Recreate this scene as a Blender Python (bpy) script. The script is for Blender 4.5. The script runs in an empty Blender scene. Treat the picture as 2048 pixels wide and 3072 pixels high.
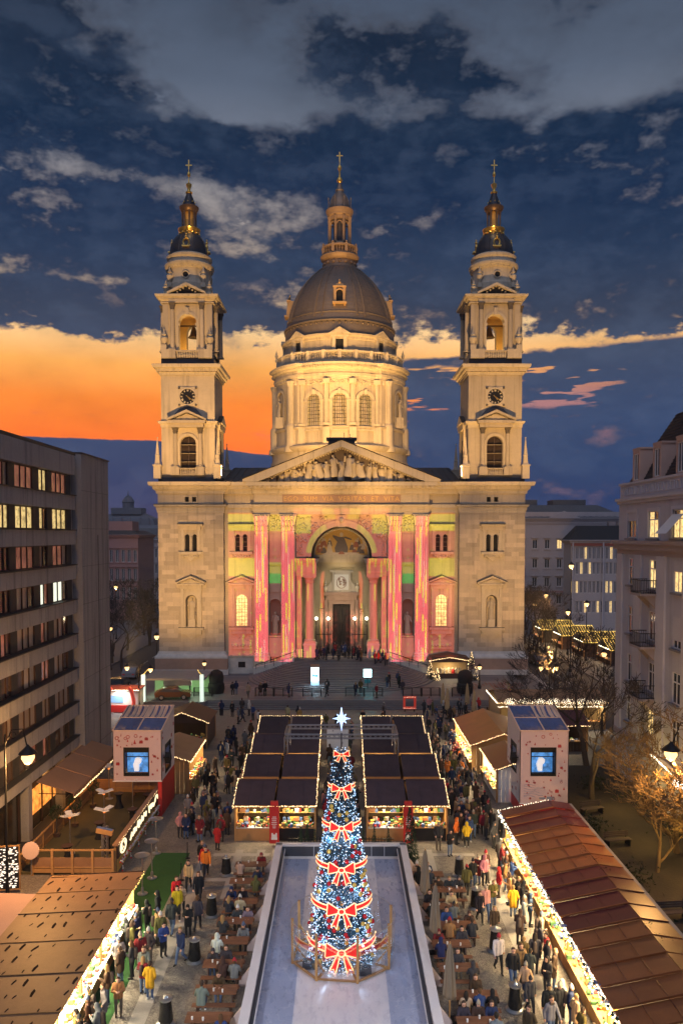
import bpy, bmesh, math, random
from math import sin, cos, pi, radians, sqrt, atan2
from mathutils import Vector, Matrix
from mathutils.geometry import delaunay_2d_cdt
random.seed(7)
SC = bpy.context.scene
COL = SC.collection
R = random.random
U = random.uniform

# ---------------------------------------------------------------- node maths
T = None
class S:
    def __init__(s, k): s.k = k
    def __add__(s, o): return M('ADD', s, o)
    __radd__ = __add__
    def __sub__(s, o): return M('SUBTRACT', s, o)
    def __rsub__(s, o): return M('SUBTRACT', o, s)
    def __mul__(s, o): return M('MULTIPLY', s, o)
    __rmul__ = __mul__
    def __truediv__(s, o): return M('DIVIDE', s, o)
    def __gt__(s, o): return M('GREATER_THAN', s, o)
    def __lt__(s, o): return M('LESS_THAN', s, o)
    def abs(s): return M('ABSOLUTE', s)
    def sat(s): return M('ADD', s, 0.0, clamp=True)
def setin(i, x):
    if isinstance(x, S): T.links.new(x.k, i)
    elif isinstance(x, (tuple, list)) and len(x) == 3 and i.type == 'RGBA': i.default_value = (*x, 1)
    else: i.default_value = x
def M(op, *a, clamp=False):
    n = T.nodes.new('ShaderNodeMath'); n.operation = op; n.use_clamp = clamp
    for i, x in enumerate(a): setin(n.inputs[i], x)
    return S(n.outputs[0])
def sstep(a, b, x, lo=0., hi=1.):
    n = T.nodes.new('ShaderNodeMapRange'); n.interpolation_type = 'SMOOTHSTEP'
    for i, q in enumerate((x, a, b, lo, hi)): setin(n.inputs[i], q)
    return S(n.outputs[0])
def mixc(f, a, b, mode='MIX'):
    n = T.nodes.new('ShaderNodeMix'); n.data_type = 'RGBA'; n.blend_type = mode
    setin(n.inputs[0], f); setin(n.inputs[6], a); setin(n.inputs[7], b)
    return S(n.outputs[2])
def noise(vec, sc=1., det=4., rough=.5, dist=0., out=0):
    n = T.nodes.new('ShaderNodeTexNoise')
    if vec is not None: T.links.new(vec.k, n.inputs['Vector'])
    n.inputs['Scale'].default_value = sc; n.inputs['Detail'].default_value = det
    n.inputs['Roughness'].default_value = rough; n.inputs['Distortion'].default_value = dist
    return S(n.outputs[out])
def comb(x, y, z):
    n = T.nodes.new('ShaderNodeCombineXYZ')
    for i, q in enumerate((x, y, z)): setin(n.inputs[i], q)
    return S(n.outputs[0])
def sep(v):
    n = T.nodes.new('ShaderNodeSeparateXYZ'); T.links.new(v.k, n.inputs[0])
    return [S(o) for o in n.outputs]
def vmath(op, a, b=None, s=None):
    n = T.nodes.new('ShaderNodeVectorMath'); n.operation = op
    setin(n.inputs[0], a)
    if b is not None: setin(n.inputs[1], b)
    if s is not None: setin(n.inputs[3], s)
    return S(n.outputs[0])
def ramp(x, stops):
    n = T.nodes.new('ShaderNodeValToRGB'); setin(n.inputs[0], x)
    e = n.color_ramp.elements
    while len(e) < len(stops): e.new(.5)
    for q, (p, c) in zip(e, stops): q.position = p; q.color = (*c, 1)
    return S(n.outputs[0])
def srgb(r, g, b):
    return tuple((c / 255 / 12.92 if c < 10 else ((c / 255 + .055) / 1.055) ** 2.4) for c in (r, g, b))

# ---------------------------------------------------------------- camera
CAMZ = 20.5
cam = bpy.data.cameras.new('camera'); camo = bpy.data.objects.new('camera', cam); COL.objects.link(camo)
camo.location = (0, 0, CAMZ); camo.rotation_euler = (radians(90 - 2.5), 0, 0)
cam.sensor_fit = 'HORIZONTAL'; cam.sensor_width = 24; cam.lens = 28
cam.shift_y = (1605 + 2389 * math.tan(radians(2.5)) - 1536) / 2048
cam.clip_start = .5; cam.clip_end = 20000
SC.camera = camo

# ---------------------------------------------------------------- sky (dusk, banks of cloud over a sunset)
W = bpy.data.worlds.new('World'); SC.world = W; W.use_nodes = True
T = W.node_tree
for n in list(T.nodes): T.nodes.remove(n)
tc = T.nodes.new('ShaderNodeTexCoord'); D_ = S(tc.outputs['Generated'])
dx, dy, dz = sep(D_)
el = M('ARCSINE', dz) * 57.2958
az = M('ARCTAN2', dx, dy) * 57.2958
def blob(a0, e0, wa, we, tilt=0.):
    a = az - a0; e = (el - e0) - a * tilt
    return M('EXPONENT', (a * a / (wa * wa) + e * e / (we * we)) * -1.)
nv = comb(dx, dy, dz * 1.9)
n1 = noise(nv, 5.5, 5., .62)
n2 = noise(nv, 17., 4., .66)
n3 = noise(comb(dx, dy, dz * 7.), 10., 3., .6)
w1 = (n1 - .5) * -7.
w2 = (n2 - .5) * 6.
e2 = el + w1 * .55 + w2 * .5
clear = ramp(el / 40., [(0., srgb(70, 66, 84)), (.1, srgb(214, 92, 36)), (.155, srgb(250, 112, 36)), (.23, srgb(254, 138, 50)), (.29, srgb(254, 174, 86)), (.35, srgb(250, 206, 146)),
                        (.43, srgb(222, 196, 164)), (.52, srgb(168, 158, 152)), (.64, srgb(112, 120, 136)), (.72, srgb(88, 99, 118)), (.84, srgb(72, 84, 104)), (1., srgb(62, 75, 96))])
coolside = sstep(3., 12., az) * sstep(13., 9., el)
clear = mixc(coolside * .75, clear, srgb(112, 104, 128))
back = sstep(40., 100., az.abs())
clear = mixc(back * sstep(30., 10., el), clear, srgb(88, 92, 116))
top = 26.4 + sstep(-4., -15., az) * 2.6 + back * 3.
bank = sstep(12.9, 14.3, el + w1 * .34 + w2 * .75 + M('SINE', az * .33 + 1.) * .35) * sstep(top + 1.2, top - .8, e2)
dens = bank * .68 + (n1 - .5) * 1.6 + (n2 - .5) * 1.25 + .02
up = sstep(24., 28., el)
clear = mixc(sstep(.3, .75, n1) * .55, clear, vmath('SCALE', clear, s=.5))
dens = dens + up * -.04 + sstep(38., 60., el) * .25
dens = dens + blob(4., 30.3, 7.6, 2.4, -.12) * .85 + blob(10., 28.7, 4., .9, -.1) * .42 + blob(-21., 31.2, 5., 1.6) * .6 + blob(-14.5, 30.4, 2.6, .8) * .42 + blob(-22., 34.4, 5., 1.) * .5 + blob(21., 33.4, 6., 1.6, .1) * .6 + blob(-13., 33.2, 8., 2., .1) * .25 + blob(-3., 33., 6., 1.2) * .2
dens = dens - blob(-11., 27.0, 5., .8, .1) * .46 - blob(-13., 23., 6., .7, -.06) * .42 - blob(-19., 16.8, 7., .45) * .3 - blob(-5., 20.8, 4., 3.) * .26 - blob(3., 18., 7., 3.) * .14 + blob(14., 20., 10., 4.) * .15 - blob(0., 32.8, 10., .8) * .2
low = sstep(2.6, 5.2, az + w2 * .6) * sstep(12.9, 12.1, el + w2 * .3 - (az - 12.) * .03) * (1. - sstep(60., 95., az))
streak = sstep(.51, .62, n3) * sstep(8.4, 9.4, el) * sstep(12.2, 11., el) * sstep(23., 15., az)
dens = dens + low * .85 - streak * 1.25
lows = sstep(.53, .62, n3) * sstep(5.2, 6.5, el) * sstep(12.8, 10.5, el) * (sstep(-9., -5., az) * .7 + .3) * (1. - low)
dens = dens + lows * .7 - sstep(13.8, 12.6, el) * .34 * (1. - low) + back * sstep(14., 10., el) * .3
hole = sstep(.56, .7, n2) * sstep(.46, .6, 1. - n1) * sstep(16., 8., az) * .4
dens = dens - hole
hb = sstep(6.7, 6.3, el + (n2 - .5) * .5 + sstep(-14., -2., az) * 1.0 + sstep(-2., 4., az) * -.6) * (1. - low)
dens = dens + hb * 1.5
cov = sstep(.0, .58, dens)
core = sstep(.24, .62, dens + (n2 - .5) * 1.1)
ccol = ramp(el / 40., [(0., srgb(48, 58, 92)), (.06, srgb(38, 60, 104)), (.13, srgb(46, 68, 108)), (.2, srgb(56, 74, 110)), (.3, srgb(62, 74, 100)), (.37, srgb(54, 64, 86)), (.46, srgb(36, 54, 82)), (.56, srgb(20, 42, 72)), (.66, srgb(16, 38, 64)), (.8, srgb(22, 36, 56)), (1., srgb(38, 48, 66))])
edge = ramp(el / 40., [(0., srgb(110, 90, 110)), (.2, srgb(150, 118, 108)), (.34, srgb(196, 156, 122)), (.42, srgb(150, 132, 128)), (.6, srgb(116, 116, 126)), (1., srgb(110, 116, 130))])
ccol = mixc(core, mixc(.7, edge, ccol), ccol)
ccol = mixc(sstep(.44, .68, n2) * .6 + sstep(.45, .7, n1) * .3, ccol, mixc(.5, vmath('SCALE', ccol, s=1.7), srgb(66, 76, 94)))
clear = vmath('SCALE', clear, s=M('EXPONENT', el * -.12) * .8 + 1.)
sky = mixc(cov, clear, ccol)
sky = mixc(sstep(1., -3., el), sky, srgb(40, 42, 55))
nish = T.nodes.new('ShaderNodeTexSky'); nish.sky_type = 'NISHITA'; nish.sun_disc = False
nish.sun_elevation = radians(1.0); nish.sun_rotation = radians(-14); nish.air_density = 1.2
tot = vmath('ADD', vmath('SCALE', sky, s=1.04), vmath('SCALE', S(nish.outputs[0]), s=.0015))
bg = T.nodes.new('ShaderNodeBackground'); T.links.new(tot.k, bg.inputs[0]); bg.inputs[1].default_value = 1.0
wo = T.nodes.new('ShaderNodeOutputWorld'); T.links.new(bg.outputs[0], wo.inputs[0])

# ---------------------------------------------------------------- soft twilight "sun", exposure
sun = bpy.data.lights.new('sun', 'SUN'); suno = bpy.data.objects.new('sun', sun); COL.objects.link(suno)
sun.energy = .74; sun.angle = radians(70); sun.color = (.74, .78, 1.0)
suno.rotation_euler = (radians(38), 0, radians(-8)); suno.location = (0, -20, 80)
SC.view_settings.view_transform = 'Standard'; SC.view_settings.look = 'None'
SC.view_settings.exposure = 0.; SC.view_settings.gamma = 1.; SC.view_settings.use_curve_mapping = False
SC.cycles.use_denoising = True
try: SC.cycles.denoiser = 'OPENIMAGEDENOISE'
except Exception: pass
SC.cycles.max_bounces = 5; SC.cycles.diffuse_bounces = 2; SC.cycles.glossy_bounces = 3; SC.cycles.transmission_bounces = 4
SC.cycles.transparent_max_bounces = 8; SC.cycles.volume_bounces = 0
SC.cycles.caustics_reflective = False; SC.cycles.caustics_refractive = False
SC.cycles.sample_clamp_indirect = 4.; SC.cycles.use_light_tree = True
SC.cycles.use_adaptive_sampling = True; SC.cycles.adaptive_threshold = .02; SC.cycles.adaptive_min_samples = 12
W.cycles.sampling_method = 'MANUAL'; W.cycles.sample_map_resolution = 128

# ---------------------------------------------------------------- materials
MATS = {}
def mat(name, col=(.5, .5, .5), rough=.75, metal=0., var=.14, sc=1.2, bump=0., bsc=8., rnd=.08, spec=.4, emit=None, es=0., sample=False, col2=None, alpha=None, trans=0., objcol=False, fine=0., streak=0.):
    global T
    if name in MATS: return MATS[name]
    m = bpy.data.materials.new(name); m.use_nodes = True; T = m.node_tree; MATS[name] = m
    b = T.nodes['Principled BSDF']
    g = S(T.nodes.new('ShaderNodeNewGeometry').outputs['Position'])
    oi = T.nodes.new('ShaderNodeObjectInfo')
    c = S(oi.outputs['Color']) if objcol else tuple(col)
    if col2 is not None: c = mixc(sstep(.35, .65, noise(g, sc, 5., .6)), c, tuple(col2))
    f = 1.0
    if var: f = (noise(g, sc * 1.3, 6., .62) - .5) * (2 * var) + 1.
    if fine: f = f * ((noise(g, sc * 14., 3., .6) - .5) * (2 * fine) + 1.)
    if streak:
        px_, py_, pz_ = sep(g); f = f * (1. - sstep(.48, .72, noise(comb(px_ * 1.6, py_ * 1.6, pz_ * .09), 1., 5., .65)) * streak)
    if rnd: f = f * ((S(oi.outputs['Random']) - .5) * (2 * rnd) + 1.)
    if isinstance(f, S):
        n = T.nodes.new('ShaderNodeVectorMath'); n.operation = 'SCALE'
        if isinstance(c, S): T.links.new(c.k, n.inputs[0])
        else: n.inputs[0].default_value = c
        setin(n.inputs[3], f); T.links.new(n.outputs[0], b.inputs['Base Color'])
    elif isinstance(c, S): T.links.new(c.k, b.inputs['Base Color'])
    else: b.inputs['Base Color'].default_value = (*c, 1)
    b.inputs['Roughness'].default_value = rough; b.inputs['Metallic'].default_value = metal
    b.inputs['Specular IOR Level'].default_value = spec
    if trans: b.inputs['Transmission Weight'].default_value = trans
    if alpha is not None: b.inputs['Alpha'].default_value = alpha
    if bump:
        bn = T.nodes.new('ShaderNodeBump'); bn.inputs['Strength'].default_value = bump; bn.inputs['Distance'].default_value = .05
        T.links.new(noise(g, bsc, 5., .6).k, bn.inputs['Height']); T.links.new(bn.outputs[0], b.inputs['Normal'])
    if emit is not None:
        b.inputs['Emission Color'].default_value = (*emit, 1); b.inputs['Emission Strength'].default_value = es
        if var >= .3: setin(b.inputs['Emission Strength'], (noise(g, sc * 1.6, 4., .7) * 3. - .75).sat() * (1.6 * es))
        m.cycles.emission_sampling = 'FRONT_BACK' if sample else 'NONE'
    else: m.cycles.emission_sampling = 'NONE'
    return m
def glow(name, col, es, sample=False):
    return mat(name, (.6, .6, .6), .5, var=0, rnd=0, emit=col, es=es, sample=sample)

stone = mat('limestone', (.50, .43, .33), .85, var=.2, sc=.35, bump=.25, bsc=5., rnd=.16, fine=.1, streak=.3)
stone_block = mat('limestone_block', (.50, .425, .33), .85, var=.12, sc=.6, bump=.25, bsc=6., rnd=.2, fine=.1, streak=.2)
stone_trim = mat('limestone_trim', (.55, .48, .37), .8, var=.16, sc=.8, bump=.2, bsc=9., rnd=.05, fine=.12, streak=.3)
stone_pink = mat('red_limestone', (.36, .24, .18), .8, var=.25, sc=.8, bump=.2, rnd=.15)
stone_white = mat('pale_granite', (.56, .54, .5), .8, var=.3, sc=1.2, bump=.2, rnd=.08)
dark_cap = mat('weathered_capital', (.13, .11, .09), .85, var=.4, sc=6., bump=.6, bsc=14.)
copper = mat('dome_sheet', (.20, .165, .14), .5, metal=.35, var=.3, sc=1.2, bump=.15, bsc=10., rnd=.1)
slate = mat('tower_cap_sheet', (.045, .045, .055), .45, metal=.3, var=.3, sc=2., rnd=.05)
gold = mat('gilding', (.85, .55, .14), .32, metal=.9, var=.2, sc=6., rnd=0)
louvre = mat('louvre_wood', (.07, .05, .045), .7, var=.2, sc=4., rnd=.1)
void = mat('dark_interior', (.015, .014, .014), .9, var=.2, rnd=0)
leadglass = mat('leaded_glass', (.16, .11, .05), .25, var=.3, sc=1.5, rnd=.3, emit=(1., .62, .2), es=.32)
warmglass = mat('lit_church_glass', (.3, .22, .1), .3, var=.3, rnd=.1, emit=(1., .66, .22), es=.9)
iron = mat('black_iron', (.02, .02, .022), .5, metal=.6, var=.1, rnd=.05)
roofsheet = mat('nave_roof_sheet', (.05, .045, .045), .5, metal=.3, var=.3, sc=.8, rnd=.1)
lampglass = glow('lamp_globe', (1., .60, .22), 2.6)

# ---------------------------------------------------------------- mesh builder
class MB:
    def __init__(s): s.v = []; s.f = []; s.m = []
    def face(s, pts, mi=0):
        o = len(s.v); s.v += [tuple(p) for p in pts]; s.f.append(tuple(range(o, o + len(pts)))); s.m.append(mi)
    def box(s, x0, x1, y0, y1, z0, z1, mi=0):
        if x0 > x1: x0, x1 = x1, x0
        if y0 > y1: y0, y1 = y1, y0
        o = len(s.v)
        s.v += [(x, y, z) for z in (z0, z1) for x, y in ((x0, y0), (x1, y0), (x1, y1), (x0, y1))]
        for q in ((0, 3, 2, 1), (4, 5, 6, 7), (0, 1, 5, 4), (1, 2, 6, 5), (2, 3, 7, 6), (3, 0, 4, 7)):
            s.f.append(tuple(o + i for i in q)); s.m.append(mi)
        return s
    def bar(s, p, q, w, h=None, mi=0, upv=(0, 0, 1)):
        h = h or w; p = Vector(p); q = Vector(q); d = (q - p).normalized(); u = Vector(upv)
        if abs(d.dot(u)) > .99: u = Vector((0, 1, 0))
        a = d.cross(u).normalized() * (w / 2); b = a.cross(d).normalized() * (h / 2)
        o = len(s.v)
        for c in (p, q): s.v += [tuple(c + i * a + j * b) for i, j in ((-1, -1), (1, -1), (1, 1), (-1, 1))]
        for k in ((3, 2, 1, 0), (4, 5, 6, 7), (0, 1, 5, 4), (1, 2, 6, 5), (2, 3, 7, 6), (3, 0, 4, 7)):
            s.f.append(tuple(o + i for i in k)); s.m.append(mi)
        return s
    def tube(s, pts, rs, n=8, mi=0, cap=True):
        pts = [Vector(p) for p in pts]
        if not isinstance(rs, (list, tuple)): rs = [rs] * len(pts)
        o = len(s.v); u = None
        for i, p in enumerate(pts):
            d = (pts[min(i + 1, len(pts) - 1)] - pts[max(i - 1, 0)])
            d = d.normalized() if d.length > 1e-9 else Vector((0, 0, 1))
            if u is None: u = d.cross(Vector((.13, .31, 1)) if abs(d.z) < .9 else Vector((1, .2, .1))).normalized()
            else: u = (u - d * u.dot(d)).normalized()
            w = d.cross(u)
            for k in range(n):
                a = 2 * pi * k / n; s.v.append(tuple(p + (u * cos(a) + w * sin(a)) * rs[i]))
        for i in range(len(pts) - 1):
            for k in range(n):
                a = o + i * n + k; b = o + i * n + (k + 1) % n
                s.f.append((a, b, b + n, a + n)); s.m.append(mi)
        if cap:
            s.f.append(tuple(o + k for k in range(n))[::-1]); s.m.append(mi)
            e = o + (len(pts) - 1) * n; s.f.append(tuple(e + k for k in range(n))); s.m.append(mi)
        return s
    def lathe(s, prof, n=24, c=(0, 0), mi=0, a0=0., a1=2 * pi):
        full = abs(a1 - a0 - 2 * pi) < 1e-6; m = n if full else n + 1; o = len(s.v)
        for r, z in prof:
            for k in range(m):
                a = a0 + (a1 - a0) * k / n; s.v.append((c[0] + r * cos(a), c[1] + r * sin(a), z))
        for i in range(len(prof) - 1):
            for k in range(n):
                a = o + i * m + k; b = o + i * m + ((k + 1) % m)
                s.f.append((a, b, b + m, a + m)); s.m.append(mi)
        if full:
            if prof[0][0] > 1e-4: s.f.append(tuple(o + k for k in range(n))[::-1]); s.m.append(mi)
            if prof[-1][0] > 1e-4: e = o + (len(prof) - 1) * m; s.f.append(tuple(e + k for k in range(n))); s.m.append(mi)
        return s
    def loft(s, poly, prof, mi=0, cap=True):
        n = len(poly); P = [Vector(p) for p in poly]; nr = []
        for i in range(n):
            a = P[i] - P[i - 1]; b = P[(i + 1) % n] - P[i]
            na = Vector((a.y, -a.x)).normalized(); nb = Vector((b.y, -b.x)).normalized()
            q = na + nb; nr.append(q / max(.3, q.dot(na)) if q.length > 1e-6 else na)
        o = len(s.v)
        for off, z in prof:
            for p, q in zip(P, nr): s.v.append((p.x + q.x * off, p.y + q.y * off, z))
        for i in range(len(prof) - 1):
            for k in range(n):
                a = o + i * n + k; b = o + i * n + (k + 1) % n
                s.f.append((a, b, b + n, a + n)); s.m.append(mi)
        if cap:
            s.f.append(tuple(o + k for k in range(n))[::-1]); s.m.append(mi)
            e = o + (len(prof) - 1) * n; s.f.append(tuple(e + k for k in range(n))); s.m.append(mi)
        return s
    def prism(s, poly, y0, y1, mi=0):
        """polygon in the x-z plane (counter-clockwise seen from -y) pushed from y0 to y1"""
        o = len(s.v); n = len(poly)
        s.v += [(x, y0, z) for x, z in poly] + [(x, y1, z) for x, z in poly]
        s.f.append(tuple(range(o, o + n))); s.m.append(mi)
        s.f.append(tuple(range(o + 2 * n - 1, o + n - 1, -1))); s.m.append(mi)
        for k in range(n):
            a, b = o + k, o + (k + 1) % n; s.f.append((b, a, a + n, b + n)); s.m.append(mi)
        return s
    def plate(s, outer, holes, fr, depth, mi=0, rmi=None):
        """flat wall with holes; fr maps (u, v, w) to space, w going inwards"""
        rmi = mi if rmi is None else rmi
        pts = []; edges = []; loops = [outer] + holes
        for lp in loops:
            o = len(pts); pts += [Vector(p) for p in lp]
            edges += [(o + i, o + (i + 1) % len(lp)) for i in range(len(lp))]
        vs, es, fs, *_ = delaunay_2d_cdt(pts, edges, [], 1, 1e-6)
        def inside(p, lp):
            c = False; j = len(lp) - 1
            for i in range(len(lp)):
                (xi, yi), (xj, yj) = lp[i], lp[j]
                if (yi > p[1]) != (yj > p[1]) and p[0] < (xj - xi) * (p[1] - yi) / (yj - yi) + xi: c = not c
                j = i
            return c
        for f in fs:
            c = sum((vs[i] for i in f), Vector((0, 0))) / len(f)
            if any(inside(c, h) for h in holes): continue
            if not inside(c, outer): continue
            s.face([fr(vs[i].x, vs[i].y, 0) for i in f], mi)
        for h in holes:
            for i in range(len(h)):
                a, b = h[i], h[(i + 1) % len(h)]
                s.face([fr(*a, 0), fr(*b, 0), fr(*b, depth), fr(*a, depth)], rmi)
        for i in range(len(outer)):
            a, b = outer[i], outer[(i + 1) % len(outer)]
            s.face([fr(*b, 0), fr(*a, 0), fr(*a, depth), fr(*b, depth)], mi)
        return s
    def sph(s, c, r, n=8, m=6, mi=0, sz=1.):
        return s.tubeprof([(r * sin(pi * i / m), c[2] - r * sz * cos(pi * i / m)) for i in range(m + 1)], n, c, mi)
    def tubeprof(s, prof, n, c, mi): return s.lathe([(max(r, 1e-5), z) for r, z in prof], n, c, mi)
    def octa(s, c, r, mi=0):
        o = len(s.v); x, y, z = c
        s.v += [(x + r, y, z), (x - r, y, z), (x, y + r, z), (x, y - r, z), (x, y, z + r), (x, y, z - r)]
        for q in ((0, 2, 4), (2, 1, 4), (1, 3, 4), (3, 0, 4), (2, 0, 5), (1, 2, 5), (3, 1, 5), (0, 3, 5)):
            s.f.append(tuple(o + i for i in q)); s.m.append(mi)
    def add(s, o, mtx=None, mi=None):
        k = len(s.v)
        s.v += [tuple(mtx @ Vector(p)) for p in o.v] if mtx else o.v
        s.f += [tuple(k + i for i in f) for f in o.f]; s.m += o.m if mi is None else [mi] * len(o.m)
        return s
    def mesh(s, name, mats, smooth=None):
        me = bpy.data.meshes.new(name); me.from_pydata(s.v, [], s.f)
        for q in (mats if isinstance(mats, (list, tuple)) else [mats]):
            if q: me.materials.append(q)
        me.polygons.foreach_set('material_index', s.m)
        if smooth:
            me.polygons.foreach_set('use_smooth', [True] * len(s.f))
            bm = bmesh.new(); bm.from_mesh(me); bmesh.ops.remove_doubles(bm, verts=bm.verts, dist=1e-5); bm.to_mesh(me); bm.free()
            me.set_sharp_from_angle(angle=radians(smooth))
        me.update(); return me
    def build(s, name, mats, parent=None, smooth=None, loc=None):
        return put(name, s.mesh(name, mats, smooth), parent, loc)
def put(name, data, parent=None, loc=None, rz=None, scale=None):
    o = bpy.data.objects.new(name, data); COL.objects.link(o)
    if parent is not None: o.parent = parent
    if loc is not None: o.location = loc
    if rz is not None: o.rotation_euler = (0, 0, rz)
    if scale is not None: o.scale = scale
    return o
def thing(name, label, cat, loc=(0, 0, 0), rz=0., group=None):
    return tag(put(name, None, None, loc, rz), label, cat, group)
def tag(o, label, cat, group=None, kind=None):
    if label: o['label'] = label
    if cat: o['category'] = cat
    if group: o['group'] = group
    if kind: o['kind'] = kind
    return o
def struct(name, mb, m, smooth=None):
    o = mb.build(name, m, None, smooth); o['kind'] = 'structure'; return o
def stuff(o): o['kind'] = 'stuff'; return o
def dup(o, parent=None):
    c = o.copy(); COL.objects.link(c); c.parent = parent
    for ch in o.children: dup(ch, c)
    return c
def copy_thing(o, loc, rz=0., label=None, group=None, scale=None):
    c = dup(o); c.location = loc; c.rotation_euler = (0, 0, rz)
    if scale: c.scale = scale
    if label: c['label'] = label
    if group: c['group'] = group
    return c
def rectp(x0, x1, y0, y1): return [(x0, y0), (x1, y0), (x1, y1), (x0, y1)]
def circ(r, n=32, c=(0, 0), ph=0.): return [(c[0] + r * cos(2 * pi * k / n + ph), c[1] + r * sin(2 * pi * k / n + ph)) for k in range(n)]
def archpoly(x, z0, w, zs, n=12):
    """arched opening: centre x, sill z0, width w, springing zs"""
    r = w / 2
    return [(x - r, z0), (x + r, z0)] + [(x + r * cos(pi * k / n), zs + r * sin(pi * k / n)) for k in range(n + 1)]
def FY(y): return lambda u, v, w: (u, y + w, v)          # wall facing -y
def lamp(kind, loc, energy, col, name='lamp_light', parent=None, size=.1, spot=None, blend=.4, aim=None):
    l = bpy.data.lights.new(name, kind); l.energy = energy; l.color = col
    if kind == 'AREA': l.size = size
    else: l.shadow_soft_size = size
    if kind == 'SPOT': l.spot_size = radians(spot); l.spot_blend = blend
    o = bpy.data.objects.new(name, l); COL.objects.link(o); o.location = loc
    if parent is not None: o.parent = parent
    if aim is not None:
        o.rotation_euler = (Vector(aim) - Vector(loc)).to_track_quat('-Z', 'Y').to_euler()
    return o
# ================================================================ BASILICA
B = thing('basilica', 'floodlit pale stone basilica with two bell towers and a tall ribbed dome', 'church', (0, 112, 0))
def P(name, mb, m, parent=None, smooth=None): return mb.build(name, m, parent or B, smooth)
ST = [stone, stone_trim, stone_pink, stone_white, void, slate, gold, dark_cap, mat('shade_toned_stone', (.14, .11, .085), .9, var=.3)]  # last stone: shade painted as a darker colour, for cornice gaps and tympanum
CORN = lambda z0, z1, o: [(0, z0), (o * .18, z0), (o * .2, z0 + (z1 - z0) * .22), (o * .5, z0 + (z1 - z0) * .4), (o * .55, z0 + (z1 - z0) * .62), (o * .92, z0 + (z1 - z0) * .68), (o, z1 - (z1 - z0) * .1), (o, z1), (0, z1 + .03)]
def dentils(mb, poly, off, z0, z1, step, w, d, mi=0):
    n = len(poly)
    for i in range(n):
        a = Vector(poly[i]); b = Vector(poly[(i + 1) % n]); L = (b - a).length; t = (b - a).normalized(); nn = Vector((t.y, -t.x))
        k = max(1, int((L + 2 * off) / step)); st = (L + 2 * off) / k
        for j in range(k):
            c = a + t * (st * (j + .5) - off) + nn * (off * .2)
            o = len(mb.v); p = [c - t * w / 2, c + t * w / 2, c + t * w / 2 + nn * d, c - t * w / 2 + nn * d]
            mb.v += [(q.x, q.y, z) for z in (z0, z1) for q in p]
            for f in ((3, 2, 1, 0), (4, 5, 6, 7), (0, 1, 5, 4), (1, 2, 6, 5), (2, 3, 7, 6), (3, 0, 4, 7)): mb.f.append(tuple(o + q for q in f[::-1])); mb.m.append(mi)
def column(mb, x, y, z0, z1, r, cap=1.2, capmi=0, n=14, mi=0):
    h = z1 - z0
    mb.box(x - r * 1.35, x + r * 1.35, y - r * 1.35, y + r * 1.35, z0, z0 + r * .5, mi)
    mb.lathe([(r * 1.3, z0 + r * .5), (r * 1.35, z0 + r * .7), (r * 1.05, z0 + r * .95), (r, z0 + h * .3), (r * .88, z1 - cap), (r * .9, z1 - cap)], n, (x, y), mi)
    mb.lathe([(r * .98, z1 - cap), (r * .9, z1 - cap * .9), (r * 1.15, z1 - cap * .6), (r * 1.02, z1 - cap * .5), (r * 1.4, z1 - cap * .15), (r * 1.45, z1 - cap * .12)], 8, (x, y), capmi)
    mb.box(x - r * 1.35, x + r * 1.35, y - r * 1.35, y + r * 1.35, z1 - cap * .12, z1, capmi)
def urn_mesh():
    m = MB(); m.box(-.32, .32, -.32, .32, 0, .5)
    m.lathe([(.16, .5), (.2, .6), (.42, 1.05), (.45, 1.25), (.3, 1.4), (.2, 1.5), (.3, 1.62), (.12, 1.95), (.1, 2.1), (.01, 2.4)], 12)
    return m.mesh('urn', stone_trim, 40)
URN = urn_mesh()
def statue_mesh(seed, h=2.6, seated=False):
    rs = random.Random(seed); m = MB(); n = 12
    lv = [(.36, 0), (.40, .1), (.34, .35), (.30, .52), (.33, .66), (.36, .76), (.26, .84), (.1, .87)]
    o = len(m.v)
    for r, z in lv:
        off = rs.uniform(-.04, .04) + (.14 * (1 - z) if seated and z < .5 else 0)
        for k in range(n):
            a = 2 * pi * k / n; q = r * (1 + rs.uniform(-.16, .16) * (1 if z < .8 else .2))
            m.v.append((q * cos(a) * h / 2.6 * 1.05, (q * sin(a) * .75 - off) * h / 2.6, z * h))
    for i in range(len(lv) - 1):
        for k in range(n): a = o + i * n + k; b = o + i * n + (k + 1) % n; m.f.append((a, b, b + n, a + n)); m.m.append(0)
    m.sph((rs.uniform(-.04, .04), -.03, h * .94), h * .062, 8, 6, 0, 1.2)
    for sx in (-1, 1):
        ex = (sx * .44, -.2 - .2 * rs.random(), h * (.6 + .1 * rs.random())); hx = (sx * (.15 + .5 * rs.random()), -.45, h * (.55 + .45 * rs.random()))
        m.tube([(sx * .33, 0, h * .79), ex, hx], [.13, .11, .08], 6)
    if rs.random() < .5: m.tube([(.5, -.4, .2), (.52, -.38, h * 1.05)], .04, 5)
    return m.mesh('statue', stone_trim, 50)
STAT = [statue_mesh(i, 2.6, i % 3 == 0) for i in range(6)]

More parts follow.
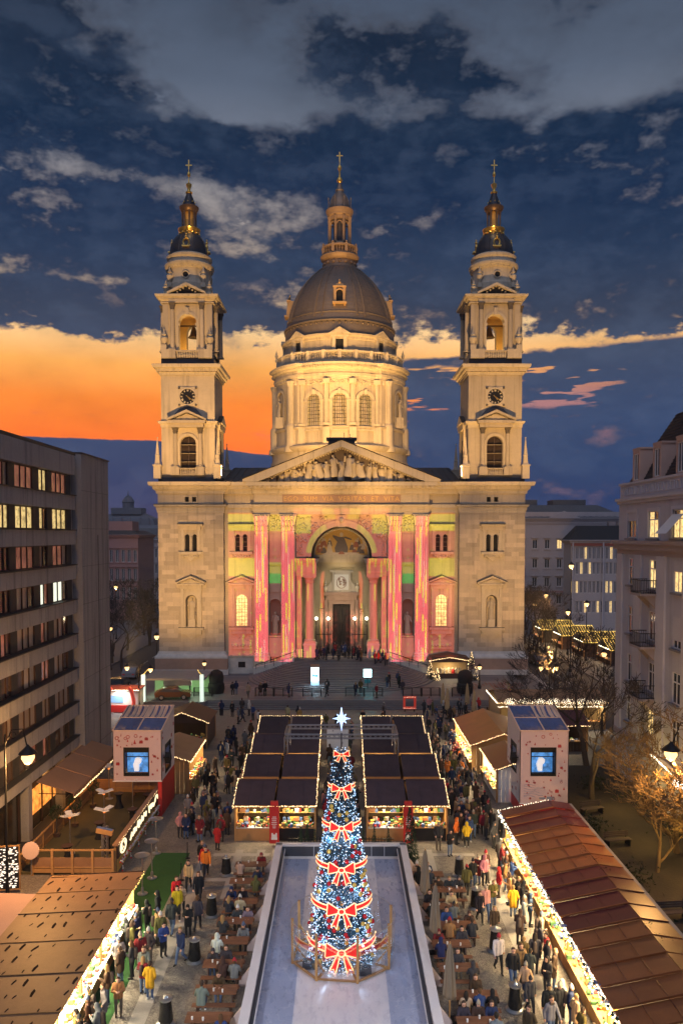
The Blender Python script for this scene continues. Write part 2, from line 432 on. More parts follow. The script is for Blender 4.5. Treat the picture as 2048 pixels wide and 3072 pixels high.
# --- nave behind, roofs
m = MB(); m.box(-16.4, 16.4, 7.2, 84, 0, 27.4); m.box(-16.4, -6.3, 1.8, 7.2, 0, 27.4); m.box(6.3, 16.4, 1.8, 7.2, 0, 27.4); m.box(-6.3, 6.3, 4.7, 7.2, 17.3, 27.4); m.box(-6.3, 6.3, 1.8, 4.7, 21.9, 27.4); m.box(-25, -16.4, 9.4, 84, 0, 20); m.box(16.4, 25, 9.4, 84, 0, 20)
P('nave_wall', m, stone)
m = MB()
for sx in (-1, 1):
    m.face([(sx * 16.8, .4, 27.95), (sx * 9, .4, 27.95), (sx * 9, 13, 31.), (sx * 16.8, 13, 31.)][::sx])
    m.face([(sx * 16.8, 13, 31.), (sx * 9, 13, 31.), (sx * 9, 31, 31.6), (sx * 16.8, 31, 31.6)][::sx])
    m.face([(sx * 16.8, .4, 27.95), (sx * 16.8, 13, 31), (sx * 16.8, 13, 27.4), (sx * 16.8, .4, 27.4)])
    for k in range(9): x = sx * (9.2 + k * .9); m.bar((x, .42, 28.), (x, 13, 31.05), .08)
m.box(-9, 9, 12, 40, 27.4, 31.)
rf = P('roof', m, roofsheet)
m = MB(); m.box(-2, 2, 9.8, 12.2, 31., 35.0); m.box(-2.3, 2.3, 9.5, 12.5, 35.0, 35.3); m.bar((.4, 11, 35.3), (.4, 11, 36.2), .08); m.bar((1.3, 11, 35.3), (1.3, 11, 36), .08)
P('roof_hatch', m, roofsheet, rf)

# --- towers
BLK = MB().box(-.5, .5, -.5, .5, -.5, .5).mesh('stone_block', stone_block)
NBLK = 0; REST = MB()
def ashlar(x0, x1, z0, z1, y, avoid, course=.64, single=True):
    global NBLK
    z = z0; row = 0
    while z < z1 - .1:
        h = min(course, z1 - z); x = x0; first = True
        while x < x1 - .05:
            w = U(1.0, 1.9) * (U(.4, .8) if first and row % 2 else 1); first = False
            e = min(x + w, x1); e = x1 if x1 - e < .5 else e
            segs = [(x, e)]
            for (a0, a1, b0, b1) in avoid:
                if z + h > b0 + .02 and z < b1 - .02:
                    ns = []
                    for (p, q) in segs:
                        if q <= a0 or p >= a1: ns.append((p, q)); continue
                        if p < a0 - .05: ns.append((p, a0))
                        if q > a1 + .05: ns.append((a1, q))
                    segs = ns
            for (p, q) in segs:
                d = U(.02, .055); g = .018
                if NBLK < 300 and q - p > .6:
                    put('stone_block', BLK, B, ((p + q) / 2, y - d / 2 + .1, z + h / 2), None, (q - p - g, d + .2, h - g)); NBLK += 1
                else: REST.box(p + g / 2, q - g / 2, y - d, y + .1, z + g / 2, z + h - g / 2)
            x = e
        z += h; row += 1

def window_upper(cx, y, name, zc=0.):
    """twin arched window with header, sill and bracket"""
    m = MB()
    m.box(cx - 1.32, cx - .95, y - .18, y + .1, 18.2, 21.2); m.box(cx + .95, cx + 1.32, y - .18, y + .1, 18.2, 21.2)
    m.box(cx - 1.45, cx + 1.45, y - .28, y + .1, 21.2, 21.75); m.box(cx - 1.7, cx + 1.7, y - .55, y + .1, 21.75, 22.0); m.box(cx - 1.8, cx + 1.8, y - .65, y + .1, 22.0, 22.12, 1); m.box(cx - 1.62, cx + 1.62, y - .52, y + .1, 18.15, 18.2, 1)
    m.box(cx - 1.6, cx + 1.6, y - .5, y + .1, 17.8, 18.15)
    m.prism([(cx - 1.3, 17.8), (cx - .5, 17.25), (cx, 16.8), (cx + .5, 17.25), (cx + 1.3, 17.8)], y - .3, y + .1)
    for k in range(7): m.lathe([(.01, 17.3), (.15, 17.45), (.15, 17.6), (.01, 17.75)], 6, (cx - 1.05 + k * .35, y - .32))
    for o in (-1.0, 0, 1.0): m.lathe([(.17, 18.15), (.12, 18.3), (.1, 19.9), (.16, 20.15), (.18, 20.25)], 8, (cx + o * .98, y - .06))
    w = P(name, m, [stone_trim, slate])
    g = MB(); g.box(cx - .95, cx + .95, y + .5, y + .6, 18, 21.2); P('glass', g, void, w)
    b = MB()
    for o in (-.52, .52):
        for z in (18.8, 19.5, 20.2): b.box(cx + o - .3, cx + o + .3, y + .42, y + .47, z, z + .05)
    P('glazing_bar', b, iron, w)
def window_lower(cx, y, name):
    """pedimented aedicule frame"""
    m = MB()
    for sx in (-1, 1):
        m.box(cx + sx * 1.0, cx + sx * 1.45, y - .3, y + .1, 7.5, 12.9); m.box(cx + sx * .85, cx + sx * 1.0, y - .12, y + .1, 7.5, 12.6)
    m.plate(rectp(cx - 1.0, cx + 1.0, 7.5, 12.9), [archpoly(cx, 7.56, 1.6, 11.25)], FY(y - .1), .6)
    m.box(cx - 1.55, cx + 1.55, y - .35, y + .1, 12.9, 13.45); m.box(cx - 1.9, cx + 1.9, y - .6, y + .1, 13.45, 13.7)
    m.prism([(cx - 1.75, 13.7), (cx + 1.75, 13.7), (cx, 14.35)], y - .3, y + .1)
    for sx in (-1, 1):
        pts = [(cx + sx * 2.1, 13.66), (cx + sx * 2.1, 13.86), (cx, 14.75), (cx, 14.5)]
        m.prism(pts if sx < 0 else pts[::-1], y - .7, y + .1)
        pts = [(cx + sx * 2.14, 13.87), (cx + sx * 2.14, 13.97), (cx, 14.88), (cx, 14.76)]; m.prism(pts if sx < 0 else pts[::-1], y - .74, y + .1, 1)
    m.box(cx - 1.77, cx + 1.77, y - .57, y + .1, 7.44, 7.5, 1); m.box(cx - 1.75, cx + 1.75, y - .55, y + .1, 7.1, 7.44); m.box(cx - 1.45, cx + 1.45, y - .35, y + .1, 6.5, 7.1)
    m.prism([(cx - .9, 6.5), (cx, 5.7), (cx + .9, 6.5)], y - .18, y + .1)
    for k in range(9): m.box(cx - 1.5 + k * .36, cx - 1.36 + k * .36, y - .45, y, 13.28, 13.45)
    return P(name, m, [stone_trim, slate])

def obelisk():
    m = MB(); sq = rectp(-.5, .5, -.5, .5)
    m.loft(sq, [(0, 0), (0, 1.7), (.1, 1.75), (.1, 1.95), (-.12, 2.0), (-.2, 2.3)]); m.loft(rectp(-.3, .3, -.3, .3), [(0, 2.3), (-.05, 3.2), (.02, 3.25), (-.08, 3.4), (-.22, 5.2), (-.29, 5.6)])
    m.sph((0, 0, 5.7), .12, 6, 4); return m.mesh('obelisk', stone_trim)
OBE = obelisk()
def clock_mesh():
    m = MB(); n = 32
    m.plate(rectp(-1.36, 1.36, -1.36, 1.36), [circ(1.1, n)], lambda u, v, w: (u, w, v), .35, 0)
    ro = circ(1.28, n); ri = circ(1.08, n)
    for k in range(n):
        j = (k + 1) % n
        m.face([(ri[k][0], -.1, ri[k][1]), (ro[k][0], -.1, ro[k][1]), (ro[j][0], -.1, ro[j][1]), (ri[j][0], -.1, ri[j][1])][::-1], 0)
        m.face([(ro[k][0], -.1, ro[k][1]), (ro[k][0], .05, ro[k][1]), (ro[j][0], .05, ro[j][1]), (ro[j][0], -.1, ro[j][1])], 0)
        m.face([(ri[k][0], .2, ri[k][1]), (ri[k][0], -.1, ri[k][1]), (ri[j][0], -.1, ri[j][1]), (ri[j][0], .2, ri[j][1])], 0)
    m.face([(x, .1, z) for x, z in circ(1.1, n)][::-1], 1)
    num = ['XII', 'I', 'II', 'III', 'IIII', 'V', 'VI', 'VII', 'VIII', 'IX', 'X', 'XI']
    for h in range(12):
        a = pi / 2 - h * pi / 6; t = num[h]; wd = {'I': .07, 'V': .12, 'X': .12}; tot = sum(wd[c] for c in t); u = -tot / 2
        def pt(uu, vv): return (cos(a) * (.86 + vv) + sin(a) * uu, .085, sin(a) * (.86 + vv) - cos(a) * uu)
        for c in t:
            c0 = u + wd[c] / 2
            st = {'I': [((c0, -.13), (c0, .13))], 'V': [((c0 - .04, .13), (c0, -.13)), ((c0 + .04, .13), (c0, -.13))], 'X': [((c0 - .05, .13), (c0 + .05, -.13)), ((c0 + .05, .13), (c0 - .05, -.13))]}[c]
            for p, q in st: m.bar(pt(*p), pt(*q), .045, .02, 2, (0, 1, 0))
            u += wd[c]
    for ang, L, w in ((-.62, .85, .09), (-.92, .55, .13), (2.5, .3, .1)):
        m.bar((0, .05, 0), (L * cos(ang), .05, L * sin(ang)), w, .02, 3, (0, 1, 0))
    for sx in (-1, 1):
        for sz in (-1, 1): m.sph((sx * 1.17, -.02, sz * 1.17), .17, 8, 6, 4)
    return m.mesh('clock', [stone_trim, iron, mat('clock_numeral', (.75, .68, .55), .6), gold, dark_cap])
CLK = clock_mesh()
bellglow = mat('bell_chamber_plaster', (.62, .42, .16), .8, var=.2, sc=1.)

for sd in (-1, 1):
    cx = 21.15 * sd
    x0, x1 = cx - 4.6, cx + 4.6
    m = MB()
    holes = [rectp(cx - .95, cx + .95, 18.2, 20.2), archpoly(cx, 7.56, 1.62, 11.25)]
    wh = [archpoly(cx - .52, 18.2, .62, 20.3, 8), archpoly(cx + .52, 18.2, .62, 20.3, 8)]
    sm = [rectp(cx - .8, cx - .22, 25.15, 25.85), rectp(cx + .22, cx + .8, 25.15, 25.85)]
    m.plate(rectp(x0, x1, 3.4, 26.4), wh + [holes[1]] + sm, FY(0), .9)
    m.box(x0, x1, .9, 9.2, 3.4, 26.4); m.box(cx - 1.2, cx + 1.2, .6, .89, 7, 13, 0); m.box(cx - 1, cx + 1, .5, .88, 25, 26, 4)
    sq = rectp(x0, x1, 0, 9.2)
    m.loft(sq, [(.62, .8), (.62, 1.5), (.58, 1.52)], 3)
    m.loft(sq, [(.5, 1.5), (.5, 3.05)], 2)
    m.loft(sq, [(.52, 3.05), (.55, 3.25), (.4, 3.5), (.2, 3.7), (.12, 4.0), (0, 4.05)], 3)
    m.loft(sq, [(0, 23.6), (.1, 23.62), (.12, 23.95), (.2, 24.0), (.22, 24.4), (.45, 24.5), (.5, 24.75), (.0, 24.8)], 1); m.loft(sq, [(.53, 24.76), (.53, 24.83), (0, 24.86)], 5)
    tw = P('tower', m, ST)
    if sd < 0: tw['label'] = 'bell tower against the orange sunset'
    m = MB(); m.loft(sq, CORN(26.3, 27.9, 1.15), 1); m.loft(sq, [(.38, 26.93), (.42, 27.0), (.48, 27.28), (.4, 27.3)], 8); dentils(m, sq, .25, 26.95, 27.3, .62, .32, .62, 1); dentils(m, sq, .1, 26.42, 26.58, .3, .17, .22, 1)  # dark band between dentils is painted shade
    m.loft(rectp(x0 + .1, x1 - .1, .1, 9.1), [(0, 27.9), (-.1, 28.1)], 5)
    P('cornice', m, ST, tw)
    for o in (-.51, .51): P('frame', MB().plate(rectp(cx + o - .48, cx + o + .48, 24.98, 26.02), [rectp(cx + o - .29, cx + o + .29, 25.15, 25.85)], FY(-.07), .1), stone_trim, tw)
    window_upper(cx, 0, 'twin_window')
    nf = window_lower(cx, 0, 'niche')
    put('statue', STAT[1 if sd < 0 else 2], nf, (cx, .35, 8.55), None, (1.05, .8, 1.18)); P('pedestal', MB().box(cx - .5, cx + .5, 0, .6, 7.56, 8.55), stone_trim, nf)
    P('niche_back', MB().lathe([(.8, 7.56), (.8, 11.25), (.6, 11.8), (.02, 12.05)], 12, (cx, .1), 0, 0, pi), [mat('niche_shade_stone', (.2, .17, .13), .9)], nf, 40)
    ashlar(x0, x1, 4.05, 23.6, 0, [(cx - 1.75, cx + 1.75, 16.8, 22.1), (cx - 2.1, cx + 2.1, 13.4, 14.4), (cx - 1.2, cx + 1.2, 14.4, 14.8), (cx - 1.5, cx + 1.5, 5.7, 13.5)])
    cx = 21.55 * sd
    # stage two: louvred window
    a0, a1 = cx - 3.75, cx + 3.75; sq2 = rectp(a0, a1, .7, 8.2); FW = FY(.7)
    m = MB(); m.loft(rectp(a0 - .3, a1 + .3, .4, 8.5), [(.1, 27.95), (.1, 28.5), (0, 28.7), (0, 28.9)], 5)
    m.plate(rectp(a0, a1, 28.9, 43.2), [archpoly(cx, 29.6, 2.2, 33.3)], FW, 1.0)
    m.box(a0, a1, 1.7, 8.2, 28.9, 43.2)
    m.loft(sq2, [(0, 35.6), (.1, 35.62), (.12, 36.0), (.35, 36.15), (.45, 36.45), (.0, 36.6)], 1)
    for k in range(5): m.box(a0 - .02, a1 + .02, .68, 8.22, 29.6 + k * 1.2, 29.62 + k * 1.2, 1)
    st2 = P('belfry_stage', m, ST)
    m = MB(); lv = archpoly(cx, 29.6, 2.2, 33.3); m.face([(x, 1.5, z) for x, z in lv], 0)
    for k in range(26):
        z = 29.7 + k * .18; w = 1.08 if z < 33.3 else sqrt(max(0, 1.08 ** 2 - (z - 33.3) ** 2))
        if w > .1: m.bar((cx - w, 1.25, z), (cx + w, 1.25, z), .2, .03, 0, (0, .5, 1))
    m.box(cx - .06, cx + .06, 1.1, 1.3, 29.6, 34.3); P('louvre', m, louvre, st2)
    m = MB()
    for o in (-1.75, 1.75): column(m, cx + o, .45, 30., 35.5, .32, .8, 7)
    for o in (-1.75, 1.75): m.box(cx + o - .6, cx + o + .6, -.1, 1, 28.9, 30)
    for k in range(9): m.lathe([(.1, 29.), (.13, 29.25), (.07, 29.6), (.1, 29.75)], 6, (cx - 1 + k * .25, .35))
    m.box(cx - 1.2, cx + 1.2, .2, .5, 29.75, 29.9); m.box(cx - 1.2, cx + 1.2, .2, .5, 28.9, 29.02)
    arc = archpoly(cx, 30.0, 3.0, 33.3, 14); m.plate(arc, [archpoly(cx, 29.99, 2.3, 33.3, 14)], FY(.5), .3, 1)
    m.box(cx - 2.3, cx + 2.3, -.2, .8, 35.55, 36.1); m.box(cx - 2.6, cx + 2.6, -.5, .8, 36.1, 36.5)
    m.prism([(cx - 2.4, 36.5), (cx + 2.4, 36.5), (cx, 37.45)], -.1, .8)
    for q in (-1, 1):
        pts = [(cx + q * 2.75, 36.45), (cx + q * 2.75, 36.72), (cx, 37.95), (cx, 37.6)]; m.prism(pts if q < 0 else pts[::-1], -.6, .75)
    P('aedicule', m, ST, st2)
    # inner side face aedicule (turned towards the dome)
    m = MB(); xi = cx - sd * 3.75; d = -sd
    m.box(xi, xi + d * .5, 2.6, 7.2, 35.6, 36.5); m.box(xi, xi + d * .06, 3.4, 6.2, 29.4, 34.3, 4)
    for yy in (3.0, 6.6): m.box(xi, xi + d * .35, yy - .3, yy + .3, 28.9, 35.6)
    rp = [(xi, 2.3, 36.5), (xi, 4.8, 37.8), (xi, 7.4, 36.5)]; rq = [(xi + d * .7, y, z) for _, y, z in rp]
    m.face(rp, 5); m.face(rq[::-1], 1); m.face([rp[0], rq[0], rq[1], rp[1]], 5); m.face([rp[1], rq[1], rq[2], rp[2]], 5); m.face([rp[2], rq[2], rq[0], rp[0]], 1)
    P('side_aedicule', m, ST, st2)
    for ox, oy in ((-4.2, .1), (4.2, .1), (-sd * 4.3, 8.6)): put('obelisk', OBE, tw, (cx + ox, oy + .1, 28.4))
    put('clock', CLK, st2, (cx, .55, 39.9))
    # gable hip above the lower pediment
    m = MB(); m.face([(cx - 2.4, .1, 36.7), (cx, .1, 37.9), (cx, .69, 38.6), (cx - 1.2, .69, 38.2)], 5); m.face([(cx + 2.4, .1, 36.7), (cx + 1.2, .69, 38.2), (cx, .69, 38.6), (cx, .1, 37.9)], 5); P('hood', m, ST, st2)
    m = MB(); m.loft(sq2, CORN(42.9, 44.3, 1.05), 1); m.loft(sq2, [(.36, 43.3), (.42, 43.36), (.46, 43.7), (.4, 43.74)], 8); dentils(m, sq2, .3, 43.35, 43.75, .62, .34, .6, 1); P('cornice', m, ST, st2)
    # bell stage
    b0, b1 = cx - 3.45, cx + 3.45; yb0, yb1 = 1.0, 7.9
    m = MB(); m.loft(rectp(b0, b1, yb0, yb1), [(.25, 44.3), (.25, 45.2), (.05, 45.35)], 5)
    op = archpoly(cx, 46.2, 2.5, 50.2, 14)
    m.plate(rectp(b0, b1, 45.3, 53.), [op], FY(yb0), 1.1); m.plate(rectp(b0, b1, 45.3, 53.), [op], FY(yb1 - 1.1), 1.1)
    sop = archpoly(4.45, 46.2, 2.5, 50.2, 14)
    for xx in (b0, b1 - 1.1): m.plate(rectp(yb0 + 1.1, yb1 - 1.1, 45.3, 53.), [sop], (lambda xx: lambda u, v, w: (xx + w, u, v))(xx), 1.1)
    m.box(b0 + .2, b1 - .2, yb0 + .2, yb1 - .2, 45.3, 45.5)
    m.box(b0 + .2, b1 - .2, yb0 + .2, yb1 - .2, 52.9, 53.4)
    bs = P('bell_stage', m, ST)
    m = MB()
    for yy in (yb0 + 1.12, yb1 - 1.22): m.plate(rectp(b0 + 1.11, b1 - 1.11, 45.52, 52.88), [op], FY(yy), .1)
    for xx in (b0 + 1.12, b1 - 1.22): m.plate(rectp(yb0 + 1.25, yb1 - 1.25, 45.52, 52.88), [sop], (lambda xx: lambda u, v, w: (xx + w, u, v))(xx), .1)
    m.box(b0 + 1.13, b1 - 1.13, yb0 + 1.2, yb1 - 1.2, 52.7, 52.88); P('bell_chamber', m, bellglow, bs)
    m = MB(); m.lathe([(.0001, 50.6), (.25, 50.5), (.4, 50.0), (.55, 49.4), (.85, 49.0), (.8, 49.0), (.0001, 49.2)], 14, (cx - .2 * sd, 4.6)); m.bar((cx - 2.4, 4.6, 50.7), (cx + 2.4, 4.6, 50.7), .2)
    P('bell', m, mat('bronze', (.12, .09, .05), .4, metal=.8), bs, 40)
    lamp('POINT', (cx, 4.4, 46.6), 420, (1., .62, .2), 'bell_chamber_lamp', bs, .25)
    m = MB()
    for yy, q in ((yb0, -1), (yb1, 1)):
        for o in (-2.05, 2.05): qq = MB(); column(qq, cx + o, yy + q * .32, 46.4, 52.9, .33, .95, 7); P('column', qq, ST, bs, 35)
    for xx, q in ((b0, -1), (b1, 1)):
        for o in (-2.05, 2.05): qq = MB(); column(qq, xx + q * .32, 4.45 + o, 46.4, 52.9, .33, .95, 7); P('column', qq, ST, bs, 35)
    for o in (-1, 1):
        m.box(cx + o * 3.05 - .4, cx + o * 3.05 + .4, yb0 - .12, yb0, 46.2, 52.8, 0)
        m.box(cx + o * 3.0 - .55, cx + o * 3.0 + .55, yb0 - .9, yb0, 45.2, 46.4, 1); m.box(cx + o * 2.05 - .5, cx + o * 2.05 + .5, yb0 - .85, yb0, 45.2, 46.42, 0)
    m.plate(archpoly(cx, 46.4, 3.2, 50.2, 14), [archpoly(cx, 46.39, 2.52, 50.2, 14)], FY(yb0 - .14), .2, 1)
    m.box(cx - .25, cx + .25, yb0 - .3, yb0, 51.3, 52.3, 1)
    for k in range(9): P('baluster', MB().lathe([(.1, 45.3), (.14, 45.6), (.07, 46.0), (.1, 46.1)], 6, (cx - 1.3 + k * .325, yb0 - .5)), stone_trim, bs)
    m.box(cx - 1.6, cx + 1.6, yb0 - .7, yb0 - .35, 46.1, 46.3)
    for o in (-1, 1): m.box(cx + o * 1.3 - .22, cx + o * 1.3 + .22, yb0 - .1, yb0 + .2, 49.9, 50.2, 1)
    P('balcony_front', m, ST, bs, 35)
    for o in (-1, 1):
        put('urn', URN, bs, (cx + o * 3.2, yb0 - .5, 46.4), None, (1.25, 1.25, 1.25)); put('urn', URN, bs, (cx + o * 3.05, yb0 + .3, 54.1), None, (.95, .95, .9)); put('urn', URN, bs, (cx + o * 3.05, yb1 - .3, 54.1), None, (.95, .95, .9))
    sq3 = rectp(b0, b1, yb0, yb1)
    m = MB(); m.loft(sq3, [(.3, 52.9), (.3, 53.05)], 1); m.loft(sq3, CORN(53.0, 54.0, .95), 1); dentils(m, sq3, .35, 53.35, 53.62, .5, .26, .5, 1)
    m.box(cx - 2.5, cx + 2.5, yb0 - .6, yb0, 52.9, 53.4)
    for q in (-1, 1):
        pts = [(cx + q * 2.7, 54.0), (cx + q * 2.7, 54.25), (cx, 55.55), (cx, 55.2)]; m.prism(pts if q < 0 else pts[::-1], yb0 - 1., yb0 - .1, 1)
    m.prism([(cx - 2.6, 54.0), (cx + 2.6, 54.0), (cx, 55.25)], yb0 - .45, yb0, 4)
    for k in range(7): zz = 54.3 + (.9 - abs(k - 3) * .27); m.box(cx - 1.4 + k * .42, cx - 1.2 + k * .42, yb0 - .7, yb0 - .3, zz - .18, zz + .02, 1)
    P('cornice', m, ST, bs)
    # round stage, cap, lantern (on the tower axis, local y 4.45)
    cx = 21.85 * sd; c = (cx, 4.45); zt = lambda z: 20.5 + (z - 20.5) * 1.013
    L = lambda pr: [(r, zt(z)) for r, z in pr]
    m = MB(); m.lathe(L([(3.25, 53.9), (3.25, 55.6), (3.1, 55.8), (3.0, 57.6), (3.1, 57.8), (3.35, 57.95), (3.5, 58.2), (3.5, 58.45), (3.05, 58.7), (3.0, 59.1), (3.2, 59.3), (3.25, 59.6), (3.0, 59.75), (2.8, 59.9)]), 40, c, 1)
    rs_ = P('round_stage', m, ST, None, 35)
    for k in range(8):
        a = -pi / 2 + k * pi / 4; ca, sa = cos(a), sin(a); z = zt(56.6)
        q = MB(); pts = circ(.38, 12); r0 = 3.12
        q.face([(c[0] + ca * r0 - sa * u, c[1] + sa * r0 + ca * u, z + v) for u, v in pts], 4)
        q.tube([(c[0] + ca * r0 - sa * u * 1.25, c[1] + sa * r0 + ca * u * 1.25, z + v * 1.25) for u, v in pts + [pts[0]]], .1, 5, 1)
        P('oculus', q, ST, rs_)
        if k % 2: put('urn', URN, rs_, (c[0] + ca * 3.35, c[1] + sa * 3.35, zt(55.0)), None, (1, 1, 1.3))
    for k in range(44):
        a = 2 * pi * k / 44
        if k == 0: q = MB()
        q.box(c[0] + 3.25 * cos(a) - .08, c[0] + 3.25 * cos(a) + .08, c[1] + 3.25 * sin(a) - .08, c[1] + 3.25 * sin(a) + .08, zt(57.75), zt(57.95))
    P('dentils', q, stone_trim, rs_)
    m = MB(); prof = [(2.72 * cos(t) ** .9 if t < 1.5 else .6, 59.9 + 3.4 * sin(t)) for t in [i * .105 for i in range(12)]]
    m.lathe(L(prof), 32, c)
    for k in range(8):
        a = -pi / 2 + pi / 8 + k * pi / 4
        m.tube([(c[0] + (r + .03) * cos(a), c[1] + (r + .03) * sin(a), zt(z)) for r, z in prof], .09, 5)
    cap = P('cap_dome', m, slate, None, 40)
    for k in range(4):
        a = -pi / 2 + k * pi / 2; q = MB(); rr = 2.5; px, py = c[0] + rr * cos(a), c[1] + rr * sin(a); z = zt(61.2)
        t = (-sin(a), cos(a))
        q.tube([(px + t[0] * u * .42, py + t[1] * u * .42, z + v * .5) for u, v in circ(1, 12) + [(1, 0)]], .13, 6, 0); q.sph((px, py, z + .75), .2, 6, 5, 0); q.sph((px, py, z + 1.1), .12, 6, 5, 0)
        q.box(px - .5, px + .5, py - .5, py + .5, z - .75, z - .6, 0); q.sph((px + t[0] * .5, py + t[1] * .5, z - .5), .16, 6, 5); q.sph((px - t[0] * .5, py - t[1] * .5, z - .5), .16, 6, 5)
        P('dormer', q, gold, cap, 40)
    m = MB(); m.lathe(L([(1.3, 62.7), (1.25, 62.9), (1.35, 63.3), (1.55, 63.5), (1.6, 63.75), (1.4, 63.85), (1.1, 63.9)]), 24, c, 1)
    for k in range(12): a = k * pi / 6; m.sph((c[0] + 1.42 * cos(a), c[1] + 1.42 * sin(a), zt(63.05)), .17, 6, 5, 1)
    m.lathe(L([(.62, 63.9), (.62, 66.3)]), 16, c, 2)
    for k in range(8): a = k * pi / 4 + .2; m.lathe(L([(.17, 63.9), (.12, 64.1), (.12, 65.8), (.2, 66.2)]), 8, (c[0] + .95 * cos(a), c[1] + .95 * sin(a)), 0)
    m.lathe(L([(1.0, 66.15), (1.15, 66.3), (1.35, 66.6), (1.4, 66.85), (1.2, 66.95)]), 24, c, 0)
    m.lathe(L([(.95, 66.95), (.85, 67.4), (.6, 68.1), (.38, 68.7), (.3, 69.0)]), 20, c, 3)
    for k in range(8): a = k * pi / 4; m.sph((c[0] + .85 * cos(a), c[1] + .85 * sin(a), zt(67.5)), .1, 6, 4, 1)
    P('lantern', m, [mat('lantern_bronze', (.2, .13, .08), .4, metal=.5), gold, mat('lantern_core', (.7, .42, .12), .6, var=.1), slate], cap, 40)
    lamp('POINT', (c[0] - 0.5 * sd, c[1] - 2.2, zt(63.6)), 40, (1., .65, .25), 'lantern_lamp', cap, .1)
    m = MB(); m.lathe(L([(.3, 68.7), (.48, 68.85), (.5, 69.0), (.25, 69.15), (.2, 69.4), (.38, 69.8), (.42, 70.1), (.2, 70.25), (.08, 70.4), (.06, 71.0), (.05, 71.1), (.2, 71.25), (.24, 71.5), (.16, 71.75), (.04, 71.9), (.035, 73.4)]), 14, c)
    zc = zt(72.75); m.bar((cx - .45, 4.45, zc), (cx + .45, 4.45, zc), .12); m.bar((cx, 4.45, zc - .6), (cx, 4.45, zc + .75), .12)
    P('finial_cross', m, gold, cap, 40)

if REST.f: stuff(P('stone_blocks', REST, stone_block))

# --- side bays (between tower and portico)
for sd in (-1, 1):
    cx = 14.15 * sd; a, b = (12.3 * sd, 16.5 * sd) if sd > 0 else (16.5 * sd, 12.3 * sd)
    m = MB()
    wh = [archpoly(cx - .52, 18.2, .62, 20.3, 8), archpoly(cx + .52, 18.2, .62, 20.3, 8), archpoly(cx, 7.56, 1.6, 11.25)]
    m.plate(rectp(a, b, 3.5, 26.4), wh, FY(.7), .55)
    m.box(a, b, .45, 1.2, .8, 3.1, 3); m.box(a, b, .4, 1.2, 3.1, 3.5, 1); m.box(cx - .5, cx + .5, .42, .5, 1.7, 2.5, 4)
    m.box(a, b, .5, 1.2, 23.6, 24.3, 1); m.box(a, b, .3, 1.2, 24.3, 24.8, 1)
    for k in range(40):
        if k < 34: m.box(a, b, .69, .72, 4 + k * .62, 4.02 + k * .62, 1)
    m.box(a, b, .2, 1.2, 26.3, 26.9, 1); m.box(a, b, -.3, 1.2, 26.9, 27.4, 1); m.box(a, b, -.6, 1.2, 27.4, 27.9, 1)
    for k in range(7): m.box(a + .3 + k * .6, a + .6 + k * .6, -.35, .2, 26.95, 27.3, 1)
    sb = P('side_bay', m, ST)
    window_upper(cx, .7, 'twin_window'); wl = window_lower(cx, .7, 'arched_window')
    P('glass', MB().prism(archpoly(cx, 7.56, 1.62, 11.25), 1.05, 1.1), warmglass, wl)
    q = MB()
    for k in range(8): q.box(cx - .8, cx + .8, .98, 1.02, 7.9 + k * .5, 7.94 + k * .5)
    for k in range(3): q.box(cx - .42 + k * .4, cx - .38 + k * .4, .98, 1.02, 7.56, 11.9)
    P('glazing_bar', q, iron, wl)
    q = MB(); q.prism([(cx - 1.5, 4.3), (cx + 1.5, 4.3), (cx + 1.5, 5.2), (cx + .6, 5.6), (cx, 6.), (cx - .6, 5.6), (cx - 1.5, 5.2)], .5, .72)
    for k in range(6): q.sph((cx - 1.2 + k * .48, .5, 4.8), .22, 6, 5)
    P('relief_panel', q, stone_trim)

# --- portico
m = MB()
rec = [(-6.2, 3.1), (6.2, 3.1), (6.2, 17.3), (4.3, 17.3)] + [(4.3 * cos(pi * k / 24), 17.45 + 4.3 * sin(pi * k / 24)) for k in range(25)] + [(-4.3, 17.3), (-6.2, 17.3)]
nich = [archpoly(s * 9.4, 6.2, 1.7, 10.6) for s in (-1, 1)]
m.plate(rectp(-12.3, 12.3, .8, 23.4), [rec] + nich, FY(.9), .8)
for s in (-1, 1): m.box(s * 9.4 - 1.1, s * 9.4 + 1.1, 1.6, 1.69, 6, 14, 2)
m.box(-12.3, 12.3, 0, 1.6, 23.4, 26.3); m.box(-12.45, 12.45, -.14, .5, 24.15, 24.3, 1); m.box(-12.4, 12.4, -.07, .5, 23.8, 24.15, 1); m.box(-12.6, 12.6, -.35, .5, 24.5, 24.77, 1); m.box(-12.64, 12.64, -.4, .5, 24.77, 24.84, 5); m.box(-12.45, 12.45, -.18, .5, 24.3, 24.5, 1)
m.box(-8.3, 8.3, -.05, .02, 25.0, 26.15, 2)
for s in (-1, 1): m.prism([(s * 9.4 - .8, 12.4), (s * 9.4 + .8, 12.4), (s * 9.4 + .8, 16.0), (s * 9.4 - .8, 16.0)], .75, .95, 1); m.prism([(s * 9.4 - .8, 17.6), (s * 9.4 + .8, 17.6), (s * 9.4 + .8, 20.6), (s * 9.4 - .8, 20.6)], .78, .95, 1); m.box(s * 9.4 - .95, s * 9.4 + .95, .7, 1, 16.3, 17.2, 1)
pw = P('portico_wall', m, ST)
m = MB(); m.box(-12.6, 12.6, -.2, 1.6, 26.3, 26.7, 1); m.box(-12.9, 12.9, -.55, 1.6, 26.95, 27.3, 1); m.box(-13.3, 13.3, -1.0, 1.6, 27.35, 27.9, 1); m.box(-12.7, 12.7, -.25, 1.6, 26.7, 26.95, 1); m.box(-12.75, 12.75, -.3, 1.6, 27.0, 27.33, 8); m.box(-13.35, 13.35, -1.05, 1.6, 27.9, 27.915, 5)
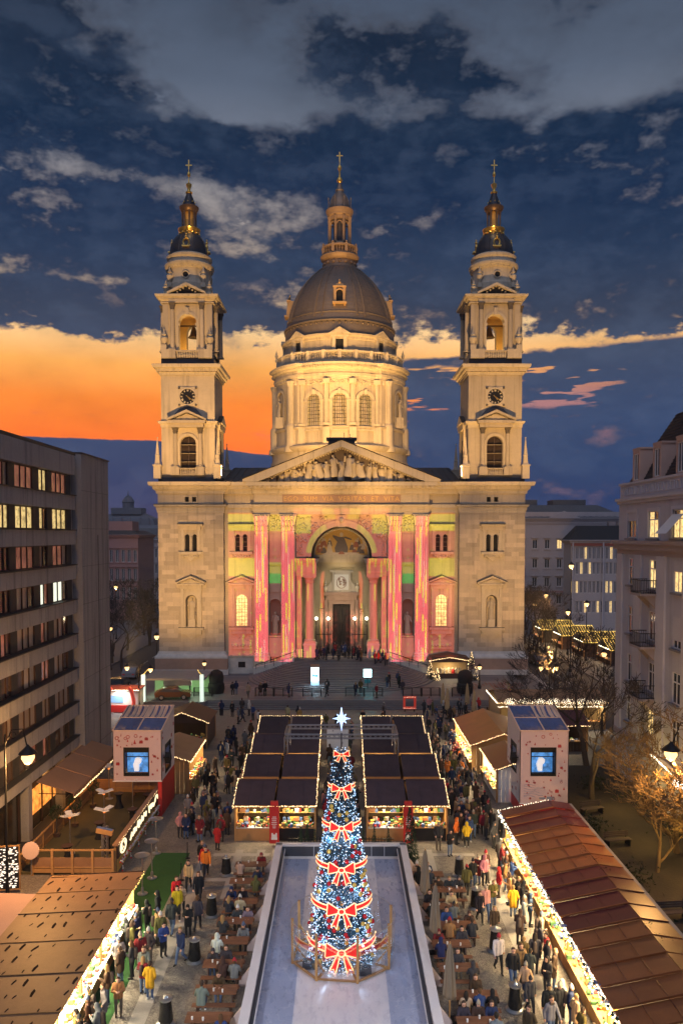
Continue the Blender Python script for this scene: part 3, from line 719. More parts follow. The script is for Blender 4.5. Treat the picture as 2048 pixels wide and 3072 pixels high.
for k in range(40): x = -12.6 + k * .646; m.box(x - .17, x + .17, -.9, -.2, 27.05, 27.34, 1)
for k in range(84): x = -12.5 + k * .301; m.box(x - .08, x + .08, -.36, -.2, 26.72, 26.92, 1)
P('cornice', m, ST, pw)
def text_mesh(name, txt, size, ext, m, font_w=1.):
    cu = bpy.data.curves.new(name, 'FONT'); cu.body = txt; cu.size = size; cu.extrude = ext; cu.align_x = 'CENTER'; cu.align_y = 'CENTER'; cu.resolution_u = 2; cu.space_character = font_w
    o = bpy.data.objects.new(name, cu); COL.objects.link(o)
    bpy.context.view_layer.update()
    me = bpy.data.meshes.new_from_object(o.evaluated_get(bpy.context.evaluated_depsgraph_get()))
    bpy.data.objects.remove(o); me.materials.clear(); me.materials.append(m); return me
def text(name, txt, size, loc, m, parent=None, rot=(pi / 2, 0, 0), ext=.01, fw=1.):
    o = put(name, text_mesh(name, txt, size, ext, m, fw), parent, loc); o.rotation_euler = rot; return o
text('inscription', 'EGO  SUM  VIA  VERITAS  ET  VITA', .95, (0, -.07, 25.55), mat('gilt_letter', (.62, .42, .16), .5), pw, ext=.03, fw=1.12)
# pediment
m = MB(); m.prism([(-13.2, 27.9), (13.2, 27.9), (0, 33.0)], .35, 1.6, 8)  # tympanum wall darkened in colour as shade behind the figures
for q in (-1, 1):
    pts = [(q * 13.75, 27.92), (q * 13.75, 28.25), (0, 33.65), (0, 32.75), (q * 11.6, 27.92)]; m.prism(pts[::-1] if q > 0 else pts, -1.05, 1.7, 1)
    pts = [(q * 13.8, 28.27), (q * 13.8, 28.34), (0, 33.76), (0, 33.67)]; m.prism(pts[::-1] if q > 0 else pts, -1.15, 1.8, 4)
    for k in range(34):
        t = (k + .5) / 34; x = q * 11.4 * (1 - t); z = 27.95 + 4.72 * t; m.box(x - .1, x + .1, -.2, .4, z - .12, z + .1, 1)
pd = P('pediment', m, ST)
rs = random.Random(5)
for k in range(23):
    t = (k - 11) / 11; hh = (1 - abs(t)) * 4.3 + .75; hh = min(hh, 4.4) * (.86 if k % 2 else 1.)
    h = min(hh, 3.6 if k == 11 else 3.1); z = 27.95 + max(0, (hh - h) * .55)
    o = put('relief_figure', STAT[k % 6], pd, (t * 10.4, .15 + .2 * (k % 2), z), rs.uniform(-.9, .9), (1.35 + .25 * (1 - abs(t)), 1.2, h / 2.6 * rs.uniform(.8, 1.))); o.rotation_euler.y = rs.uniform(-.3, .3) + (.5 * (1 if t > 0 else -1) if abs(t) > .85 else 0)
# pilasters
for x in (-11.25, -7.5, 7.5, 11.25):
    m = MB(); m.box(x - 1.15, x + 1.15, -.35, .9, .8, 2.85, 1); m.loft(rectp(x - .92, x + .92, -.1, .9), [(.22, 2.85), (.22, 3.2), (.28, 3.35), (.1, 3.55), (.16, 3.7), (0, 3.9)], 1)
    m.box(x - .9, x + .9, .05, .9, 3.9, 20.9)
    for k in range(7): u = x - .9 + k * .3; m.box(u - .07, u + .07, -.08, .06, 4.2, 20.6)
    m.box(x - .9, x + .9, -.08, .06, 3.9, 4.2); m.box(x - .9, x + .9, -.08, .06, 20.6, 20.9)
    pl = P('pilaster', m, ST)
    m = MB(); m.loft(rectp(x - .9, x + .9, -.05, .9), [(.05, 20.9), (.08, 21.0), (-.02, 21.1), (.05, 21.9), (.25, 23.0), (.32, 23.15), (.3, 23.15), (.36, 23.39)], 1)
    for r in range(3):
        for k in range(5 - (r == 1)):
            u = x - .8 + k * .4 + (.2 if r == 1 else 0); z = 21.15 + r * .72
            m.tube([(u, -.1, z), (u, -.16 - r * .06, z + .4), (u, -.34 - r * .08, z + .62), (u, -.3 - r * .08, z + .5)], [.17, .17, .13, .05], 6, 1)
    for s in (-1, 1): m.tube([(x + s * .8 + .24 * cos(a), -.38, 22.95 + .24 * sin(a)) for a in [i * .7 for i in range(8)]], .08, 5, 1)
    P('capital', m, ST, pl, 45)
for s in (-1, 1):
    nf = P('niche', MB().plate(archpoly(s * 9.4, 6.0, 2.1, 10.6), [archpoly(s * 9.4, 6.2, 1.66, 10.6)], FY(.78), .2).box(s * 9.4 - .9, s * 9.4 + .9, .5, 1.2, 3.2, 5.9), stone_trim, pw)
    st = put('statue', STAT[4 if s < 0 else 0], B, (s * 9.4, 1.15, 6.3), None, (1.1, .8, 1.25))
# carved panels under the entablature
m = MB(); rs = random.Random(9)
for k in range(150):
    s = rs.choice((-1, 1)); a = rs.uniform(.1, 1.); x = rs.uniform(2.2, 6.4); z = rs.uniform(19.5, 23.1)
    if x * x + (z - 17.45) ** 2 > 5.35 ** 2: m.sph((s * x, .86, z), rs.uniform(.12, .26), 6, 4)
for k in range(60):
    s = rs.choice((-1, 1)); m.sph((s * rs.uniform(5.5, 6.3), .86, rs.uniform(17.6, 22)), rs.uniform(.1, .2), 6, 4)
    x = rs.uniform(8.6, 10.2); m.sph((s * x, .86, rs.uniform(21.2, 23.2)), rs.uniform(.14, .28), 6, 4)
stuff(P('carved_foliage', m, stone_trim, None, 60))
# arch rings, vault, recess
m = MB()
for r0, r1, y in ((4.3, 4.75, .62), (4.75, 5.2, .72)):
    n = 28
    for k in range(n):
        a, b = pi * k / n, pi * (k + 1) / n
        p = lambda r, t, yy: (r * cos(t), yy, 17.45 + r * sin(t))
        m.face([p(r0, a, y), p(r0, b, y), p(r1, b, y), p(r1, a, y)], 1); m.face([p(r1, a, y), p(r1, b, y), p(r1, b, .9), p(r1, a, .9)], 1); m.face([p(r0, a, y), p(r0, a, .95), p(r0, b, .95), p(r0, b, y)], 1)
        if r0 == 4.3: m.face([p(4.3, a, .9), p(4.3, a, 4.6), p(4.3, b, 4.6), p(4.3, b, .9)], 0)
m.box(-.5, .5, .2, 1., 21.6, 23.3, 1); m.sph((0, .15, 22.6), .4, 8, 6, 1)
P('arch', m, ST)
m = MB(); m.box(-6.2, -6.0, 1.71, 6.5, 3.1, 17.3); m.box(6.0, 6.2, 1.71, 6.5, 3.1, 17.3)
m.plate(rectp(-6, 6, 3.1, 17.3), [rectp(-1.3, 1.3, 3.1, 10.3)], FY(5.6), .8)
m.box(-4.3, 4.3, 4.0, 5.5, 16.5, 17.3, 1); m.box(-4.3, 4.3, 4.4, 5.5, 15.9, 16.5, 0)
for k in range(22): x = -3.9 + k * .37; m.box(x - .1, x + .1, 3.7, 4.0, 16.75, 17.0, 1)
P('porch_recess', m, [mat('porch_limestone', (.5, .42, .27), .85, var=.2, sc=.8, bump=.2), stone_trim])
for s in (-1, 1):
    m = MB(); xa, xb = (3.35, 6.6) if s > 0 else (-6.6, -3.35)
    m.box(xa + .2 * (s > 0), xb - .2 * (s < 0), .5, 5.55, 14.6, 16.5, 0); m.box(xa, xb, .3, 5.55, 16.5, 16.9, 1); m.box(xa - .15 * (s > 0), xb + .15 * (s < 0), .1, 5.55, 16.9, 17.22, 1); m.box(xa - .2 * (s > 0), xb + .2 * (s < 0), .05, 5.55, 17.22, 17.29, 5); m.box(xa + .15, xb - .15, .4, 5.5, 15.2, 15.35, 1)
    column(m, s * 4.5, 1.2, 5.1, 14.6, .62, 1.1, 0, 20, 1); m.box(s * 4.5 - .85, s * 4.5 + .85, .35, 2.05, 3.1, 5.1, 3); m.box(s * 4.5 - .95, s * 4.5 + .95, .25, 2.15, 4.8, 5.1, 3)
    m.box(s * 6.0 - .35, s * 6.0 + .35, .75, 1.4, 4.3, 14.6, 1); m.box(s * 6.0 - .45, s * 6.0 + .45, .65, 1.4, 3.1, 4.3, 3)
    P('porch_column', m, ST, None, 35)
# mosaic lunette
mg = mat('mosaic_gold', (.62, .38, .10), .45, var=.25, sc=3.); mw = mat('mosaic_pale', (.6, .5, .42), .5, var=.3, sc=3.); mdk = mat('mosaic_robe', (.14, .11, .11), .5, var=.3, sc=2.); mr = mat('mosaic_red', (.36, .13, .08), .5, var=.4, sc=3.)
m = MB(); m.prism([(3.9 * cos(pi * k / 32), 17.45 + 3.9 * sin(pi * k / 32)) for k in range(33)], 4.3, 4.5, 0)
def poly(pts, y, mi): m.prism(pts, y, y + .12, mi)
rs = random.Random(3)
poly([(-.85, 17.7), (.85, 17.7), (.95, 18.6), (.6, 19.6), (.35, 20.2), (-.35, 20.2), (-.6, 19.5), (-1., 18.6)], 4.22, 2)
poly([(.3, 20.1), (1.45, 19.75), (1.5, 19.9), (.5, 20.3)], 4.2, 2); poly([(-.3, 20.2), (-1.25, 20.5), (-1.3, 20.3), (-.6, 19.5)], 4.2, 2)
poly([(.26 * cos(t) , 20.55 + .32 * sin(t)) for t in [i * pi / 6 for i in range(12)]], 4.18, 1)
for s in (-1, 1):
    for k in range(9):
        x = s * rs.uniform(1.3, 3.2); zmax = 17.45 + sqrt(3.7 ** 2 - x * x); z = rs.uniform(17.75, min(zmax - .6, 18.9))
        w = rs.uniform(.3, .5); hh = rs.uniform(.7, 1.2); mi = rs.choice((1, 3, 2, 3))
        poly([(x - w, z), (x + w, z), (x + w * .7, z + hh * .6), (x + w * .2, z + hh * .9), (x - w * .6, z + hh * .7)], 4.2 + k * .006, mi); poly([(x + .15 * cos(t), z + hh + .16 * sin(t)) for t in [i * pi / 4 for i in range(8)]], 4.17, 1)
poly([(-2.9, 17.6), (2.9, 17.6), (2.2, 17.95), (-2.2, 17.95)], 4.16, 1); poly([(-.5, 17.7), (.5, 17.7), (.2, 18.1), (-.2, 18.1)], 4.12, 3)
lun = P('mosaic_lunette', m, [mg, mw, mdk, mr])
m = MB(); m.tube([(3.98 * cos(pi * k / 32), 4.2, 17.45 + 3.98 * sin(pi * k / 32)) for k in range(33)], .16, 6); m.bar((-4.1, 4.2, 17.45), (4.1, 4.2, 17.45), .3); P('rim', m, stone_trim, lun, 50)
# doorway
m = MB(); m.plate(rectp(-1.9, 1.9, 3.1, 10.9), [rectp(-1.3, 1.3, 3.09, 10.3)], FY(5.2), .4, 2); m.box(-2.6, 2.6, 4.8, 5.6, 11.6, 12.1, 2); m.box(-2.3, 2.3, 5.0, 5.6, 10.9, 11.6, 2)
for s in (-1, 1): m.box(s * 2.25 - .25, s * 2.25 + .25, 5.1, 5.6, 3.1, 11., 2); column(m, s * 2.9, 4.9, 3.4, 9.6, .28, .6, 2, 10, 2)
m.box(-1.35, 1.35, 5.0, 5.6, 12.1, 15.0, 1); m.box(-1.7, 1.7, 4.9, 5.6, 15.0, 15.3, 1)
for s in (-1, 1): pts = [(s * 1.35, 12.1), (s * 2.5, 12.1), (s * 2.3, 12.6), (s * 1.75, 13.3), (s * 1.35, 13.9)]; m.prism(pts if s > 0 else pts[::-1], 5.2, 5.6, 1)
for s in (-1, 1): m.lathe([(.18, 12.1), (.3, 12.5), (.32, 12.9), (.12, 13.1), (.2, 13.4), (.02, 13.8)], 10, (s * 2.35, 5.0), 1)
dw = P('doorway', m, [stone, stone_trim, stone_pink])
m = MB(); m.box(-1.05, 1.05, 4.92, 4.99, 12.4, 14.7); P('crest_panel', m, mat('lit_marble', (.75, .72, .65), .5, var=.05), dw)
m = MB(); rs = random.Random(2)
for k in range(16): a = rs.uniform(0, 6.28); r = rs.uniform(.1, .55); m.sph((r * cos(a), 4.9, 13.5 + r * 1.2 * sin(a)), rs.uniform(.08, .18), 6, 4)
m.tube([(.7 * cos(t), 4.9, 13.5 + .85 * sin(t)) for t in [i * pi / 8 for i in range(17)]], .06, 5); P('crest', m, stone_pink, dw)
lamp('SPOT', (0, 109.8, 16.0), 900, (1., .66, .28), 'lunette_lamp', None, .1, 70, .6, aim=(0, 116.4, 19.2)); lamp('POINT', (0, 114.2, 11.0), 160, (1., .74, .40), 'porch_fill', None, .3)  # point light in the porch is an unseen addition to brighten its back wall
lamp('SPOT', (0, 109.5, 15.6), 900, (1., .86, .62), 'crest_lamp', None, .1, 60, .6, aim=(0, 117, 13.3))
m = MB()
for s in (-1, 1):
    m.box(s * .02, s * 1.28, 5.9, 6.0, 3.12, 10.28)
    for k in range(5): m.box(s * .18, s * 1.1, 5.84, 5.9, 3.5 + k * 1.35, 4.6 + k * 1.35)
P('door', m, mat('dark_oak', (.035, .025, .02), .6, var=.3, sc=4.), dw)
for x in (-3.7, -1.95, 1.95, 3.7):
    m = MB(); m.tube([(x, 4.4, 3.1), (x, 4.4, 8.0)], .06, 6, 0); m.sph((x, 4.4, 8.25), .22, 10, 8, 1); m.lathe([(.3, 3.1), (.22, 3.3), (.06, 3.6)], 8, (x, 4.4), 0)
    P('standard_lamp', m, [iron, glow('porch_globe', (1., .85, .6), 14.)])
    lamp('POINT', (x, 4.1, 8.25), 50, (1., .74, .42), 'porch_lamp', B, .2)
P('railing', MB().box(-3.6, -1.5, 4.0, 4.05, 5.9, 6.0).box(1.5, 3.6, 4.0, 4.05, 5.9, 6.0), iron)

# --- drum and dome, axis at local (-.35, 44)
DC = (-.35, 44.)
def fp(r, rb, n=96):
    """round footprint with four projecting bays"""
    out = []
    for k in range(n):
        a = 2 * pi * k / n; d = abs(((a * 180 / pi + 90) % 180) - 90); d = 90 - d   # 0 = facing the square or its back
        out.append((DC[0] + (rb if 37 < d < 82 else r) * cos(a), DC[1] + (rb if 37 < d < 82 else r) * sin(a)))
    return out
def bend(a, r): return (DC[0] + r * cos(a), DC[1] + r * sin(a))
m = MB(); m.lathe([(13.3, 28), (13.3, 34.2), (13.1, 34.3), (13.05, 35.6), (13.4, 35.9), (13.6, 36.3), (13.6, 36.6), (12.9, 36.9), (12.2, 37.0)], 72, DC, 0)
dr = P('drum_base', m, ST, None, 35)
F0 = fp(11.7, 12.5)
m = MB(); m.loft(F0, [(.15, 36.9), (.15, 37.3), (.45, 37.4), (.4, 38.0), (.1, 38.4), (.1, 40.9), (.35, 41.1), (.4, 41.4), (0.05, 41.6)], 0)
m.loft(F0, [(0, 41.5), (0, 49.8)], 0)
m.loft(F0, [(0, 49.8), (.15, 49.85), (.18, 50.3), (.3, 50.4), (.3, 50.9), (.1, 51.0), (.1, 51.6), (.5, 51.8), (.55, 52.1), (1.0, 52.3), (1.1, 52.7), (.4, 53.0), (0, 53.1)], 1)
drum = P('drum', m, ST, None, 22)
m = MB()
for k in range(150): a = 2 * pi * k / 150; p = bend(a, 12.35); m.bar((p[0], p[1], 52.05), (*bend(a, 12.9), 52.05), .22, .2, 1)
P('dentils', m, ST, drum)
def curved(mb, a, r, pts, mi, d=.0):
    mb.face([(*bend(a + u / r, r + d), v) for u, v in pts], mi)
for a in [-pi / 2 + q for q in (0, -.405, .405)] + [pi / 2, 0, pi]:
    m = MB(); ap = archpoly(0, 41.9, 2.5, 47.0, 12); r = 11.7
    m.face([(*bend(a + u / r, r + .04), v) for u, v in ap], 0)
    w = P('drum_window', m, leadglass, drum)
for a in [-pi / 2 + q for q in (0, -.405, .405)]:
    r = 11.7
    m = MB(); ap = archpoly(0, 41.9, 2.5, 47.0, 14); ao = archpoly(0, 41.6, 3.7, 47.0, 14)
    n = len(ap)
    for i in range(n):
        j = (i + 1) % n; p = lambda q, d: (*bend(a + q[0] / r, r + d), q[1])
        if i == 0: continue
        m.face([p(ap[i], .3), p(ao[i], .3), p(ao[j], .3), p(ap[j], .3)], 0); m.face([p(ao[i], .3), p(ao[i], -.1), p(ao[j], -.1), p(ao[j], .3)], 0); m.face([p(ap[i], -.1), p(ap[i], .3), p(ap[j], .3), p(ap[j], -.1)], 0)
    m.bar((*bend(a, r + .3), 48.1), (*bend(a, r + .3), 49.0), .5, .4, 0); m.bar((*bend(a - 2.0 / r, r + .2), 47.0), (*bend(a - 1.2 / r, r + .2), 47.0), .5, .3); m.bar((*bend(a + 2.0 / r, r + .2), 47.0), (*bend(a + 1.2 / r, r + .2), 47.0), .5, .3)
    m.bar((*bend(a - 1.9 / r, r + .2), 41.75), (*bend(a + 1.9 / r, r + .2), 41.75), .5, .3)
    P('window_surround', m, stone_trim, drum)
    m = MB()
    for u in (-.8, -.4, 0, .4, .8): m.bar((*bend(a + u / r, r + .08), 41.9), (*bend(a + u / r, r + .08), 47 + sqrt(1.25 ** 2 - u * u)), .06)
    for k in range(9): z = 42.6 + k * .65; hw = 1.22 if z < 47 else sqrt(max(.01, 1.2 ** 2 - (z - 47) ** 2)); m.bar((*bend(a - hw / r, r + .07), z), (*bend(a + hw / r, r + .07), z), .06)
    P('glazing_bar', m, iron, drum)
    m = MB()
    for k in range(40): m.sph((*bend(a + U(-1.9, 1.9) / r, r + .05), U(49.0, 49.8)), U(.12, .22), 6, 4)
    stuff(P('festoon', m, stone_trim, drum))
for s in (-1, 1):
    for a in (-pi / 2 + s * .2, -pi / 2 + s * .61, -pi / 2 + s * .69):
        m = MB(); r = 11.7; cxy = bend(a, r + .15); m.tube([(*cxy, 41.5), (*cxy, 49.)], .5, 8); m.bar((*cxy, 41.5), (*cxy, 42.), 1.2); m.bar((*cxy, 49.0), (*cxy, 49.8), 1.25)
        m.bar((*bend(a, r + .3), 37.4), (*bend(a, r + .3), 41.2), 1.3, .8)
        P('drum_pilaster', m, stone_trim, drum, 40)
    for a in (-pi / 2 + s * .79, -pi / 2 + s * 1.33):
        m = MB(); cxy = bend(a, 12.55); m.tube([(*cxy, 41.5), (*cxy, 49.)], .68, 12); m.lathe([(.68, 48.8), (.95, 49.6), (.95, 49.8)], 8, cxy); m.lathe([(1.0, 41.4), (.95, 41.8), (.7, 42.1)], 12, cxy); m.lathe([(1.3, 36.9), (1.3, 37.6), (1.0, 38.2), (1.0, 41.4)], 10, cxy)
        P('bay_column', m, stone_trim, drum, 40)
    a = -pi / 2 + s * 1.05; r = 12.5
    m = MB(); curved(m, a, r, archpoly(0, 42.2, 2.6, 47.0, 12), 0, .03)
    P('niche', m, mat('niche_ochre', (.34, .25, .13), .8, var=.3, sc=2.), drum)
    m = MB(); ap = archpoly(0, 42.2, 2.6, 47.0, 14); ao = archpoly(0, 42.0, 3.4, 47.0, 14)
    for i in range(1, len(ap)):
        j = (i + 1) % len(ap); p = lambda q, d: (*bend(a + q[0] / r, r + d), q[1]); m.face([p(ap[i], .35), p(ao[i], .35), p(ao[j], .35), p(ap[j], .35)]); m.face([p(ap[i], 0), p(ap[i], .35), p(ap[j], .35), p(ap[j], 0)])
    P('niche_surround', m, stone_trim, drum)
    p = bend(a, 12.9); put('statue', STAT[3 if s < 0 else 0], drum, (*p, 43.6), a + pi / 2, (1.3, 1.1, 1.3)); P('pedestal', MB().box(p[0] - .7, p[0] + .7, p[1] - .5, p[1] + .5, 41.6, 43.6), stone_trim, drum)
# balustrade on the drum
F1 = fp(11.6, 12.3)
m = MB(); m.loft(F1, [(0, 53.0), (.0, 53.35), (-.4, 53.35), (-.4, 53.0)], 0); m.loft(F1, [(.05, 54.75), (.05, 55.0), (-.45, 55.0), (-.45, 54.75), (.05, 54.75)], 0, False)
for i in range(len(F1)):
    a, b = Vector(F1[i]), Vector(F1[(i + 1) % len(F1)])
    if (a.y + b.y) / 2 > DC[1] + 4: continue
    L = (b - a).length; k = max(1, int(L / .36))
    for j in range(k):
        c = a.lerp(b, (j + .5) / k); c = c + (Vector(DC) - c).normalized() * .2; m.lathe([(.09, 53.35), (.13, 53.7), (.06, 54.3), (.1, 54.75)], 5, c, 0)
    if i % 4 == 0: c = a + (Vector(DC) - a).normalized() * .2; m.box(c.x - .32, c.x + .32, c.y - .32, c.y + .32, 53.3, 55.1, 0)
P('balustrade', m, stone_trim, drum)
for s in (-1, 1): p = bend(-pi / 2 + s * 1.5, 12.2); put('urn', bpy.data.meshes.get('urn'), drum, (*p, 55.05), None, (.75, .75, .95))
# attic ring with dormers
m = MB(); m.lathe([(10.6, 53.0), (10.6, 57.2), (10.75, 57.3), (10.8, 57.7), (11.1, 57.9), (11.15, 58.25), (10.6, 58.4), (10.2, 58.5)], 72, DC, 0)
att = P('attic', m, ST, None, 35)
for k in range(8):
    a = -pi / 2 + k * pi / 4 * 1.0; r = 10.6
    if k in (3, 4, 5): continue
    m = MB(); p = lambda u, v, d: (*bend(a + u / r, r + d), v)
    for u0, u1, v0, v1, d in ((-1.3, -.7, 55.0, 57.6, .35), (.7, 1.3, 55.0, 57.6, .35), (-1.5, 1.5, 57.6, 58.1, .5), (-1.5, 1.5, 54.6, 55.0, .45)):
        A = [p(u0, v0, d), p(u1, v0, d), p(u1, v1, d), p(u0, v1, d)]; Bq = [p(u0, v0, -.3), p(u1, v0, -.3), p(u1, v1, -.3), p(u0, v1, -.3)]
        m.face(A, 0)
        for i in range(4): j = (i + 1) % 4; m.face([A[j], A[i], Bq[i], Bq[j]], 0)
    A = [p(-2.0, 58.1, .7), p(2.0, 58.1, .7), p(0, 59.3, .7)]; Bq = [p(-2.0, 58.1, -.9), p(2.0, 58.1, -.9), p(0, 59.3, -.9)]
    A2 = [p(-1.3, 58.25, .72), p(1.3, 58.25, .72), p(0, 59.0, .72)]
    m.face(A, 0); m.face(A2, 2)
    for i in range(3): j = (i + 1) % 3; m.face([A[j], A[i], Bq[i], Bq[j]], 0)
    m.face([p(-.7, 55.0, .08), p(.7, 55.0, .08), p(.7, 57.6, .08), p(-.7, 57.6, .08)], 1)
    P('dormer', m, [stone_trim, void, stone], att)
# dome shell: panels of sheet metal between ribs
prof = []
for i in range(19):
    t = i / 18; prof.append((10.35 * (1 - t ** 2.15) ** .62 * (1 - t) ** 0 if t < 1 else 0, 58.3 + 14.6 * t))
prof = [(10.5, 56.4), (10.5, 58.0), (10.45, 58.6), (10.35, 59.4), (10.4, 59.6), (10.2, 60.4), (9.95, 61.6), (9.6, 62.9), (9.15, 64.2), (8.6, 65.5), (7.95, 66.7), (7.2, 67.8), (6.35, 68.9), (5.4, 69.9), (4.4, 70.8), (3.7, 71.35), (3.4, 71.6)]
m = MB(); m.lathe(prof, 64, DC); m.lathe([(10.7, 59.3), (10.75, 59.5), (10.3, 59.75)], 64, DC); m.lathe([(10.15, 60.9), (10.2, 61.1), (10.0, 61.2)], 64, DC)
dome = P('dome', m, copper, None, 30)
dk_rib = mat('dome_rib_sheet', (.17, .135, .11), .5, metal=.3, var=.3, sc=2.)
for k in range(16):
    a = -pi / 2 + pi / 16 + (k // 2) * pi / 4 + (pi / 8 - .13 if k % 2 == 0 else -pi / 8 + .13 + pi / 4 - pi / 8 + pi / 8 - .13 + .0) if False else -pi / 2 + pi / 8 * (2 * (k // 2) + 1) + (-.075 if k % 2 else .075)
    m = MB(); m.tube([(*bend(a, r + .05), z) for r, z in prof[5:-1]], [.2 - .008 * i for i in range(len(prof) - 6)], 6); P('rib', m, dk_rib, dome, 40)
m = MB()
for k in range(48):
    a = 2 * pi * k / 48; m.tube([(*bend(a, r + .012), z) for r, z in prof[5:-1]], .028, 4, 0, False)
for i in range(6, 15):
    for q in (0, .5):
        r = prof[i][0] * (1 - q) + prof[i + 1][0] * q; z = prof[i][1] * (1 - q) + prof[i + 1][1] * q
        m.tube([(*bend(2 * pi * k / 64, r + .012), z) for k in range(65)], .024, 4, 0, False)
stuff(P('sheet_seams', m, dk_rib, dome))
m = MB()
for k in range(60): a = 2 * pi * k / 60; m.sph((*bend(a, 10.45), 59.0), .22, 6, 5)
for k in range(40): a = 2 * pi * k / 40; m.sph((*bend(a, 4.6), 70.7), .14, 6, 4)
P('bead_course', m, dk_rib, dome, 60)
for a in (-pi / 2, 0, pi):
    m = MB(); r = 9.5; z = 62.7
    def pp(u, v, d): return (*bend(a + u / r, r + d), v)
    m.bar(pp(-.75, z, .6), pp(-.75, z + 2.6, .3), .35, .5); m.bar(pp(.75, z, .6), pp(.75, z + 2.6, .3), .35, .5); m.bar(pp(-1.2, z - .2, .75), pp(1.2, z - .2, .75), .9, .3); m.bar(pp(-1.15, z + 2.75, .35), pp(1.15, z + 2.75, .35), .8, .25)
    m.face([pp(-.7, z, .35), pp(.7, z, .35), pp(.7, z + 1.7, .2), pp(.4, z + 2.3, .1), pp(-.4, z + 2.3, .1), pp(-.7, z + 1.7, .2)], 1)
    m.tube([pp(.7 * cos(t), z + 1.6 + .7 * sin(t), .5) for t in [pi * i / 8 for i in range(9)]], .14, 5); m.face([pp(-.9, z + 2.8, .5), pp(.9, z + 2.8, .5), pp(.5, z + 3.3, .4), pp(-.5, z + 3.3, .4)]); m.sph(pp(0, z + 3.5, .2), .3, 8, 6); m.sph(pp(0, z + 4.0, .1), .18, 8, 6)
    m.bar(pp(-.9, z + 1, -1.), pp(-.9, z + 1, .5), .3, 3.4); m.bar(pp(.9, z + 1, -1.), pp(.9, z + 1, .5), .3, 3.4)
    P('lucarne', m, [mat('lucarne_bronze', (.5, .33, .16), .5, metal=.3), void], dome)
# lantern gallery and lantern
brz = mat('lantern_stone_brown', (.30, .21, .14), .6, metal=.15, var=.2, sc=2.)
m = MB(); m.lathe([(3.6, 71.3), (3.5, 71.7), (3.1, 71.9), (2.95, 72.9), (3.3, 73.1), (3.6, 73.3), (3.75, 73.8), (3.6, 74.0), (3.4, 74.1)], 40, DC)
for k in range(16): a = 2 * pi * k / 16; m.sph((*bend(a, 3.05), 72.4), .35, 6, 5)
m.lathe([(3.4, 74.0), (3.45, 74.2), (3.2, 74.2)], 40, DC); m.lathe([(3.2, 75.35), (3.5, 75.35), (3.5, 75.6), (3.2, 75.6), (3.2, 75.35)], 40, DC)
for k in range(40): a = 2 * pi * k / 40; m.lathe([(.07, 74.2), (.12, 74.6), (.05, 75.0), (.08, 75.35)], 5, bend(a, 3.35))
for k in range(8): a = 2 * pi * k / 8 + pi / 8; p = bend(a, 3.35); m.box(p[0] - .2, p[0] + .2, p[1] - .2, p[1] + .2, 74.2, 75.8); m.sph((*p, 76.0), .2, 6, 5)
P('gallery', m, brz, dome, 40)
m = MB(); m.lathe([(2.6, 74.1), (2.6, 75.2), (2.3, 75.8), (2.15, 76.4)], 24, DC)
for k in range(8):
    a = 2 * pi * k / 8 + pi / 8; p = bend(a, 1.95); m.lathe([(.36, 76.4), (.25, 76.7), (.22, 80.6), (.4, 81.4)], 10, p); q = bend(a, 2.25); m.lathe([(.22, 76.4), (.14, 76.7), (.14, 80.6), (.26, 81.2)], 8, q)
    b = a + pi / 8; rr = 1.75
    m.tube([(*bend(b + .28 * cos(t), rr + .1), 79.8 + .55 * sin(t)) for t in [pi * i / 6 for i in range(7)]], .12, 5)
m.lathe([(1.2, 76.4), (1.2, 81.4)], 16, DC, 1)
m.lathe([(2.0, 80.8), (2.1, 81.4), (2.35, 81.6), (2.4, 82.0), (2.6, 82.3), (2.65, 82.7), (2.2, 82.9)], 32, DC)
m.lathe([(2.05, 82.8), (2.0, 83.6), (1.75, 84.5), (1.3, 85.4), (.85, 86.0), (.75, 86.4), (.85, 86.6), (.5, 87.2), (.25, 88.2), (.15, 88.6)], 24, DC, 2)
for k in range(8): a = 2 * pi * k / 8 + pi / 8; p = bend(a, 2.3); m.lathe([(.18, 82.8), (.2, 83.1), (.07, 83.3), (.06, 84.4), (.14, 84.6), (.14, 84.8), (.01, 85.1)], 6, p, 2); m.tube([(*bend(a, r + .04), z) for r, z in ((2.0, 83.4), (1.75, 84.5), (1.3, 85.4), (.85, 86.))], .08, 5, 2)
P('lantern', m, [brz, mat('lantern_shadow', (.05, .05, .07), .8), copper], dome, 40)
m = MB(); m.lathe([(.15, 87.9), (.45, 88.2), (.55, 88.6), (.4, 89.), (.18, 89.2), (.12, 90.2), (.2, 90.4), (.35, 90.7), (.36, 91.1), (.15, 91.4), (.07, 91.6), (.06, 92.4)], 14, DC)
m.bar((DC[0], 44, 92.0), (DC[0], 44, 93.9), .16); m.bar((DC[0] - .6, 44, 93.2), (DC[0] + .6, 44, 93.2), .16)
P('finial_cross', m, gold, dome, 40)

drum.location.z -= 1.25; att.location.z -= 1.35
for o in drum.children:
    if o.name.split('.')[0] in ('drum_window', 'window_surround', 'glazing_bar'): o.location.z -= 1.0
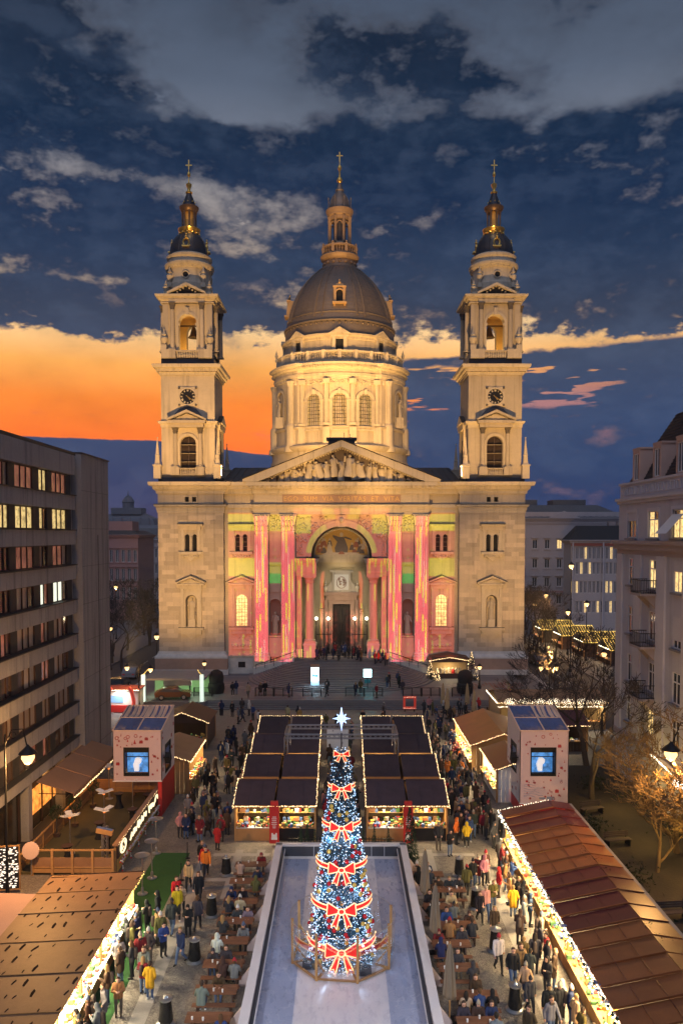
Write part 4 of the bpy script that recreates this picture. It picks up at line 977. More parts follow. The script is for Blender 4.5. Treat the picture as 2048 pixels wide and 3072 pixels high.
# ================================================================ SETTING
def cobble(name, c1, c2, vs=7.5, rough=.55):
    global T
    m = bpy.data.materials.new(name); m.use_nodes = True; T = m.node_tree; b = T.nodes['Principled BSDF']
    g = S(T.nodes.new('ShaderNodeNewGeometry').outputs['Position'])
    x, y, z = sep(g)
    fan = M('SINE', x * 4.2) * .18
    vv = comb(x, y + fan, z)
    vo = T.nodes.new('ShaderNodeTexVoronoi'); vo.inputs['Scale'].default_value = vs; T.links.new(vv.k, vo.inputs['Vector'])
    ve = T.nodes.new('ShaderNodeTexVoronoi'); ve.feature = 'DISTANCE_TO_EDGE'; ve.inputs['Scale'].default_value = vs; T.links.new(vv.k, ve.inputs['Vector'])
    cr = sep(S(vo.outputs['Color']))[0]
    col = mixc(cr * .7 + noise(g, .5, 5., .6) * .5, c1, c2)
    joint = sstep(.0, .07, S(ve.outputs['Distance']))
    col = mixc(joint, tuple(q * .35 for q in c1), col)
    stain = sstep(.45, .7, noise(g, .22, 6., .65))
    col = mixc(stain * .45, col, tuple(q * .5 for q in c1))
    T.links.new(col.k, b.inputs['Base Color'])
    setin(b.inputs['Roughness'], noise(g, .7, 4.) * .3 + (rough - .15))
    bn = T.nodes.new('ShaderNodeBump'); bn.inputs['Strength'].default_value = .5; bn.inputs['Distance'].default_value = .03
    T.links.new((joint + cr * .2).k, bn.inputs['Height']); T.links.new(bn.outputs[0], b.inputs['Normal']); MATS[name] = m
    return m
pave = cobble('cobbled_plaza', (.15, .13, .115), (.26, .225, .19))
asphalt = mat('asphalt', (.055, .052, .055), .7, var=.25, sc=.4, bump=.3, bsc=40., rnd=0, fine=.2)
paving = mat('terrace_slab', (.12, .115, .125), .6, var=.2, sc=.5, bump=.15, bsc=20., rnd=.1, fine=.1)
stepst = mat('step_granite', (.15, .145, .15), .6, var=.2, sc=1.2, bump=.2, rnd=.12, fine=.1)
paleband = mat('pale_paving_band', (.34, .31, .28), .6, var=.25, sc=1., bump=.2, rnd=.1)
paint = mat('road_paint', (.6, .6, .6), .7, var=.2, sc=2.)
kerbm = mat('kerb_granite', (.3, .29, .28), .7, var=.2, sc=2.)

struct('ground', MB().box(-250, 250, -50, 700, -2, 0), asphalt)
struct('plaza', MB().box(-20.6, 23.9, 18, 92.6, -.5, .006), pave)
struct('planted_strip', MB().box(15.1, 23.9, 18, 70, -.5, .012), mat('trodden_soil', (.028, .021, .016), .95, var=.4, sc=.7, bump=.5, bsc=5., fine=.2))
m = MB()
for x in (-8.6, 8.9): m.box(x - .35, x + .35, 18, 50, -.5, .011)
for y in (50.2, 46.5): m.box(-8.2, -4.6, y - .22, y + .22, -.5, .013); m.box(4.6, 8.5, y - .22, y + .22, -.5, .013)
for x in (-5.2, -4.2, 4.4, 5.6, -6.6): m.box(x - .25, x + .25, 44, 51, -.5, .015)
struct('paving_band', m, paleband)
m = MB(); m.box(-24, 24, 94.5, 200, -.5, .8)
struct('terrace', m, paving)
# broad steps up from the market
tst = thing('plaza_steps', 'low flight of grey steps between the market and the church terrace', 'steps', (0, 0, 0))
for k in range(5): MB().box(-20, 20, 92.5 + k * .4, 94.6, -.2, .16 * (k + 1) - .002 * (k == 4)).build('step', stepst, tst)
# inlaid pale curves on the terrace
m = MB()
for s in (-1, 1):
    for d in (0, .9):
        pts = [(s * (24 - t * 1.2), 103.5 + d + 1.6 * sin(min(1, max(0, (t - 4) / 6)) * pi) * 0 + (2.2 / (1 + math.exp((t - 6) * 1.2))) - 3.2 / (1 + math.exp(-(t - 9)))) for t in [i * .4 for i in range(40)]]
        for p, q in zip(pts[:-1], pts[1:]): m.bar((*p, .806), (*q, .806), .16, .012)
m.box(-12, 12, 96.0, 96.12, .7, .806); m.box(-24, 24, 109.9, 110.05, .7, .806); m.box(-24, -13, 105.5, 105.62, .7, .806)
struct('terrace_inlay', m, paleband)
m = MB()
for k in range(14): m.box(17 + k * .5, 17.25 + k * .5, 101 + (k % 5) * .7, 106 - (k % 4) * .5, .7, .805)
struct('terrace_pattern', m, mat('red_brick_paving', (.2, .09, .07), .7, var=.2))
# fan of church steps
def fan(a, bb, n=40): return [(a * (abs(cos(t)) ** .8) * (1 if cos(t) >= 0 else -1), 112.2 - 112 - bb * abs(sin(t)) ** .85) for t in [pi + pi * i / n for i in range(n + 1)]]
NS = 20
for k in range(NS):
    t = k / (NS - 1); a = 13.0 - 6.2 * t ** .85; bb = 13.4 - 11.6 * t; z1 = .8 + 2.3 * (k + 1) / NS
    q = MB(); q.loft(fan(a, bb), [(0, z1 - .14), (0, z1)]); q.build('step', stepst, B)
MB().box(-6.3, 6.3, .2, 5.6, .7, 3.08).build('porch_floor', paving, B)
for s in (-1, 1):
    q = MB(); pts = [(s * 6.6, 3.35), (s * 12.3, 1.9), (s * 12.3, .8), (s * 6.6, .8)]; q.prism(pts if s < 0 else pts[::-1], -1.4, -.4); q.build('cheek_wall', stone_white, B)
    q = MB(); 
    q.tube([(s * 6.9, -1.5, 4.1), (s * 12., -1.9, 2.4)], .05, 6)
    for j in range(5): x = s * (7 + j * 1.22); q.tube([(x, -1.5 - j * .08, 4.05 - j * .41), (x, -1.5 - j * .08, 2.6 - j * .2)], .035, 5)
    q.build('handrail', iron, B)
# streets beside the church
for s in (-1, 1):
    struct('pavement', MB().box(s * 24, s * 27.5, 70, 260, -.4, .14), paving)
    m = MB()
    for k in range(18): m.box(s * 31.5 - .06, s * 31.5 + .06, 96 + k * 6, 99 + k * 6, -.1, .006)
    m.box(s * 28.1 - .07, s * 28.1 + .07, 94, 240, -.1, .006)
    struct('road_marking', m, paint)
    struct('kerb', MB().box(s * 27.5, s * 27.75, 70, 260, -.4, .15), kerbm)
    struct('pavement', MB().box(s * 36, s * 60, 90, 260, -.4, .13), paving)
# ---------------------------------------------------------------- office building
conc = mat('exposed_concrete', (.34, .335, .35), .9, var=.16, sc=.5, bump=.2, bsc=12., rnd=.07, fine=.16, streak=.38)
frm = mat('bronze_window_frame', (.05, .025, .02), .5, var=.1); drk = mat('dark_cladding', (.03, .03, .035), .6, var=.2)
GL = [mat('office_glass_dim', (.10, .07, .065), .08, var=.3, sc=.8, rnd=.4, spec=.9), mat('office_glass_curtain', (.34, .28, .25), .3, var=.25, sc=1., rnd=.3),
      mat('office_glass_warm', (.3, .24, .1), .2, var=.4, sc=2., rnd=.3, emit=(1., .72, .28), es=.55), mat('office_glass_white', (.5, .5, .4), .2, var=.2, sc=2., emit=(.95, 1., .8), es=1.1),
      mat('office_glass_pink_reflection', (.36, .16, .13), .15, var=.4, sc=1.2, rnd=.4, emit=(1., .35, .22), es=.12), mat('office_screen', (.1, .3, .4), .3, var=.5, sc=3., emit=(.2, .75, 1.), es=.7)]  # pink panes: reflection painted as colour and a faint glow
OB = thing('office_building', 'grey concrete office block with long rows of dark framed windows', 'building', (-20.7, 46, 0))
m = MB(); m.box(-12, -.75, 0, 16.2, 0, 26.6); m.box(-12, -.5, 16.2, 16.8, 0, 26.5); OB_w = m.build('wall', conc, OB)
MB().box(-12.2, -.0, -.1, 16.3, 26.66, 26.9).build('roof_edge', drk, OB)
rows = [25.13 - 2.69 * k for k in range(8)]
edges = [0, 3.15, 6.4, 9.6, 12.85, 16.15]
for k in range(9):
    z1 = 26.65 if k == 0 else rows[k - 1] - 1.6; z0 = rows[k] + .02 if k < 8 else 3.9
    for a, b in zip(edges[:-1], edges[1:]): MB().box(-.5, 0, a + .02, b - .02, z0, z1).build('concrete_panel', conc, OB)
    if k: MB().box(-.5, .12, 0, 16.15, z1, z1 + .07).build('sill', drk, OB)
lit = {(1, 3.0): 2, (1, 5.5): 2, (1, 9.6): 2, (1, 12.1): 2, (3, 9.6): 3, (3, 12.1): 3, (5, 5.6): 5, (0, 9.6): 2, (0, 12.1): 4, (0, 5.5): 4, (0, 3.0): 4, (2, 12.1): 4, (6, 12.1): 1, (4, 5.5): 1, (6, 5.5): 1, (2, 5.5): 4}
rs = random.Random(4)
for k, zt_ in enumerate(rows):
    for y0, w in ((-.6, 2.9), (3.0, 1.5), (5.5, 3.0), (9.6, 1.5), (12.1, 3.0)):
        z1 = zt_; z0 = zt_ - 1.53
        wn = MB().plate(rectp(y0, y0 + w, z0, z1), [rectp(y0 + .08 + i * (w - .08) / (3 if w > 2 else 2), y0 + (i + 1) * (w - .08) / (3 if w > 2 else 2), z0 + .07, z1 - .07) for i in range(3 if w > 2 else 2)], lambda u, v, w_: (-.38 - w_, u, v), .1).build('window', frm, OB)
        ty = lit.get((k, y0), None)
        n = 3 if w > 2 else 2
        for i in range(n):
            g = ty if ty is not None and (i < n - 1 or rs.random() < .6) else rs.choice((0, 0, 1, 1, 4))
            a = y0 + .08 + i * (w - .08) / n; MB().box(-.5, -.46, a, a + (w - .08) / n - .08, z0 + .07, z1 - .07).build('pane', GL[g], wn)
    for y0, y1 in ((2.3, 3.0), (4.5, 5.5), (8.5, 9.6), (11.1, 12.1), (15.1, 16.15)): MB().box(-.74, -.36, y0, y1, zt_ - 1.6, zt_ + .02).build('mullion_panel', drk, OB)
SL = MB(); SL.box(-9, .25, 16.85, 24.1, 0, 26.9); slab = SL.build('stair_slab', conc, OB)
m = MB(); m.box(.25, .28, 20.9, 20.98, 0, 20.5)
for k in range(8): m.box(.25, .262, 16.85, 24.1, 3 + k * 3, 3.02 + k * 3)
m.build('joint', drk, slab)
MB().box(-9.2, .35, 16.75, 24.2, 26.9, 27.0).build('coping', drk, slab)
# recessed ground floor
m = MB(); m.box(-.72, -.7, 0, 16, .1, 3.8); m.build('shopfront', mat('dark_shop_glass', (.02, .02, .02), .15, spec=.8), OB)
m = MB()
for k in range(9): m.box(-.7, -.6, k * 2 - .06, k * 2 + .06, .1, 3.8)
m.build('shopfront_frame', frm, OB)
for k in range(3): MB().box(-.75, -.15, k * 6.4, k * 6.4 + .6, 0, 3.9).build('pillar', conc, OB)
glw = mat('restaurant_glow', (.5, .2, .05), .6, var=.5, sc=1.5, emit=(1., .36, .06), es=.9)
for k in range(3): MB().box(-.69, -.66, 8.3 + k * 2, 9.9 + k * 2, 1.1, 2.9).build('lit_shop_pane', glw, OB)

# ---------------------------------------------------------------- apartment building on the right
plas = mat('grey_render', (.46, .47, .54), .9, var=.1, sc=.6, bump=.12, bsc=18., rnd=.03, fine=.08, streak=.16)
plas2 = mat('pale_render', (.54, .54, .60), .9, var=.1, sc=.6, bump=.1, bsc=18.)
brickb = mat('brown_stone_band', (.34, .29, .29), .85, var=.15)
tile = mat('roof_tile_dark', (.05, .04, .04), .8, var=.3, sc=2., rnd=.2)
whitef = mat('white_window_paint', (.7, .7, .72), .6, var=.05)
gdark = mat('apartment_glass', (.045, .05, .065), .08, var=.3, rnd=.4, spec=.9); gwarm = mat('apartment_lit_glass', (.4, .3, .15), .2, var=.4, sc=2.5, emit=(1., .68, .26), es=.9)
AB = thing('apartment_building', 'pale rendered corner house with mansard roof, white windows and iron balconies', 'building', (24, 69, 0))
FXm = lambda u, v, w: (w, -u, v)      # wall facing -x; u runs towards the camera
cols = [3.1, 7.65, 12.2, 16.8, 21.4]; zr = [(20.25, 22.35), (16.35, 18.6), (12.3, 14.6), (8.3, 10.6), (4.9, 7.2)]
m = MB(); m.plate(rectp(0, 25, 0, 23.1), [rectp(c - .7 - .3 * (r == 0), c + .7 + .3 * (r == 0), z0, z1) for c in cols for r, (z0, z1) in enumerate(zr)], FXm, .5)
m.box(.5, 14, -25, 0, 0, 23.1); m.build('wall', plas, AB)
m = MB(); m.box(-.15, 2, -25, .15, 23.1, 23.35); m.box(-.3, 2, -25, .3, 23.35, 23.6); m.build('cornice', plas2, AB)
m = MB(); m.box(.05, 1, -25, -.05, 23.6, 24.7); m.box(-.08, 1.1, -25, .08, 24.7, 24.88); pr = m.build('parapet', plas2, AB)
for k in range(17): MB().plate(rectp(.7 + k * 1.1, 1.4 + k * 1.1, 23.85, 24.5), [rectp(.76 + k * 1.1, 1.34 + k * 1.1, 23.91, 24.44)], lambda u, v, w: (-.02 + w, -u, v), .08).build('parapet_panel', plas2, pr)
m = MB(); m.box(-.55, .5, -25, .55, 19.75, 20.05); m.box(-.35, .5, -25, .35, 19.3, 19.75); m.box(-.12, .5, -25, .12, 18.9, 19.3); m.build('string_course', brickb, AB)
for y0, y1 in ((-.05, 1.2), (3.95, 5.5), (8.6, 10.2), (13.3, 14.9), (17.9, 19.4)): MB().box(-.16, 0, -y1, -y0, 3.9, 18.9).build('pilaster', plas2, AB)
MB().box(-.3, .0, -25, .05, 3.5, 3.9).build('plinth_band', brickb, AB)
rs = random.Random(8)
for ci, c in enumerate(cols[:4]):
    for r, (z0, z1) in enumerate(zr):
        hw = .7 + .3 * (r == 0)
        zm = z0 + (z1 - z0) * .68
        w = MB().plate(rectp(c - hw, c + hw, z0, z1), [rectp(c - hw + .09, c - .04, z0 + .09, zm - .04), rectp(c + .04, c + hw - .09, z0 + .09, zm - .04), rectp(c - hw + .09, c - .04, zm + .05, z1 - .09), rectp(c + .04, c + hw - .09, zm + .05, z1 - .09)], lambda u, v, q: (.06 + q, -u, v), .08).build('window', whitef, AB)
        li = (r, ci) in ((0, 1), (1, 1), (1, 2), (0, 2), (4, 1))
        for a, b in ((c - hw + .09, c - .04), (c + .04, c + hw - .09)):
            MB().box(.11, .13, -b, -a, z0 + .09, zm - .04).build('pane', gwarm if li else gdark, w); MB().box(.11, .13, -b, -a, zm + .05, z1 - .09).build('pane', gwarm if li and rs.random() < .5 else gdark, w)
        MB().box(-.22, .3, -c - hw - .15, -c + hw + .15, z0 - .16, z0).build('sill', mat('sill_sheet', (.2, .2, .23), .6), w)
        if r == 0: MB().plate(rectp(c - hw - .25, c + hw + .25, z0 - .1, z1 + .25), [rectp(c - hw, c + hw, z0 - .05, z1)], lambda u, v, q: (-.06 + q, -u, v), .1).build('surround', plas2, w)
        if (r, ci) in ((1, 2), (0, 0), (2, 2)): MB().box(.01, .05, -c - hw, -c + hw, z1 - (1.7 if r == 2 else .7), z1).build('blind', plas2, w)
q = MB(); q.face([(-.05, -13.2, 22.0), (-.05, -11.2, 22.0), (-1.3, -11.2, 20.6), (-1.3, -13.2, 20.6)]); q.build('awning', whitef, AB)
for z in (16.3, 12.25, 8.25):
    c = cols[1]; q = MB(); q.box(-1.35, 0, -c - 1.15, -c + 1.15, z - .45, z - .28); q.prism([(-1.0, z - .45), (0, z - 1.5), (0, z - .45)], -c - .9, -c - .6); q.prism([(-1.0, z - .45), (0, z - 1.5), (0, z - .45)], -c + .6, -c + .9); bl = q.build('balcony', brickb, AB)
    q = MB()
    for zz in (z - .2, z + .75): q.tube([(0, -c - 1.1, zz), (-1.3, -c - 1.1, zz), (-1.3, -c + 1.1, zz), (0, -c + 1.1, zz)], .035, 5)
    for k in range(15): y = -c - 1.1 + k * 2.2 / 14; q.tube([(-1.3, y, z - .28), (-1.3, y, z + .75)], .018, 4)
    for k in range(8):
        for s in (-1, 1): q.tube([(-1.3 + k * .18, -c + s * 1.1, z - .28), (-1.3 + k * .18, -c + s * 1.1, z + .75)], .018, 4)
    q.build('railing', iron, bl)
m = MB(); A_ = [(.3, -.3, 24.4), (.3, -25, 24.4), (3.4, -25, 30.4), (3.4, -3.4, 30.4)]; m.face(A_); m.face([(.3, -.3, 24.4), (3.4, -3.4, 30.4), (10, -3.4, 30.4), (13, -.3, 24.4)]); m.face([(3.4, -3.4, 30.4), (3.4, -25, 30.4), (8, -25, 32), (8, -7, 32)]); m.face([(3.4, -3.4, 30.4), (8, -7, 32), (10, -3.4, 30.4)])
mr_ = m.build('mansard_roof', tile, AB)
m = MB()
for k in range(22): z = 24.6 + k * .27; x = .3 + (z - 24.4) * 3.1 / 6; m.bar((x - .03, -.3 - (x - .3), z), (x - .03, -25, z), .06, .05)
stuff(m.build('tile_courses', tile, mr_))
for c in (3.1, 7.4, 11.7):
    q = MB(); q.plate(rectp(c - .75, c + .75, 24.7, 27.5), [rectp(c - .5, c + .5, 25.0, 27.2)], lambda u, v, w: (.25 + w, -u, v), .2); q.box(.25, 2.2, -c - .85, -c + .85, 27.5, 27.65); q.box(.45, 2, -c - .75, -c - .6, 24.7, 27.5); q.box(.45, 2, -c + .6, -c + .75, 24.7, 27.5)
    d = q.build('dormer', mat('dormer_render', (.52, .36, .3), .8), mr_)
    MB().box(.38, .42, -c - .5, -c + .5, 25.0, 27.2).box(.36, .39, -c - .04, -c + .04, 25, 27.2).build('dormer_glass', gdark, mr_); MB().plate(rectp(c - .5, c + .5, 25, 27.2), [rectp(c - .42, c - .05, 25.1, 27.1), rectp(c + .05, c + .42, 25.1, 27.1)], lambda u, v, w: (.3 + w, -u, v), .06).build('dormer_frame', whitef, mr_)

# ---------------------------------------------------------------- farther houses
def house(name, label, x0, x1, y, ze, ncol, zrows, wh, ww, wallm, roofm, roof_h, depth=20, lit=(), band=None, glass=gdark, wf=whitef, hood=True, rz=0.):
    t = thing(name, label, 'building', ((x0 + x1) / 2, y, 0), rz, None); hw = (x1 - x0) / 2
    st = 2 * hw / ncol; holes = []; cells = []
    for r, z in enumerate(zrows):
        for c in range(ncol): u = -hw + st * (c + .5); holes.append(rectp(u - ww / 2, u + ww / 2, z, z + wh)); cells.append((r, c, u, z))
    m = MB(); m.plate(rectp(-hw, hw, 0, ze), holes, FY(0), .4); m.box(-hw, hw, .4, depth, 0, ze); m.build('wall', wallm, t)
    for r, c, u, z in cells:
        w = MB().plate(rectp(u - ww / 2, u + ww / 2, z, z + wh), [rectp(u - ww / 2 + .1, u - .05, z + .1, z + wh - .1), rectp(u + .05, u + ww / 2 - .1, z + .1, z + wh - .1)], FY(.18), .08).build('window', wf, t)
        MB().box(u - ww / 2, u + ww / 2, .26, .3, z, z + wh).build('pane', gwarm if (r, c) in lit else glass, w)
        if hood: MB().box(u - ww * .8, u + ww * .8, -.25, 0, z + wh + .3, z + wh + .5).build('hood', wallm, w); hood and MB().box(u - ww * .7, u + ww * .7, -.15, 0, z - .25, z - .05).build('sill', wallm, w)
    m = MB(); m.loft(rectp(-hw, hw, 0, depth), [(0, ze - .6), (.3, ze - .5), (.4, ze - .1), (.7, ze), (.7, ze + .15), (0, ze + .2)]); m.build('cornice', wallm, t)
    for b0, b1, bm in (band or ()): MB().box(-hw, hw, -.2, 0, b0, b1).build('band', bm, t)
    m = MB(); m.loft(rectp(-hw, hw, 0, depth), [(.4, ze + .15), (-min(depth * .35, roof_h * 1.6), ze + roof_h)]); m.build('roof', roofm, t)
    return t
gr = mat('grey_stucco', (.46, .42, .44), .9, var=.15, sc=.3, rnd=.03); pk = mat('rose_stucco', (.42, .25, .24), .9, var=.15, sc=.3)
rgrey = mat('grey_roof', (.12, .12, .13), .8, var=.25, sc=.5)
h = house('ministry_building', 'long grey stuccoed palace with pediment behind the right bell tower', 33, 68, 190, 24.4, 12, (4.0, 8.2, 12.6, 17.2), 2.2, 1.2, gr, rgrey, 3.4, 24, ((2, 7), (3, 6)), ((6.7, 7.2, pk), (23.2, 23.4, gr)))
m = MB(); m.box(-17.5, 17.5, .3, 1, 24.6, 26.0)
for k in range(24): m.box(-17 + k * 1.45, -16.2 + k * 1.45, .2, .3, 24.8, 25.7)
m.build('attic_balustrade', gr, h)
m = MB(); m.prism([(-1.5, 24.5), (6.5, 24.5), (2.5, 26.2)], -.3, .5); m.build('gable', gr, h)
for x, w in ((-6, 4), (2, 8)): MB().box(x, x + w, 8, 14, 27.8, 29.2).build('roof_plant', rgrey, h)
h = house('corner_house', 'low lit office house with close white window strips and dark hipped roof', 48.4, 68.2, 168, 19.3, 22, (4.0, 8.2, 12.2, 15.4), 2.6, .62, mat('white_stucco', (.5, .48, .5), .85, var=.1), mat('black_roof', (.03, .03, .035), .8), 3.2, 5.5, ((1, 0), (1, 1), (2, 2), (2, 4), (1, 8), (1, 9), (0, 3), (0, 6), (0, 9), (0, 12), (3, 3), (3, 9), (2, 13)), ((18.2, 18.8, mat('red_frieze', (.36, .12, .09), .85)),), hood=False)
for x in (-9.6, -3.2, 3.2): MB().tube([(x, -.35, 0), (x, -.35, 19)], .18, 8).build('downpipe', plas2, h)
m = MB()
for k in range(4): m.box(-1 + k * 1.9, .3 + k * 1.9, 3, 4.2, 20.5, 23.4)
m.build('chimney', brickb, h)
h = house('rose_house', 'small rose coloured house front beside the concrete office block', -58.5, -48.5, 190, 20.4, 7, (5, 9.5, 14.), 3.0, .8, pk, mat('rose_roof', (.08, .07, .07), .8), 1.2, 16, ())
MB().box(-3.4, 3.2, 2, 8, 21.4, 23.8).build('roof_room', pk, h)
house('slate_house', 'grey long house behind bare trees left of the church', -66, -47, 232, 19., 15, (5, 9.3, 13.8), 2.8, .8, gr, rgrey, 3.5, 20, ((0, 12), (2, 3)))
house('street_house', 'dim house front across the side street far behind the trees', -78, -58.6, 175, 15., 8, (4, 8.5), 2.2, 1.1, pk, rgrey, 3., 16, ((1, 2),))
# far domed hall on the skyline
t = thing('domed_hall', 'hazy distant hall with long hipped roof and small lantern tower', 'building', (-168, 620, 0)); dist = mat('haze_toned_masonry', (.16, .17, .2), .9, var=.1, sc=.05)  # blue-grey of the haze put into the masonry colour
MB().box(-30, 26, 0, 40, 0, 24).build('wall', dist, t); m = MB(); m.loft(rectp(-28, 24, 2, 38), [(0, 24), (-4, 33), (-14, 38)]); m.build('roof', dist, t)
MB().box(-14, 10, 10, 26, 37, 42).build('clerestory', dist, t)
m = MB(); m.lathe([(4.6, 41), (4.6, 46), (5.2, 46.5), (4.4, 48.5), (2.5, 51), (.5, 52), (.2, 56)], 12, (-2, 17)); m.build('lantern_tower', dist, t)
for k in range(7): MB().box(-24 + k * 7, -23.4 + k * 7, .5, 1.5, 24, 34).build('roof_rib', dist, t)
for i, (x0, x1, y, z) in enumerate(((-150, -120, 420, 20), (-118, -95, 380, 17), (-140, -100, 520, 24), (-92, -70, 330, 18))):
    lb = ['flat hazy roof block below the distant domed hall', 'small dark block nearest the church among the hazy roofs', 'wide hazy block under the distant lantern tower', 'low dark house just left of the left bell tower'][i]
    house('distant_house', lb, x0, x1, y, z, 8, (6, 11), 2.2, 1.2, dist, dist, 3., 16, ((1, 3),) if i % 2 else (), hood=False, wf=dist)

# ---------------------------------------------------------------- bare winter trees
bark = mat('dark_bark', (.055, .042, .036), .95, var=.3, sc=4., rnd=.15)
barkl = mat('lamplit_bark', (.19, .125, .055), .95, var=.3, sc=4., rnd=.15)  # golden lamp light put into the bark colour of the lit trees
def bare_tree(seed, h=11., spread=1., lv=7, rmin=.018, bk=None):
    rs = random.Random(seed); tr = MB(); cr = MB()
    def grow(p, d, L, r, n):
        k = 3 if n > 2 else 2; pts = [p]; rr = [r]
        for i in range(k):
            d = (d + Vector((rs.uniform(-1, 1), rs.uniform(-1, 1), rs.uniform(-.5, .8))) * .17).normalized(); p = p + d * L / k; pts.append(p); rr.append(max(rmin, r * (1 - .42 * (i + 1) / k)))
        (tr if n == lv else cr).tube(pts, rr, 7 if n >= lv - 1 else 5 if n > 3 else 3, 0, False)
        if n <= 0: return
        nb = rs.choice((2, 3, 3)) if n > 1 else 3
        for i in range(nb):
            a = rs.uniform(0, 6.28); t = rs.uniform(.35, .8) * spread
            ax = d.cross(Vector((cos(a), sin(a), .1))).normalized(); q = (Matrix.Rotation(t, 3, ax) @ d); q.z += .08; q.normalize()
            j = len(pts) - 1 if i < 2 else rs.randint(1, len(pts) - 1); grow(pts[j], q, L * rs.uniform(.62, .84), rr[j] * rs.uniform(.6, .8), n - 1)
    grow(Vector((0, 0, -.2)), Vector((rs.uniform(-.08, .08), rs.uniform(-.08, .08), 1)), h * .3, h * .022, lv)
    return tr.mesh('trunk', bk or bark, 60), cr.mesh('crown', bk or bark)
TREES = [bare_tree(21, 12, 1.), bare_tree(35, 13, .9), bare_tree(48, 11, 1.15)]
TREESL = [bare_tree(61, 12, 1.15, 7, .024, barkl), bare_tree(72, 12, 1.25, 7, .024, barkl)]
def tree(name, k, loc, rz, sc, label, group, light=False):
    t = thing(name, label, 'tree', loc, rz, group); t.scale = (sc, sc, sc)
    a, b = (TREESL if light else TREES)[k % (2 if light else 3)]
    put('trunk', a, t); put('crown', b, t)
for i, (k, x, y, sc, lb) in enumerate((
    (0, 19.4, 61, .95, 'tall bare tree rising just right of the right printed tower'), (1, 21.8, 70, 1.0, 'bare tree with bent dark trunk in front of the apartment house'), (2, 18.6, 76, .8, 'bare tree behind the right printed tower, twigs over the lit stalls'),
    (2, 26.5, 80, .8, 'bare tree beside the corner of the apartment house, near the double lamp'))):
    tree('bare_tree', k, (x, y, 0), i * 1.3, sc, lb, 'bare trees on the square')
for i, (k, x, y, sc, lb) in enumerate(((0, 20.3, 43.4, .8, 'nearest yellow-lit bare tree beside the long red roof'), (1, 21.6, 50.5, .8, 'yellow-lit bushy bare tree next to a bench by the apartment house'), (0, 22.0, 57.5, .7, 'farther yellow-lit bare tree before the shop window'), (1, 19.2, 47.6, .55, 'low yellow-lit bare tree second from the long red roof'), (1, 22.6, 46.8, .6, 'yellow-lit bare tree close under the hanging lantern'))):
    tree('lit_bare_tree', k, (x, y, 0), i * 2., sc, lb, 'lit bare trees at the right kerb', True)
for i, (x, y, rz, lb) in enumerate(((18.4, 57.6, .3, 'dark park bench beside the right printed tower'), (18.2, 51.6, .2, 'dark park bench behind the long hut'), (17.6, 41.5, .1, 'dark park bench nearest behind the long hut'))):
    t = thing('park_bench', lb, 'bench', (x, y, 0), rz, 'dark benches under the trees')
    for k in range(4): MB().box(-.9, .9, -.2 + k * .12, -.1 + k * .12, .44, .48).build('slat', louvre, t)
    for k in range(3): MB().box(-.9, .9, .3, .34, .55 + k * .13, .65 + k * .13).build('back_slat', louvre, t)
    for sx in (-.75, .75): MB().box(sx - .03, sx + .03, -.2, .34, 0, .44).box(sx - .03, sx + .03, .34, .38, 0, .95).build('leg', iron, t)
rs = random.Random(16); hbm = mat('dark_shrub_leaf', (.02, .028, .012), .9, rnd=.3)
q = MB()
for i in range(420):
    c = Vector((rs.gauss(0, .42), rs.gauss(0, .42), abs(rs.gauss(0, .35)) + .1)); q.face([c + Vector((rs.uniform(-1, 1), rs.uniform(-1, 1), rs.uniform(-1, 1))) * .1 for _ in range(3)])
SHR = q.mesh('foliage', hbm)
for i, (x, y, lb) in enumerate(((17, 46, 'dark low shrub nearest behind the long hut'), (22.8, 61, 'dark low shrub by the apartment house corner'), (17.2, 54.5, 'dark low shrub near the right printed tower'), (20.4, 63.5, 'dark low shrub at the foot of the tall bare tree'), (23, 53.5, 'dark low shrub under the shop garland'), (17.4, 38, 'dark low shrub at the far right edge behind the roof'))):
    t = thing('shrub', lb, 'shrub', (x, y, 0), i, 'low shrubs under the trees'); put('foliage', SHR, t, None, None, (1.3, 1.3, 1.2)); MB().tube([(0, 0, 0), (.05, 0, .5)], .04, 5).build('stem', bark, t)
rs = random.Random(6)
for i in range(7): tree('street_tree', i, (33.5 + rs.uniform(-1, 1.5) + (i > 3) * 5, 128 + i * 7, 0), rs.uniform(0, 6), rs.uniform(.75, 1.), '%s bare tree from the camera in the dark row right of the church' % ('nearest', 'second', 'third', 'fourth', 'fifth', 'sixth', 'farthest')[i], 'street trees right of the church')
for i in range(8): tree('street_tree', i + 1, (-33 - rs.uniform(-1, 9), 112 + i * 7, 0), rs.uniform(0, 6), rs.uniform(.8, 1.1), '%s bare tree from the camera in the dark clump left of the church' % ('nearest', 'second', 'third', 'fourth', 'fifth', 'sixth', 'seventh', 'farthest')[i], 'street trees left of the church')
# ================================================================ MARKET
wood = mat('honey_wood', (.42, .23, .085), .65, var=.25, sc=2., rnd=.14, bump=.15, bsc=20.)
wood_d = mat('dark_stained_wood', (.075, .04, .028), .6, var=.25, sc=3., rnd=.15)
table_w = mat('red_brown_table', (.17, .075, .04), .5, var=.25, sc=3., rnd=.14)
felt = mat('dark_roof_felt', (.055, .036, .044), .9, var=.35, sc=1.2, rnd=.2, bump=.2, bsc=6., fine=.1)
feltbr = mat('brown_roof_board', (.30, .165, .085), .55, var=.3, sc=.8, rnd=.1, bump=.12, fine=.1)
redroof = mat('oxblood_sheet', (.14, .026, .022), .35, var=.3, sc=.6, rnd=.12, spec=.6, fine=.1)
brnroof = mat('rust_sheet', (.34, .115, .035), .38, var=.35, sc=.7, rnd=.1, spec=.6, fine=.1)
redp = mat('signal_red', (.55, .03, .025), .5, var=.15); whitep = mat('white_panel', (.75, .74, .72), .6, var=.08)
